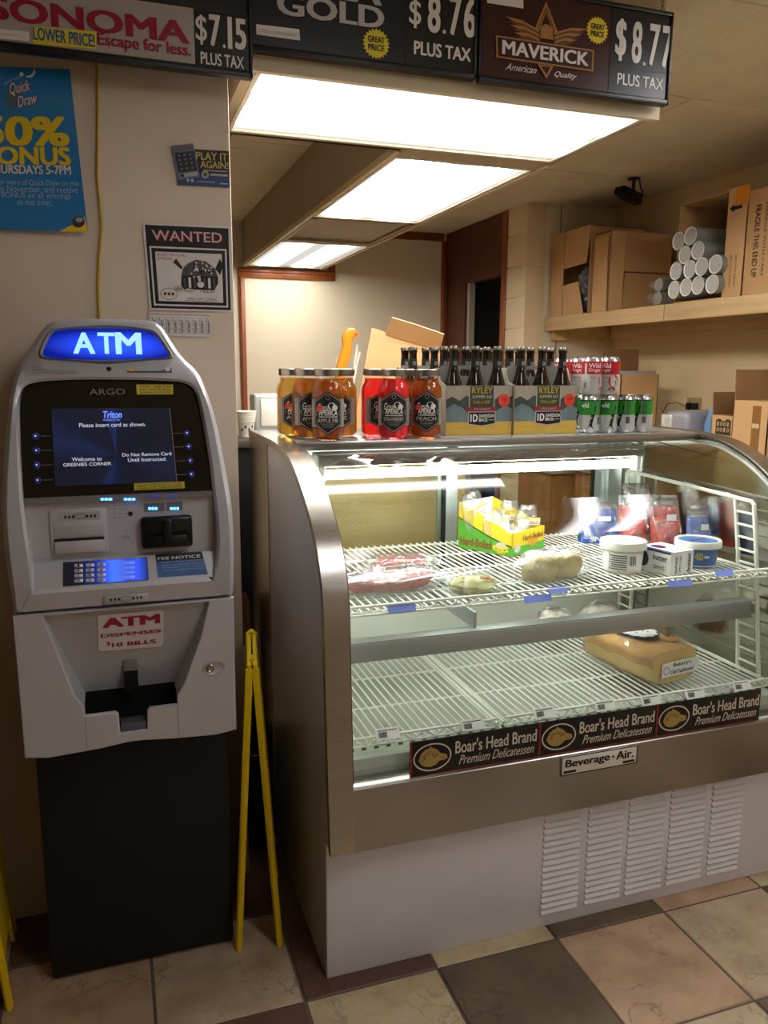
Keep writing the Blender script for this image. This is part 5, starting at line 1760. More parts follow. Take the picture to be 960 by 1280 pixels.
bM, bL, bR = Vector((1.498, 1.852, ZS_)), Vector((1.478, 1.95, ZS_)), None
t = thing('butter_box', 'white and navy butter box between the two spread tubs', 'butter box', tuple(bM))
th_ = R(12); bx_ = Vector((math.cos(th_), math.sin(th_), 0)); by_ = Vector((-math.sin(th_), math.cos(th_), 0)); BW, BD, BH = .098, .12, .068
def B_(u, v, z): p = bM + bx_ * u + by_ * v; return Vector((p.x, p.y, ZS_ + z))
b = MB(); b.loft([[B_(0, 0, .0), B_(BW, 0, .0), B_(BW, BD, .0), B_(0, BD, .0)], [B_(0, 0, BH), B_(BW, 0, BH), B_(BW, BD, BH), B_(0, BD, BH)]], m_wh); b.build('carton', t)
b = MB(); m_nv = mat('butter_navy', '1c2a5c', .45)
Ff = lambda u, v, h=0: B_(u, -h, v); Fs = lambda u, v, h=0: B_(-h, BD - u, v); Ftp = lambda u, v, h=0: B_(u, v, BH + h)
b.rect(Fs, 0, BD, BH - .006, BH, m_nv, .0006); b.el(Fs, .02, .035, .022, .024, m_nv, .0008, 20); b.text('butter', Fs, .058, .108, .038, .056, m_nv, .02, 0, .001)
FVb = lambda u, v, h=0: B_(.075 - v, -h, .006 + u)
b.text('butter', FVb, 0, .055, -.012, .006, m_nv, .02, 0, .001); FVc = lambda u, v, h=0: B_(.03 - v, -h, .006 + u)
b.text('salted', FVc, 0, .045, 0, .012, m_ink, .0, 0, .001); b.text('sweet cream', FVc, 0, .05, -.016, -.006, m_ink, .0, 0, .001)
b.rect(Ftp, 0, .012, 0, BD, m_nv, .0006); b.el(Ftp, .04, .08, .02, .025, m_nv, .0008, 20); b.el(Ftp, .045, .08, .01, .012, m_crim, .0012, 14); b.text('sweet', Fs, .06, .1, .012, .026, m_ink, .0, 0, .001)
b.build('print', t)

# deli bags standing at the back right
m_bagr = mat('bag_red', 'c02a18', .35, var=.55, vs=34); m_bagb = mat('bag_blue', '2452a8', .3, var=.3, vs=22); m_bago = mat('bag_brown', '6a4632', .4, var=.4, vs=20)
def bag(label, x, y, w_, h, d, m, rot, seed, word, tp):
    t = thing('deli_bag', label, 'food bag', (0, 0, 0), 'deli bags at the back of the upper shelf')
    def f(a, c):
        ang = 2 * PI * a; e = (1 - c) ** .55
        r_ = random.Random(seed)
        x_ = w_ / 2 * math.copysign(abs(math.cos(ang)) ** .5, math.cos(ang)) * (1 - .08 * c + .04 * math.sin(9 * c + seed))
        y_ = (d / 2 * e * (.55 + .45 * math.sin(PI * min(1, c * 1.3 + .25))) + .0015) * math.copysign(abs(math.sin(ang)) ** .6, math.sin(ang)) + .004 * math.sin(ang * 5 + c * 11 + seed) * (1 - c)
        return Vector((x_, y_ + c * .05, c * h + .0006))
    b = MB(); b.grid(lambda a, c: f(a, c * .8), 40, 16, m); b.build('pouch', t)
    b = MB(); b.grid(lambda a, c: f(a, .8 + c * .2), 40, 8, tp); b.grid(lambda a, c: f(.5 + a * .5, .1 + .8 * c) + Vector((0, -.004 + .003 * math.sin(a * 23 + c * 9), 0)), 30, 14, m_wrap)
    b.build('clear_top', t)
    b = MB(); F = lambda u, v, h_=0: Vector((u, -d / 2 - .010 - h_, v))
    b.text(word, F, -w_ * .4, w_ * .4, .008, .026, mat('bag_print', 'cfc6bc', .5), .03, 0, .003)
    b.rect(F, -w_ * .22, w_ * .1, h * .6, h * .72, m_wh, .0)
    b.build('print', t)
    t.location = (x, y, ZS_); t.rotation_euler.z = rot
    return t
m_ctop = clear('bag_clear_top', 'd8d4d0', .1, .12, 1, bump=.6, bs=50, haze=.07, hazecol='b0a8a4')
bag('blue deli bag at the left end of the row of bags', 1.585, 2.33, .15, .13, .06, m_bagb, R(-8), 1, 'SNACK', m_ctop)
bag('red deli bag standing just right of the blue one at the back', 1.645, 2.22, .10, .165, .05, m_bagr, R(-12), 2, 'PANINO', m_ctop)
bag('second red deli bag, between the first red one and the tall blue one', 1.712, 2.14, .10, .175, .05, m_bagr, R(-15), 3, 'PANINO', m_ctop)
bag('tall blue deli bag nearest the wire upright at the right end', 1.752, 2.03, .075, .155, .05, m_bagb, R(-18), 4, 'ORIGINAL', m_ctop)
bag('brown deli bag hidden behind the red ones at the back', 1.735, 2.32, .10, .19, .05, m_bago, R(-8), 5, 'HAM', m_ctop)

# bread on the lower rack
ZB = ZL + .0034
n0, n1 = Vector((1.425, 1.81, ZB)), Vector((1.655, 1.915, ZB))
dx = (n1 - n0).normalized()
dy = Vector((-dx.y, dx.x, 0)); LN, WD, HT = .285, .125, .098
dyv = (Vector((1.375, 2.10, ZB)) - n0); dyv.z = 0; dyv.normalize()
dx = Vector((dyv.y, -dyv.x, 0))
br = thing('bread_loaf', 'bagged white sandwich loaf lying on the right lower rack', 'bread', tuple(n0))
m_crust = mat('bread_crust', 'cda060', .6, var=.22, vs=9, bump=.12, bs=60); m_crumb = mat('bread_crumb', 'd8b878', .8, var=.1, vs=30)
WD = .17
def loaf(v, grow=0.0):
    lp = []
    for i in range(32):
        a = 2 * PI * i / 32; sx = math.copysign(abs(math.cos(a)) ** .45, math.cos(a)); sz = math.copysign(abs(math.sin(a)) ** .5, math.sin(a))
        wv = (WD / 2 + grow) * (1 + (.07 if sz > .3 else -.02)); e = .004 * math.sin(v * 60)
        hh = (HT / 2 + grow) * (1 + .06 * math.cos((v / LN - .5) * 3))
        p = n0 + dx * (WD / 2 + .005 + sx * wv) + dyv * v
        lp.append(Vector((p.x, p.y, ZB + .0015 + grow + HT / 2 * 1.07 + sz * hh + e * (sz > 0))))
    return lp
b = MB(); b.loft([[(p * .985 + sum(loaf(.0), Vector()) / 32 * .015) for p in loaf(.0)]] + [loaf(.006 + (LN - .012) * k / 12) for k in range(13)] + [[(p * .97 + sum(loaf(LN), Vector()) / 32 * .03) for p in loaf(LN)]], m_crust)
m_side = mat('bread_side', 'e2c284', .65, var=.12, vs=12); b.mats.append(m_side)
for i_, f_ in enumerate(b.f):
    if sum(b.v[q][2] for q in f_) / len(f_) < ZB + .062: b.mi[i_] = 1
b.build('loaf', br, 50)
b = MB(); bagl = [loaf(-.002 + (LN + .004) * k / 14, .0035) for k in range(15)]
cen = sum(loaf(LN), Vector()) / 32
bagl += [[cen + dyv * (.02 + .02 * k) + (p - cen) * (.72 - .2 * k) for p in loaf(LN)] for k in range(3)]
b.loft(bagl, clear('bread_bag', 'f8f6f0', .05, .06, 1, bump=.3, bs=24, haze=.04)); b.build('bag', br, 60)
b = MB()
Fbt = lambda u, v, h=0: (lambda p: Vector((p.x, p.y, ZB + .1155 + h)))(n0 + dx * (.005 + u) + dyv * v)
m_navy2 = mat('label_navy', '24305c', .4)
cu, cv = .085, .15
b.strips(Fbt, [(cu + .062 * math.cos(a), cv + .072 * math.sin(a)) for a in [2 * PI * i / 28 for i in range(28)]], m_navy2, .0, 12)
for i in range(12):
    a = 2 * PI * i / 12; b.el(Fbt, cu + .042 * math.cos(a), cv + .05 * math.sin(a), .015, .016, m_wh, .0008, 12)
b.el(Fbt, cu, cv, .044, .052, m_wh, .001, 24)
for k in range(14): b.el(Fbt, cu + rn.uniform(-.03, .03), cv + rn.uniform(-.035, .035), .006, .003, m_navy2 if k % 3 else m_ink, .0014, 7, rn.random() * 3)
b.rect(Fbt, .1, .14, .03, .06, mat('bread_tag', 'b8793a', .6), .0006)
Fe = lambda u, v, h=0: (lambda p: Vector((p.x, p.y, ZB + .003 + v)))(n0 + dx * (.005 + u) - dyv * (.006 + h))
b.rect(Fe, .03, WD + .012, .022, .066, m_wh, .0)
b.text("Stroehmann's" if 0 else "Bakery's", Fe, .075, .15, .047, .061, BLACK, .02, 0, .0006); b.text('Old Fashioned', Fe, .065, .16, .028, .041, BLACK, .02, 0, .0006)
b.ring(Fe, .048, .042, .012, .012, .002, m_ink, .0006, 14)
b.build('print', br)
# spare bags behind the loaf
def rollbag(label, x, y, rx, ry, rz, m, seed):
    t = thing('wrapped_rolls', label, 'food bag', (x, y, ZB), 'bags behind the loaf')
    b = MB(); blob(x, y, ZB + .003, rx * .85, ry * .85, rz * .85, m, b, seed, .12); b.build('rolls', t)
    b = MB(); blob(x, y, ZB + .0006, rx, ry, rz, m_wrap, b, seed + 3, .16, 0, True, 50, 16)
    b.build('wrap', t)
rollbag('clear bag of rolls behind the loaf on the lower rack', 1.59, 2.31, .08, .06, .055, mat('roll_white', 'cfc4ae', .7, var=.2, vs=20), 3)
rollbag('brown wrapped loaf at the far right corner of the lower rack', 1.74, 2.20, .05, .07, .055, m_bun, 8)
rollbag('clear bag at the back of the lower rack under the tubs', 1.42, 2.33, .07, .06, .05, mat('roll_white'), 14)
# ---------------------------------------------------------------- goods on top of the case
ZT = 1.2990
m_jar = clear('jar_glass', 'fbfcfa', .02, .05, 1)
m_lid = mat('jar_lid', 'a8a49c', .28, 1)
m_lblk = mat('label_black', '121213', .45); m_lsil = mat('label_silver', 'b8b4ac', .4); m_lbak = mat('label_grey', '8c8a86', .5)
def liquid(name, col):
    return mat(name, col, .12, trans=.8, ior=1.15)
LQ = {'yellow': liquid('liquid_yellow', 'f0c24a'), 'amber': liquid('liquid_amber', 'cc8228'), 'red': liquid('liquid_red', 'ff3a44'), 'orange': liquid('liquid_orange', 'd87428')}
JH = at(409, 461, y=2.27).z - ZT
JR = .0475
def jar(label, px, Y, kind, word, turn, sticker=False):
    x = at(px, 545, y=Y).x
    t = thing('jar', label, 'jar', (x, Y, ZT), 'jars of flavoured drink on the case top')
    k = JH / .185
    pr = [(.0, .0), (.034, 0), (.043, .003), (JR, .011), (JR, .125), (.0445, .138), (.0375, .149), (.0360, .153), (.0360, .170)]
    b = MB(); b.lathe([(r_, z * k) for r_, z in pr], x, Y, ZT, m_jar, 40); b.build('glass', t, 50)
    b = MB(); b.lathe([(0, .003 * k), (.036, .003 * k), (.0455, .012 * k), (.0455, .124 * k), (.043, .137 * k), (.036, .148 * k), (.0345, .153 * k), (.0345, .160 * k), (0, .160 * k)], x, Y, ZT, LQ[kind], 40); b.build('drink', t, 50)
    b = MB(); b.lathe([(.0373, .166 * k), (.0395, .168 * k), (.0395, .184 * k), (.0380, .1855 * k), (.0345, .185 * k), (.034, .1835 * k), (0, .1835 * k)], x, Y, ZT, m_lid, 40)
    for i in range(40):
        a = 2 * PI * i / 40; b.box(-.0006, .0006, -.0008, .0008, .170 * k, .181 * k, m_lid, M=Matrix.Translation((x + .0396 * math.cos(a), Y + .0396 * math.sin(a), ZT)) @ Matrix.Rotation(a, 4, 'Z'))
    b.build('lid', t)
    F0 = FC(x, Y, JR + .0002, -PI / 2 - math.atan2(x, Y) + turn)
    F = lambda u, v, h=0: F0(u, ZT + v * k, h)
    b = MB()
    b.strips(F, [(-.058, .036), (.058, .036), (.058, .108), (-.058, .108)], m_lbak, .0004, 22)
    def hexa(w_, h_): return [(-w_, .072 - h_ * .55), (0, .072 - h_), (w_, .072 - h_ * .55), (w_, .072 + h_ * .55), (0, .072 + h_), (-w_, .072 + h_ * .55)]
    b.strips(F, hexa(.043, .056), m_lblk, .0007, 20); b.strips(F, hexa(.0405, .0525), m_lsil, .001, 20); b.strips(F, hexa(.0392, .051), m_lblk, .0013, 20)
    b.text('Great', F, -.029, .004, .078, .096, m_wh, .006, .3, .0018)
    b.el(F, .011, .090, .011, .009, m_wh, .0016, 16); b.el(F, .020, .086, .008, .007, m_wh, .0016, 14)
    b.text('AMERICA', F, -.025, .027, .066, .081, m_wh, .03, 0, .0022)
    b.crect(F, -.025, .027, .0615, .0635, m_wh, .0018)
    b.text(word, F, -.030, .030, .048, .058, m_lsil, .02, 0, .0018)
    for i in range(3): b.crect(F, -.020 + i * .003, .020 - i * .003, .0435 - i * .004, .0447 - i * .004, m_lbak, .0018)
    b.el(F, 0, .112, .006, .006, m_lsil, .0018, 14); b.el(F, 0, .112, .005, .005, m_lblk, .0022, 14)
    for sg in (-1, 1):
        for i in range(3): b.rect(F, sg * .034 - .003, sg * .034 + .003, .066 + i * .005, .0675 + i * .005, m_lbak, .0018)
    if sticker: b.el(F, -.024, .083, .010, .008, mat('sticker_orange_red', 'e04028', .5), .0028, 9)
    b.build('jar_label', t)
    return t
jar('yellow jar at the far left, half hidden by an amber jar', 366, 2.44, 'yellow', 'APPLE', R(14), True)
jar('amber apple jar second from left, overlapped by the frontmost jar', 385, 2.345, 'amber', 'APPLE PIE', R(18))
jar('frontmost amber apple pie jar, its whole label facing the camera', 410, 2.25, 'amber', 'APPLE PIE', R(0), True)
jar('amber jar in the back row between the apple pie jar and the red jars', 427, 2.365, 'amber', 'APPLE', R(-16))
jar('red jar in the back row, left behind the front red jar', 470, 2.37, 'red', 'STRAWBERRY', R(28))
jar('front red strawberry jar with its label facing the camera', 492, 2.265, 'red', 'STRAWBERRY', R(0))
jar('orange amber peach jar right beside the beer carriers', 532, 2.265, 'orange', 'PEACH', R(2), True)
jar('amber jar mostly hidden behind the front red and peach jars', 512, 2.37, 'orange', 'PEACH', R(0))

# six-pack carriers
m_bot = mat('brown_bottle_glass', '140b06', .06, coat=.4); m_cap = mat('bottle_cap', '8c8880', .3, 1); m_neck = mat('neck_label', '1a1a1a', .4)
m_cgrey = mat('carrier_grey', '84837e', .6); m_cart = mat('carrier_landscape_sky', 'a39c8c', .55, var=.12, vs=10)
m_mtn = mat('carrier_mountain', '3a443e', .55, var=.25, vs=25); m_mtn2 = mat('carrier_hill', '66787c', .55, var=.2, vs=25); m_cyel = mat('carrier_yellow', 'c9a545', .55, var=.06, vs=12)
m_lolive = mat('carrier_olive', '3a4030', .5); m_rib = mat('carrier_ribbon', '8c2a24', .5); m_lgold = mat('carrier_gold', 'b8a040', .5)
CW, CD = .228, .152
HB = at(600, 434, y=2.33).z - ZT
def bottle_mesh(b, k):
    b.lathe([(0, 0), (.027, 0), (.030, .004), (.030, .118), (.0285, .130), (.020, .152), (.0145, .172), (.0125, .205), (.0125, .215), (.0138, .217), (.0138, .224), (.0128, .226)], 0, 0, 0, m_bot, 24)
def bottle(label, x, y):
    k = HB / .232
    t = thing('beer_bottle', label, 'bottle', (0, 0, 0), 'beer bottles in the carriers')
    b = MB(); bottle_mesh(b, 1); b.v = [(p[0], p[1], p[2] * k) for p in b.v]; b.build('glass', t, 50)
    b = MB(); b.lathe([(.0140, .2225 * k), (.0152, .2235 * k), (.0150, .2275 * k), (.0128, .2318 * k), (0, .232 * k)], 0, 0, 0, m_cap, 21)
    b.build('cap', t)
    b = MB(); b.lathe([(.0144, .176 * k), (.0131, .2 * k)], 0, 0, 0, m_neck, 24)
    Fz = FC(0, 0, .0142, -PI / 2); b.text('DB', lambda u, v, h=0: Fz(u, v * k, h), -.005, .005, .182, .192, m_gr, .02, 0, .0008)
    b.build('neck_label', t)
    t.location = (x, y, ZT + .0032)
    return t
proto = None
def carrier(label, x0, y0, first, where, cols=3):
    """x0 left edge, y0 front edge"""
    global proto
    t = thing('beer_carrier', label, 'beer carrier', (x0 + CW / 2, y0 + CD / 2, ZT), 'six-bottle beer carriers')
    x1, y1 = x0 + CW, y0 + CD
    hF = at(600, 482, y=2.297).z - ZT
    b = MB(); T_ = .0012
    b.box(x0, x1, y0, y1, ZT + .0003, ZT + .0025, m_cgrey)
    b.box(x0, x1, y0, y0 + T_, ZT + .0003, ZT + hF, m_cart); b.box(x0, x1, y1 - T_, y1, ZT + .0003, ZT + hF, m_cart)
    for xx in (x0, x1 - T_):
        b.prism([(y0, .0003), (y1, .0003), (y1, hF), (y1 - .045, hF + .012), ((y0 + y1) / 2 + .01, hF + .055), ((y0 + y1) / 2 - .01, hF + .055), (y0 + .045, hF + .012), (y0, hF)], lambda p, q, t_: (t_, p, ZT + q), xx, xx + T_, m_cart)
    b.build('carton', t)
    b = MB(); ym = (y0 + y1) / 2; hh = hF + .062
    F = FY(ym - .001)
    u = lambda f: x0 + CW * f
    b.plate(F, [(x0, ZT + .003), (x1, ZT + .003), (x1, ZT + hh * .9), (u(.93), ZT + hh), (u(.07), ZT + hh), (x0, ZT + hh * .9)], [[(u(.36), ZT + hh - .034), (u(.64), ZT + hh - .034), (u(.66), ZT + hh - .022), (u(.64), ZT + hh - .012), (u(.36), ZT + hh - .012), (u(.34), ZT + hh - .022)]], .002, m_cgrey)
    b.build('handle_divider', t)
    b = MB(); F = FY(y0); U = lambda f: x0 + CW * f; V = lambda f: ZT + hF * f
    b.pl(F, [(U(0), V(.26)), (U(1), V(.26)), (U(1), V(.80)), (U(.93), V(.74)), (U(.84), V(.83)), (U(.74), V(.72)), (U(.6), V(.78)), (U(.42), V(.72)), (U(.3), V(.80)), (U(.2), V(.70)), (U(.09), V(.78)), (U(0), V(.72))], m_mtn, .0003)
    b.pl(F, [(U(0), V(.26)), (U(1), V(.26)), (U(1), V(.52)), (U(.88), V(.60)), (U(.78), V(.50)), (U(.5), V(.46)), (U(.33), V(.44)), (U(.24), V(.56)), (U(.12), V(.64)), (U(0), V(.54))], m_mtn2, .0005)
    b.rect(F, U(0), U(1), V(0), V(.265), m_cyel, .0008)
    for q in (.15, .65): b.rect(F, U(q), U(q + .22), V(.13), V(.15), m_lgold, .001)
    b.rect(F, U(.335), U(.725), V(.5), V(.995), m_gr, .001); b.rect(F, U(.35), U(.71), V(.5), V(.99), m_lolive, .0013)
    b.text('RYLEY', F, U(.375), U(.69), V(.84), V(.97), m_lgold, .025, 0, .0018); b.text('SUMMER ALE', F, U(.385), U(.68), V(.745), V(.805), mat('carrier_pale', 'b8bca8', .5), .01, 0, .0018)
    b.text('"LIVE or LIFE"', F, U(.40), U(.66), V(.635), V(.70), m_lgold, .01, 0, .0018)
    b.pl(F, [(U(.29), V(.48)), (U(.32), V(.525)), (U(.29), V(.57)), (U(.77), V(.57)), (U(.74), V(.525)), (U(.77), V(.48))][::-1] if 0 else [(U(.29), V(.48)), (U(.77), V(.48)), (U(.74), V(.525)), (U(.77), V(.57)), (U(.29), V(.57)), (U(.32), V(.525))], m_rib, .0018)
    b.text('RYE & BARLEY', F, U(.42), U(.66), V(.505), V(.545), m_gr, .0, 0, .0024)
    b.pl(F, [(U(.325), V(.22)), (U(.53), V(.175)), (U(.745), V(.22)), (U(.745), V(.475)), (U(.325), V(.475))], m_gr, .002)
    b.pl(F, [(U(.34), V(.232)), (U(.53), V(.19)), (U(.73), V(.232)), (U(.73), V(.46)), (U(.34), V(.46))], BLACK, .0024)
    b.text('1D', F, U(.36), U(.47), V(.27), V(.42), m_wh, .04, 0, .003)
    b.text('DAVIDSON', F, U(.49), U(.715), V(.35), V(.42), m_wh, .02, 0, .003); b.text('BROS', F, U(.49), U(.62), V(.27), V(.335), m_wh, .02, 0, .003)
    b.rect(F, U(.635), U(.715), V(.295), V(.31), m_gr, .003)
    b.el(F, U(.865), V(.70), .020, .020, mat('sticker_orange_red', 'e04028', .5), .0028, 24)
    b.text('$', F, U(.83), U(.84), V(.70), V(.76), m_mar, 0, 0, .0034); b.text('9.99', F, U(.845), U(.90), V(.66), V(.76), m_mar, .0, 0, .0034)
    b.build('front_print', t)
    i = 0
    for j, yy in enumerate((y0 + .0375, y1 - .0375)):
        for c in range(3):
            lb = '%s beer bottle in the %s row of the %s' % (('left', 'middle', 'right')[c], ('front', 'back')[j], where)
            x, y = x0 + .0385 + c * .0755, yy
            if proto is None: proto = bottle(lb, x, y)
            else: dup(proto, (x, y, ZT + .0032), lb)
carrier('left front beer carrier with its landscape label, touching the peach jar', .982, 2.297, True, 'left front carrier')
carrier('right front beer carrier between the left carrier and the green cans', .982 + CW + .003, 2.288, True, 'right front carrier')
carrier('left rear beer carrier showing only its bottle necks above the peach jar', .915, 2.475, False, 'left rear carrier')
carrier('right rear beer carrier almost hidden behind the right front one', .915 + CW + .012, 2.478, False, 'right rear carrier')

# cans
m_alu = mat('can_aluminium', 'b8b8b8', .25, 1); m_cwh = mat('can_white', 'c9cac6', .32, .4); m_cgr = mat('can_green', '2f8a34', .3, .3); m_cred = mat('can_red', 'b82830', .3, .3)
CR, CH = .0325, .1225
def can(label, x, y, z, kind, turn, group):
    t = thing('drink_can', label, 'can', (0, 0, 0), group)
    b = MB()
    b.lathe([(0, .004), (.020, .003), (.0245, 0), (.0255, .001), (.0295, .007), (CR, .013), (CR, .107)], 0, 0, 0, m_cwh, 36)
    b.build('body', t, 40)
    b = MB()
    b.lathe([(CR, .107), (.030, .113), (.0272, .119), (.0272, .1222), (.0262, CH), (.025, .1215), (.0245, .118), (0, .1185)], 0, 0, 0, m_alu, 36)
    b.box(-.006, .006, -.012, .010, .1186, .1196, m_alu, b=.0004)
    b.build('top', t, 40)
    F0 = FC(0, 0, CR + .0001, -PI / 2 - math.atan2(x, y) + turn)
    b = MB()
    if kind == 'green':
        full = PI * CR
        b.strips(F0, [(-full, .058), (full, .058), (full, .107), (-full, .107)], m_cgr, .0002, 40)
        b.strips(F0, [(-full, .104), (full, .104), (full, .107), (-full, .107)], BLACK, .0004, 40)
        # black climbing figure
        b.pl(F0, [(-.008, .02), (-.002, .045), (.004, .05), (.012, .09), (.016, .088), (.01, .055), (.006, .04), (.002, .018), (-.002, .02), (-.001, .036), (-.005, .02)], BLACK, .0006)
        b.el(F0, .002, .056, .004, .005, BLACK, .0006, 12)
        b.pl(F0, [(-.014, .012), (-.002, .030), (.004, .024), (.01, .012)], BLACK, .0006)
        b.text('wild', F0, -.034, -.010, .082, .098, m_wh, .02, 0, .0008)
        for i in range(9): b.rect(F0, .022 + i * .0014, .0226 + i * .0014 + (i % 3) * .0003, .03, .052, BLACK, .0006)
        for i in range(5): b.rect(F0, .021 + i * .003, .0218 + i * .003, .056, .1, m_ink, .0006)
        b.rect(F0, .019, .020, .02, .104, m_gr, .0006)
    else:
        full = PI * CR
        b.strips(F0, [(-full, .066), (full, .066), (full, .107), (-full, .107)], m_cred, .0002, 40)
        b.text('Wild', F0, -.020, .020, .086, .101, m_wh, .015, 0, .0006); b.text('Ginger', F0, -.020, .020, .071, .085, m_wh, .015, 0, .0006)
        b.text('GINGER BEER', F0, -.014, .014, .052, .057, m_ink, .0, 0, .0006)
        b.el(F0, .03, .045, .016, .022, m_cred, .0006, 18); b.el(F0, .033, .042, .010, .015, m_cwh, .001, 16); b.el(F0, .026, .018, .012, .006, m_cred, .0006, 12)
        b.rect(F0, -.012, .012, .040, .042, m_ink, .0006); b.rect(F0, -.034, -.026, .02, .1, m_gr, .0006)
        for i in range(6): b.rect(F0, -.033 + i * .0012, -.0324 + i * .0012, .022, .04, BLACK, .001)
    b.build('print', t)
    t.location = (x, y, z)
GX = at(736, 540, y=2.285).x
for i, (tn, lb) in enumerate(((10, 'green can in the front row touching the right beer carrier'), (24, 'green can second from the beer carrier in the front row'), (-34, 'green can third from the beer carrier, showing its barcode'), (-40, 'green can at the right end of the front row'))):
    can(lb, GX + i * .0668, 2.285 - .002 * i, ZT, 'green', R(tn), 'green cans on the case top')
can('red can stacked on the green can beside the beer carrier', GX + .0, 2.285, ZT + CH + .0005, 'red', R(18), 'red cans stacked on green ones')
can('red can stacked at the right, on the second green can from the carrier', GX + .0668, 2.283, ZT + CH + .0005, 'red', R(-30), 'red cans stacked on green ones')
BX = at(701, 480, y=2.47).x
for i in (0, 1):
    can(('green can hidden behind the right beer carrier, under the left rear red can', 'green can in the rear row behind the front cans')[i], BX + i * .068, 2.47, ZT, 'green', 0, 'green cans on the case top')
    can(('left red can of the rear pair above the beer carrier', 'right red can of the rear pair, behind the front red cans')[i], BX + i * .068, 2.47, ZT + CH + .0005, 'red', R(-10), 'red cans stacked on green ones')
# ---------------------------------------------------------------- behind the counter
m_blk2 = mat('counter_black', '100f0f', .5); m_oak = mat('oak_cabinet', '9a6a3c', .45, var=.18, vs=6, stretch=(5, 5, .5)); m_ctop = mat('counter_top', 'a89c86', .4)
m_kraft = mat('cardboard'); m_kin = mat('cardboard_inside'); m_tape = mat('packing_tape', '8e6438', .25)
ZCB = at(306, 546, y=2.85).z
t = thing('back_counter', 'black counter standing in the gap right behind the taupe wall', 'counter', (.6, 3.0, 0))
b = MB(); b.box(.385, .66, 2.76, 3.2, 0, ZCB - .03, m_blk2, b=.004); b.build('body', t)
b = MB(); b.box(.380, .69, 2.75, 3.22, ZCB - .03, ZCB, STEELH, b=.004); b.build('counter_top', t)
# tan carton seen through the case
def carton(name, label, x0, x1, y0, y1, z0, z1, flaps=(), group=None, tape=None):
    t = thing(name, label, 'cardboard box', ((x0 + x1) / 2, (y0 + y1) / 2, z0), group)
    T_ = .005
    b = MB(); b.box(x0, x1, y0, y1, z0 + .0005, z0 + T_, m_kraft)
    b.box(x0, x0 + T_, y0, y1, z0 + .0005, z1, m_kraft); b.box(x1 - T_, x1, y0, y1, z0 + .0005, z1, m_kraft)
    b.box(x0, x1, y0, y0 + T_, z0 + .0005, z1, m_kraft); b.box(x0, x1, y1 - T_, y1, z0 + .0005, z1, m_kraft)
    b.build('box_body', t)
    for f in flaps:   # (side, length, angle): hinged on a top edge, 0 = straight up, + = outwards
        b = MB(); sd, ln, an = f
        if sd in 'fb':
            y = y0 if sd == 'f' else y1 - T_; sg = -1 if sd == 'f' else 1
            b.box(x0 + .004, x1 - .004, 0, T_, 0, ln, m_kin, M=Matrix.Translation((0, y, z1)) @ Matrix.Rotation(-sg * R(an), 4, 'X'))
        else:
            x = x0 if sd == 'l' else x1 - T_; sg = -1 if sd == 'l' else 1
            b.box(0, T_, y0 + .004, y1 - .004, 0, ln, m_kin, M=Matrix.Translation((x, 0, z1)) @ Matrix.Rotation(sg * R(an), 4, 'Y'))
        b.build('flap', t)
    return t
tall = carton('cardboard_box', 'tall tan carton on the floor, seen through the left rear door of the case', .70, 1.27, 2.76, 3.2, 0, ZCB - .006)
b = MB(); b.box(.70, .982, 2.76, 3.2, ZCB - .006, ZCB - .001, m_kraft); b.build('flap', tall)
b = MB(); b.box(.988, 1.27, 2.76, 3.2, ZCB - .006, ZCB - .001, m_kraft); b.build('flap', tall)
b = MB(); b.box(.955, 1.015, 2.7588, 2.76, ZCB - .15, ZCB, m_tape); b.build('tape', tall)
# things on the back counter
m_cupw = mat('paper_cup', 'd8d2c8', .5)
t = thing('paper_cup_stack', 'stack of printed white paper cups at the left end of the back counter', 'cups', (.43, 2.86, ZCB))
b = MB()
x = at(307, 515, y=2.86).x
pr = [(0, .0), (.024, .0)]
for k in range(5): pr += [(.030 + .001 * k, .052 + k * .008), (.033 + .001 * k, .053 + k * .008), (.033 + .001 * k, .058 + k * .008), (.031 + .001 * k, .059 + k * .008)]
b.lathe(pr + [(0, .09)], x, 2.86, ZCB, m_cupw, 30)
b.build('cup_walls', t)
b = MB(); Fz = FC(x, 2.86, .0285)
for k in range(4): b.el(Fz, -.018 + k * .012, ZCB + .026 + (k % 2) * .01, .004, .006, m_ink, .0025, 10)
b.build('print', t)
x = at(333, 515, y=3.0).x
t = thing('napkin_dispenser', 'white plastic napkin dispenser behind the left jars', 'dispenser', (x, 3.0, ZCB))
hN = at(333, 492, y=3.0).z - ZCB
b = MB(); b.box(x - .055, x + .06, 2.95, 3.05, ZCB, ZCB + hN, m_cwh, b=.012, seg=3); b.build('housing', t)
b = MB(); b.box(x - .03, x + .035, 2.944, 2.951, ZCB + .03, ZCB + hN - .02, mat('napkin_white', 'e4e0d8', .7), b=.002); b.build('napkin', t)
# flattened cardboard leaning up, folded over at the top
Yc = 2.99
def cp(px, py, dy=0): return at(px, py, y=Yc + dy)
t = thing('cardboard_sheet', 'folded flat cardboard standing behind the beer bottles', 'cardboard', (1.0, Yc, ZCB))
t.location.z = ZCB
def sheet(pts, th=.006):
    f = [Vector(p) for p in pts]; n = (f[1] - f[0]).cross(f[2] - f[0]).normalized() * th
    b = MB(); b.loft([f, [p + n for p in f]], m_kraft); return b
q = at(440, 545, y=Yc); q.z = ZCB; q2 = at(548, 545, y=Yc); q2.z = ZCB
sheet([q, q2, cp(549, 438), cp(505, 424), cp(482, 417), cp(479, 414), cp(464, 410)]).build('panel', t)
sheet([cp(482, 417, -.004), cp(549, 438, -.004), cp(555, 417, -.05), cp(520, 405, -.05), cp(490, 396, -.05)]).build('folded_flap', t)
sheet([cp(549, 438, -.006), cp(555, 417, -.052), cp(538, 414, -.02), cp(530, 431, .0)]).build('tuck_flap', t)
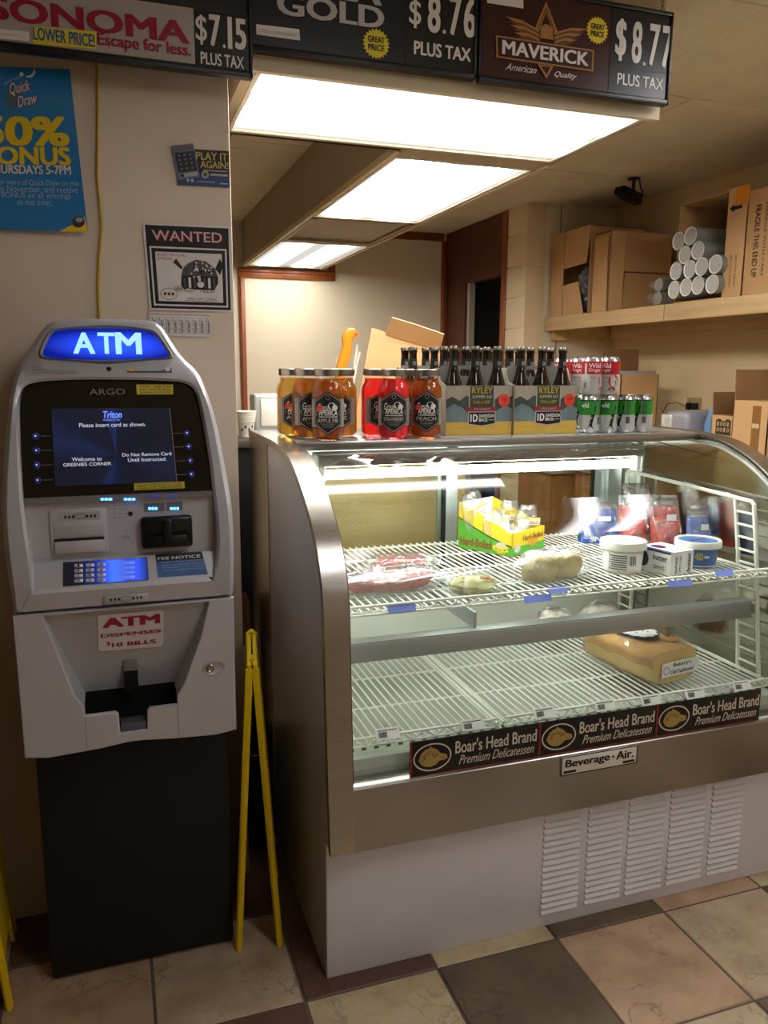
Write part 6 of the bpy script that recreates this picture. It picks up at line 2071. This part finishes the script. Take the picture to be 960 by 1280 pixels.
# orange handle in a white holder
Yo = 2.90
t = thing('orange_handle', 'orange plastic tool handle sticking up behind the amber jars', 'tool', tuple(at(430, 540, y=Yo)))
t.location.z = ZCB
m_or = mat('orange_plastic', 'd9861a', .35)
pts = [(421, 500), (423, 480), (426, 462), (429, 450), (433, 440), (434, 430), (434, 422), (438, 416), (443, 415.5)]
cl = [at(px, py, y=Yo) for px, py in pts]
wd = [.015, .016, .019, .019, .020, .018, .021, .021, .014]
b = MB(); lp = []
for i, c in enumerate(cl):
    d = (cl[min(i + 1, len(cl) - 1)] - cl[max(i - 1, 0)]).normalized(); n = Vector((d.z, 0, -d.x))
    lp.append([c + n * wd[i] * ca + Vector((0, 1, 0)) * .013 * sa for ca, sa in [(math.copysign(abs(math.cos(a)) ** .5, math.cos(a)), math.copysign(abs(math.sin(a)) ** .5, math.sin(a))) for a in [2 * PI * j / 16 for j in range(16)]]])
b.loft(lp, m_or); b.build('grip', t)
c = at(445, 418, y=Yo - .014); b = MB()
b.lathe([(0, 0), (.012, 0), (.012, .030), (.006, .031), (0, .029)], 0, 0, 0, m_or, 18)
b.xf(Matrix.Translation(c) @ Matrix.Rotation(R(-90), 4, 'X')); b.build('end_roller', t)
b = MB(); b.lathe([(0, -.001), (.006, -.001), (.005, .0005), (0, .0005)], 0, 0, 0, mat('red_core', 'a04028', .5), 14); b.xf(Matrix.Translation(c) @ Matrix.Rotation(R(-90), 4, 'X')); b.build('core', t)
x = at(428, 540, y=Yo).x
t = thing('utensil_holder', 'white holder with pale sticks around the orange handle', 'holder', (x, Yo, ZCB))
b = MB(); b.lathe([(0, 0), (.036, 0), (.040, .10), (.038, .10), (.034, .004), (0, .004)], x, Yo + .0, ZCB, m_cupw, 24); b.build('cup', t)
for k, (dx, tp) in enumerate(((-.022, (421, 446)), (.026, (446, 431)), (.018, (449, 440)))):
    e = at(*tp, y=Yo + .028); b = MB(); b.tube([(x + dx * .6, Yo + .022, ZCB + .006), tuple(e)], .005, m_cupw, 6); b.build('stick', t)

# wood base cabinet at the alcove
t = thing('base_cabinet', 'oak base cabinet with two panelled doors by the alcove, seen through the case', 'cabinet', (2.97, 4.6, 0))
zc = at(700, 592, y=4.42).z
b = MB(); b.box(2.62, 3.29, 4.42, 4.85, .08, zc, m_oak); b.box(2.64, 3.27, 4.48, 4.85, 0, .08, m_blk2); b.build('carcass', t)
b = MB(); b.box(2.60, 3.297, 4.39, 4.856, zc, zc + .035, m_ctop, b=.006); b.build('worktop', t)
for x0, x1 in ((2.63, 2.945), (2.965, 3.28)):
    b = MB(); b.box(x0, x1, 4.402, 4.419, .1, zc - .01, m_oak, b=.004)
    b.plate(FY(4.401), [(x0 + .0, .1), (x1, .1), (x1, zc - .01), (x0, zc - .01)], [[(x0 + .055, .16), (x1 - .055, .16), (x1 - .055, zc - .07), (x0 + .055, zc - .07)]], .008, m_oak, .002)
    b.box(x0 + .075, x1 - .075, 4.396, 4.404, .18, zc - .09, m_oak, b=.006)
    d = b.build('door', t)
    b = MB(); b.lathe([(0, 0), (.006, 0), (.005, .012), (.013, .02), (.012, .026), (0, .028)], 0, 0, 0, STEEL, 16)
    b.xf(Matrix.Translation(((x1 - .03) if x0 < 2.8 else (x0 + .03), 4.396, zc - .2)) @ Matrix.Rotation(R(90), 4, 'X')); b.build('knob', d)

# right-hand counter along the wall with its boxes
ZR = .93
t = thing('side_counter', 'long counter along the tan wall carrying the boxes', 'counter', (2.95, 3.4, 0))
b = MB(); b.box(2.72, 3.295, 2.5, 4.30, 0, ZR - .035, m_oak); b.build('body', t)
b = MB(); b.box(2.68, 3.297, 2.48, 4.34, ZR - .035, ZR, m_ctop, b=.006); b.build('worktop', t)
def xr(px, py, x): return at(px, py, x=x)
# big kraft box at the right edge
XB = 2.74
f0 = at(916, 520, x=XB); yb1 = f0.y
zt = at(935, 501, x=XB).z
ye = at(959, 540, x=XB).y
big = carton('cardboard_box', 'large open kraft box at the right picture edge, sealed with brown tape', XB, XB + .40, ye, yb1, ZR, zt, (('b', .14, 3),), None)
b = MB(); ty = at(945, 530, x=XB).y
b.box(XB - .001, XB + .001, ty - .025, ty + .025, ZR + .1, zt - .02, m_tape); b.box(XB - .0016, XB, ty - .02, ty + .022, zt - .12, zt - .10, mat('torn_tape', 'c8ab84', .5)); b.build('tape', big)
XS = 2.80
y1_, y0_ = at(889, 530, x=XS).y, at(917, 530, x=XS).y
z1_ = at(900, 519, x=XS).z
y0_ = max(y0_, yb1 + .01)
small = carton('cardboard_box', 'small open kraft box with a dark printed logo, left of the large one', XS, XS + .3, y0_, y1_, ZR, z1_, (('b', .11, 4),), None)
b = MB(); F = lambda u, v, h=0: (XS - h, u, v)
ca, cb = at(894, 542, x=XS), at(914, 526, x=XS)
m_lg = mat('logo_dark_green', '2c3424', .6)
Fq = lambda u, v, h=0: (XS - h, ca.y + (cb.y - ca.y) * u, ca.z + (cb.z - ca.z) * v)
b.pl(Fq, [(0, 0), (1, -.06), (1, 1), (.75, 1.1), (.5, .9), (.25, 1.1), (0, 1)], m_lg, .0006)
rn2 = random.Random(4)
for r_ in range(2):
    for k in range(4):
        b.ring(Fq, .16 + k * .22, .72 - r_ * .4, .09, .14, .045, m_kraft, .001, 12) if (k + r_) % 3 else b.rect(Fq, .10 + k * .22, .20 + k * .22, .58 - r_ * .4, .88 - r_ * .4, m_kraft, .001)
b.build('logo', small)
# jug with blue liquid
XJ = 2.86
pj = at(886, 530, x=XJ)
jx, jy = XJ + .05, y1_ + .085
t = thing('cleaner_jug', 'translucent jug with blue liquid standing left of the small logo box', 'jug', (jx, jy, ZR))
hj = at(896, 491, x=jx).z - ZR
b = MB(); m_jug = mat('jug_plastic', '7ea8d6', .3, trans=.3)
b.lathe([(0, 0), (.055, 0), (.062, .006), (.062, hj * .55)], jx, jy, ZR, mat('blue_liquid', '1a5cb0', .25), 28)
b.build('liquid', t)
b = MB(); b.lathe([(.062, hj * .55), (.060, hj * .66), (.040, hj * .82), (.022, hj * .90), (.020, hj * .93)], jx, jy, ZR, m_jug, 28); b.build('shoulder', t)
b = MB(); b.lathe([(.0225, hj * .91), (.0235, hj * .915), (.0235, hj * .99), (.021, hj), (0, hj)], jx, jy, ZR, m_cwh, 24); b.build('cap', t)
# grey appliance with rounded top
XA = 2.78
ya1, ya0 = at(829, 535, x=XA).y, at(876, 535, x=XA).y
za = at(850, 514, x=XA).z
ya0 = max(ya0, jy + .07)
t = thing('appliance', 'grey rounded appliance on the side counter behind the green cans', 'appliance', (XA + .15, (ya0 + ya1) / 2, ZR))
b = MB(); b.box(XA, XA + .32, ya0, ya1, ZR + .012, za, mat('appliance_grey', '9a98a0', .35, .2), b=.03, seg=4); b.build('housing', t)
b = MB(); b.box(XA - .012, XA + .02, ya1 - .07, ya1 + .012, ZR + .02, za - .02, m_cwh, b=.01, seg=3); b.build('front_cover', t)
for yy in (ya0 + .05, ya1 - .05):
    b = MB(); b.lathe([(0, 0), (.014, 0), (.012, .014), (0, .014)], XA + .05, yy, ZR, m_blk2, 12); b.build('foot', t)
# wall outlet with plug and cord
yo = at(868, 508, x=XR).y; zo = at(872, 508, x=XR).z
t = thing('wall_outlet', 'wall outlet with a black plug and grey cord on the tan wall', 'outlet', (XR - .004, yo, zo))
b = MB(); b.box(XR - .007, XR - .0005, yo - .06, yo + .06, zo - .045, zo + .05, mat('outlet_plate', '9c8a62', .5), b=.002); b.build('cover_plate', t)
b = MB()
for dy in (.028, -.03): b.box(XR - .032, XR - .006, yo + dy - .016, yo + dy + .016, zo - .022, zo + .02, m_blk2, b=.005)
b.build('plug', t)
b = MB(); b.tube([(XR - .03, yo + .04, zo), (XR - .05, yo + .10, zo + .02), (XR - .06, yo + .17, zo + .01), (XR - .06, yo + .21, zo - .05), (XR - .07, yo + .22, za - .02)], .005, mat('cord_grey', '8a8478', .5), 8); b.build('cord', t)
# open box behind the cans
yq = 4.05
xq0, xq1 = at(776, 480, y=yq).x, at(823, 480, y=yq).x
zq1, zq2 = at(800, 468, y=yq).z, at(800, 437, y=yq + .2).z
ob = carton('cardboard_box', 'open box with a raised dark flap behind the red cans', xq0, min(xq1, 3.27), yq, yq + .2, ZR, zq1, (('b', zq2 - zq1, 2), ('l', .10, 75)), None)
b = MB(); b.box(xq0 + .008, min(xq1, 3.27) - .008, yq + .02, yq + .03, ZR + .02, zq1 + .02, mat('carton_white_liner', 'b4aeb0', .6)); b.build('liner', ob)
t = thing('spice_bottle', 'small brown bottle standing right of the open box', 'bottle', (3.19, 3.92, ZR))
c = at(833, 510, x=3.16); hb = at(833, 488, x=3.16).z - ZR
b = MB(); b.lathe([(0, 0), (.03, 0), (.032, .004), (.032, hb * .7), (.02, hb * .82), (.018, hb * .86)], 3.16, c.y, ZR, mat('brown_bottle_glass'), 20); b.build('body', t)
b = MB(); b.lathe([(.0195, hb * .85), (.0195, hb), (0, hb)], 3.16, c.y, ZR, m_blk2, 18); b.build('cap', t)
t.location = (3.16, c.y, ZR)
for ch in t.children: ch.location = (0, 0, 0)

# ---------------------------------------------------------------- wall shelf with cartons and cups
m_pine = mat('pine_board', 'c9ab7c', .6, var=.14, vs=5, stretch=(4, .5, 6))
SXF, SZ0, SZ1 = 2.775, 1.757, 1.842
t = thing('wall_shelf', 'pine board shelf along the tan wall carrying cartons and cups', 'shelf', (3.0, 3.6, SZ0))
b = MB(); b.box(SXF + .035, XR - .001, 2.2, YA - .005, SZ1 - .02, SZ1, m_pine, b=.002); b.build('board', t)
b = MB(); b.box(SXF, SXF + .035, 3.62, YA - .005, SZ0, SZ1, m_pine, b=.003); b.box(SXF + .002, SXF + .035, 2.2, 3.617, SZ0, SZ1, m_pine, b=.003); b.build('front_rail', t)
b = MB(); b.box(SXF + .05, XR - .001, YA - .05, YA - .006, SZ0 - .06, SZ1 - .021, m_pine, b=.003); b.build('end_cleat', t)
b = MB(); b.box(XR - .04, XR - .001, 2.2, YA - .06, SZ0 - .04, SZ1 - .021, m_pine, b=.003); b.build('wall_cleat', t)
ZSH = SZ1 + .0008
XF = 2.79
m_in = mat('box_inner_shadow', '7a5a3a', .85)
T_ = .005
def side_box(name, label, x0, x1, y0, y1, z0, z1, openx=True):
    """carton lying on its side, open towards -X (or -Y)"""
    t = thing(name, label, 'cardboard box', ((x0 + x1) / 2, (y0 + y1) / 2, z0))
    b = MB(); b.box(x0, x1, y0, y1, z0, z0 + T_, m_kraft); b.box(x0, x1, y0, y1, z1 - T_, z1, m_kraft)
    if openx:
        b.box(x0, x1, y0, y0 + T_, z0, z1, m_kraft); b.box(x0, x1, y1 - T_, y1, z0, z1, m_kraft); b.box(x1 - T_, x1, y0, y1, z0, z1, m_kraft)
    else:
        b.box(x0, x0 + T_, y0, y1, z0, z1, m_kraft); b.box(x1 - T_, x1, y0, y1, z0, z1, m_kraft); b.box(x0, x1, y1 - T_, y1, z0, z1, m_kraft)
    b.build('box_body', t)
    return t
# box 1, flaps towards the aisle, one torn open over a silver bag
y1a, y1b = at(735, 390, x=XF).y + .01, at(687, 394, x=XF).y - .0
z1t = at(700, 292, x=XF).z
bx1 = side_box('cardboard_box', 'left shelf box with torn flaps showing a shiny silver bag', XF + .004, XF + .40, y1a, y1b, ZSH, z1t)
ym_ = at(705, 340, x=XF).y
def flap(parent, pts, th=.004, m=None):
    f = [Vector(p) for p in pts]; n = (f[1] - f[0]).cross(f[2] - f[0]).normalized() * th
    b = MB(); b.loft([f, [p + n for p in f]], m or m_kraft); b.build('flap', parent)
flap(bx1, [(XF, ym_ + .009, ZSH), (XF, y1b, ZSH), (XF, y1b, z1t), (XF, ym_ + .007, z1t)])
zu, zl_ = at(718, 334, x=XF).z, at(718, 353, x=XF).z
flap(bx1, [(XF - .004, y1a + .03, zu + .012), (XF - .004, ym_ - .004, zu), (XF, ym_ - .004, z1t), (XF, y1a, z1t)])
flap(bx1, [(XF, y1a + .045, ZSH), (XF, ym_ - .004, ZSH), (XF - .006, ym_ - .004, zl_ - .008), (XF - .006, y1a + .11, zl_)])
t = thing('plastic_bag', 'crumpled silver plastic bag bulging from the torn shelf box', 'bag', (XF + .09, (y1a + ym_) / 2, ZSH + T_))
m_sbag = mat('silver_bag', '8890a0', .12, .5, var=.4, vs=22)
b = MB(); rs = random.Random(9)
cy_, cz_ = (y1a + ym_) / 2 - .01, (ZSH + zu) / 2 + .0
def bagf(a, c):
    th, ph = 2 * PI * a, PI * c; r_ = 1 + .10 * math.sin(5 * th + 7 * ph) + .07 * math.sin(11 * th - 9 * ph)
    return Vector((XF + .10 + .07 * r_ * math.sin(ph) * math.cos(th), cy_ + .085 * r_ * math.sin(ph) * math.sin(th), ZSH + .162 + .15 * math.cos(ph) * (1 + .04 * math.sin(6 * th))))
b.grid(bagf, 40, 30, m_sbag); b.build('film', t, 20)
# box 2: aisle-side flap light, open end towards the camera closed by flaps
y2a, y2b = at(754, 385, x=XF).y - .02, at(740, 388, x=XF).y
z2t = at(753, 291, x=XF).z
y2a = y2b - .16
bx2 = side_box('cardboard_box', 'middle shelf box turned with its closed flaps towards the camera', XF + .006, XF + .42, y2a, y2b, ZSH, z2t, False)
pf = lambda px, py: at(px, py, y=y2a - .004)
x2m = pf(779, 340).x; zmid = pf(800, 341).z
flap(bx2, [(XF + .006, y2a - .002, ZSH + .004), (x2m - .004, y2a - .012, ZSH + .002), (x2m - .004, y2a - .012, z2t - .002), (XF + .006, y2a - .002, z2t)])
flap(bx2, [(x2m + .002, y2a - .002, zmid + .003), (XF + .42, y2a - .002, zmid + .003), (XF + .42, y2a, z2t), (x2m + .002, y2a, z2t)])
flap(bx2, [(x2m - .001, y2a - .006, ZSH), (XF + .42, y2a - .006, ZSH), (XF + .42, y2a - .003, zmid - .002), (x2m + .008, y2a - .003, zmid - .004)])
flap(bx2, [(XF - .012, y2a + .0, ZSH), (XF - .004, y2b, ZSH), (XF - .002, y2b, z2t - .02), (XF - .012, y2a + .01, z2t - .03)])
# box 3: carton of cups lying open to the aisle
y3b, y3a = at(842, 370, x=XF).y, at(903, 366, x=XF).y
z3t = at(870, 250, x=XF).z
bx3 = side_box('cardboard_box', 'open shelf carton full of stacked clear cups', XF + .004, XF + .48, y3a, y3b, ZSH, z3t)
y3f = at(927, 360, x=XF).y
b = MB(); b.box(XF - .0045, XF, y3f + .004, y3a, ZSH + .001, z3t + .002, m_kraft); F = lambda u, v, h=0: (XF - .0046 - h, u, v)
yA = (y3f + y3a) / 2
b.rect(lambda u, v, h=0: (XF - .005 - h, -u, v), -(yA + .035) + .02, -(yA - .035) + .035, z3t - .075, z3t + .002, mat('orange_label', 'd8861c', .5), .0005)
Ff3 = lambda u, v, h=0: (XF - .005 - h, yA - u, v)
b.pl(Ff3, [(-.05, z3t - .085), (-.02, z3t - .07), (-.02, z3t - .08), (.03, z3t - .08), (.03, z3t - .095), (-.02, z3t - .095), (-.02, z3t - .105)][::-1], BLACK, .0005)
for k in range(2):
    b.text('HANDLE WITH CARE', lambda u, v, h=0, k=k: Ff3(-.02 + k * .03 + v, ZSH + .05 + u, h), 0, .14, 0, .012, BLACK, 0, 0, .0005)
b.build('flap', bx3)
# stacks of cups, rims towards the aisle
m_cup = clear('clear_cup', 'eef2f0', .08, .10, 1, haze=.30, hazecol='cfd2cc'); m_lidw = mat('cup_rim', 'eceee6', .35)
CUPR = .0432
lids = [(220, 760), (330, 745), (425, 725), (535, 705), (205, 910), (300, 890), (395, 875), (510, 865), (290, 630), (395, 595), (240, 520), (335, 480)]
cl_ = ['leftmost cup stack of the second row', 'second cup stack of the second row', 'third cup stack of the second row', 'rightmost cup stack of the second row', 'leftmost cup stack of the bottom row', 'second cup stack of the bottom row', 'third cup stack of the bottom row', 'rightmost cup stack of the bottom row',
       'left cup stack of the third row', 'right cup stack of the third row, its ribbed side showing', 'left cup stack of the top row', 'right cup stack of the top row, its ribbed side showing']
def cup_stack(label, c, ln, r_):
    t = thing('cup_stack', label, 'cups', (0, 0, 0), 'stacks of clear cups in the shelf carton')
    b = MB(); n = int(ln / .011); loops = []
    for i in range(n):
        for dr, dx in ((1, 0), (1, .004), (.90, .0045), (.90, .0108)):
            loops.append([Vector((i * .011 + dx, r_ * dr * math.cos(a), r_ * dr * math.sin(a))) for a in [2 * PI * j / 24 for j in range(24)]])
    b.loft(loops, mat('cup_plastic', 'aaaca6', .25, trans=.25), False, True); b.build('cups', t, 30)
    b = MB(); m_ = m_lidw
    b.lathe([(r_ * .90, .004), (r_ * 1.0, 0), (r_ * 1.02, .002), (r_ * 1.0, .005)], 0, 0, 0, m_lidw, 30)
    b.lathe([(0, .006), (r_ * .9, .005)], 0, 0, 0, mat('cup_end', 'b0b3ac', .3), 30)
    b.xf(Matrix.Rotation(R(90), 4, 'Y')); b.build('rim', t)
    t.location = c
for k, (u, v) in enumerate(lids):
    px, py = 810 + u / 6.4, 220 + v / 6.4
    c = at(px, py, x=XF - .045)
    c.z = max(c.z, ZSH + T_ + CUPR + .002)
    off = 0 if k < 8 else .0
    cup_stack(cl_[k] + ' in the shelf carton', Vector((XF - .045, c.y, c.z)), .44, CUPR)
# twisted plastic bag ends and two wrapped stacks left of the carton
for k, (u, v, lb) in enumerate(((75, 985, 'wrapped cup stack on the shelf just left of the cup carton'), (85, 870, 'loose wrapped cup stack on top, left of the cup carton'))):
    c = at(810 + u / 6.4, 220 + v / 6.4, x=XF + .03)
    c.z = max(c.z, ZSH + .040) if k == 0 else c.z
    t = thing('wrapped_cups', lb, 'cups', (XF + .03, c.y, c.z), 'wrapped cups left of the carton')
    b = MB(); loops = []
    for i in range(18):
        for dr, dx in ((1, 0), (1, .004), (.9, .0045), (.9, .0098)):
            loops.append([Vector((XF + .03 + i * .01 + dx, c.y + .036 * dr * math.cos(a), c.z + .036 * dr * math.sin(a))) for a in [2 * PI * j / 20 for j in range(20)]])
    b.loft(loops, mat('cup_plastic'), True, True); b.build('cups', t, 30)
    b = MB(); b.grid(lambda a, q: Vector((XF + .045 - .07 * q, c.y + (.040 - .028 * q + .006 * math.sin(a * 40) * q) * math.cos(2 * PI * a) + .01 * q, c.z + (.040 - .026 * q + .006 * math.sin(a * 31) * q) * math.sin(2 * PI * a) - .0 * q)), 40, 8, m_wrap)
    b.build('twisted_wrap', t)
# box 4 with upside-down printing
y4b = y3f - .002
z4t = at(940, 238, x=XF).z
bx4 = thing('cardboard_box', 'closed shelf box at the right picture edge with sideways FRAGILE printing', 'cardboard box', (XF + .2, y4b - .25, ZSH))
b4 = MB(); b4.box(XF, XF + .45, y4b - .50, y4b, ZSH, z4t, m_kraft, b=.004)
b = MB(); b.box(XF - .0008, XF, y4b - .27, y4b - .20, ZSH + .0, z4t, m_tape); b.build('tape', bx4)
b = b4; F4 = lambda u, v, h=0: (XF - h, v, u)
ta, tb2 = at(945, 345, x=XF), at(943, 256, x=XF)
b.text('FRAGILE THIS END UP', lambda u, v, h=0: (XF - h, y4b - .065 - v, z4t - .07 - u), 0, tb2.z - ta.z, -.016, .016, BLACK, .02, 0, .0008)
b.text('HANDLE WITH CARE', lambda u, v, h=0: (XF - h, y4b - .115 - v, z4t - .07 - u), 0, (tb2.z - ta.z), -.008, .008, BLACK, .0, 0, .0008)
b.build('box_body', bx4)

# security camera under the ceiling
m_cam = mat('camera_black', '111113', .35)
cx_, cy_ = 2.87, 4.08
t = thing('security_camera', 'black security camera hanging from the ceiling by the tan wall', 'camera', (cx_, cy_, ZC))
b = MB(); b.lathe([(0, 0), (.035, 0), (.035, -.008), (0, -.008)][::-1], cx_, cy_, ZC - .0, m_cam, 20); b.tube([(cx_, cy_, ZC - .006), (cx_, cy_, ZC - .075)], .009, m_cam, 10); b.lathe([(0, -.016), (.016, -.008), (.016, .008), (0, .016)], cx_, cy_, ZC - .075, m_cam, 16); b.build('bracket', t)
q0, q1 = at(774, 239, y=cy_ - .03), at(801, 252, y=cy_ + .02)
ax = (q1 - q0).normalized()
up = Vector((0, 0, 1)); sd = ax.cross(up).normalized(); up = sd.cross(ax)
Mx = Matrix(((ax.x, sd.x, up.x, q0.x), (ax.y, sd.y, up.y, q0.y), (ax.z, sd.z, up.z, q0.z), (0, 0, 0, 1)))
ln = (q1 - q0).length
b = MB(); b.box(.02, ln * .9, -.028, .028, -.026, .022, m_cam, b=.006); b.box(.0, ln * .93, -.032, .032, .022, .027, m_cam, b=.002); b.xf(Mx); b.build('housing', t)
b = MB(); b.lathe([(0, .012), (.018, .012), (.018, .0), (.023, .0), (.025, .03), (.022, .036), (0, .036)], 0, 0, 0, m_cam, 22); b.xf(Mx @ Matrix.Translation((-.014, 0, -.002)) @ Matrix.Rotation(R(90), 4, 'Y')); b.build('lens', t)
b = MB(); p_ = Mx @ Vector((ln, 0, .03)); b.tube([p_, p_ + Vector((.01, .01, .03)), Vector((cx_ + .07, cy_ + .03, ZC - .045)), Vector((cx_ + .045, cy_ + .01, ZC - .003))], .004, m_cam, 8); b.build('cable', t)

# odds and ends in the gap between partition and case
t = thing('waste_bin', 'narrow black bin on the floor in the dark gap beside the case', 'bin', (.382, 2.40, 0))
m_cr = mat('crate_black', '141415', .45)
def binw(a, c):
    th = 2 * PI * a; sx = math.copysign(abs(math.cos(th)) ** .4, math.cos(th)); sy = math.copysign(abs(math.sin(th)) ** .4, math.sin(th)); k = .86 + .14 * c
    return Vector((.382 + .042 * sx * k, 2.42 + .11 * sy * k, .001 + .32 * c))
b = MB(); b.grid(binw, 36, 10, m_cr); b.poly([binw(i / 36, 0) for i in range(36)], m_cr); b.build('bin_wall', t)
b = MB(); b.tube([binw(i / 36, 1) for i in range(36)], .004, m_cr, 6, closed=True); b.build('rim', t)
t = thing('paper_bag', 'brown paper bag standing upright behind the narrow bin in the dark gap', 'bag', (.382, 2.615, .0))
m_pb = mat('brown_paper', '8a6a4c', .8, var=.15, vs=12)
def bagw(a, c):
    th = 2 * PI * a; sx = math.copysign(abs(math.cos(th)) ** .5, math.cos(th)); sy = math.copysign(abs(math.sin(th)) ** .5, math.sin(th))
    return Vector((.380 + .028 * sx * (1 + .05 * math.sin(9 * c)), 2.615 + .065 * sy * (1 + .06 * math.sin(7 * c + 2)), .001 + .74 * c + .008 * math.sin(th * 3) * c))
b = MB(); b.grid(bagw, 32, 20, m_pb); b.poly([bagw(i / 32, 0) for i in range(32)], m_pb); b.build('bag_walls', t, 25)
b = MB(); b.box(.358, .402, 2.540, 2.5415, .42, .60, m_paper); b.build('receipt', t)
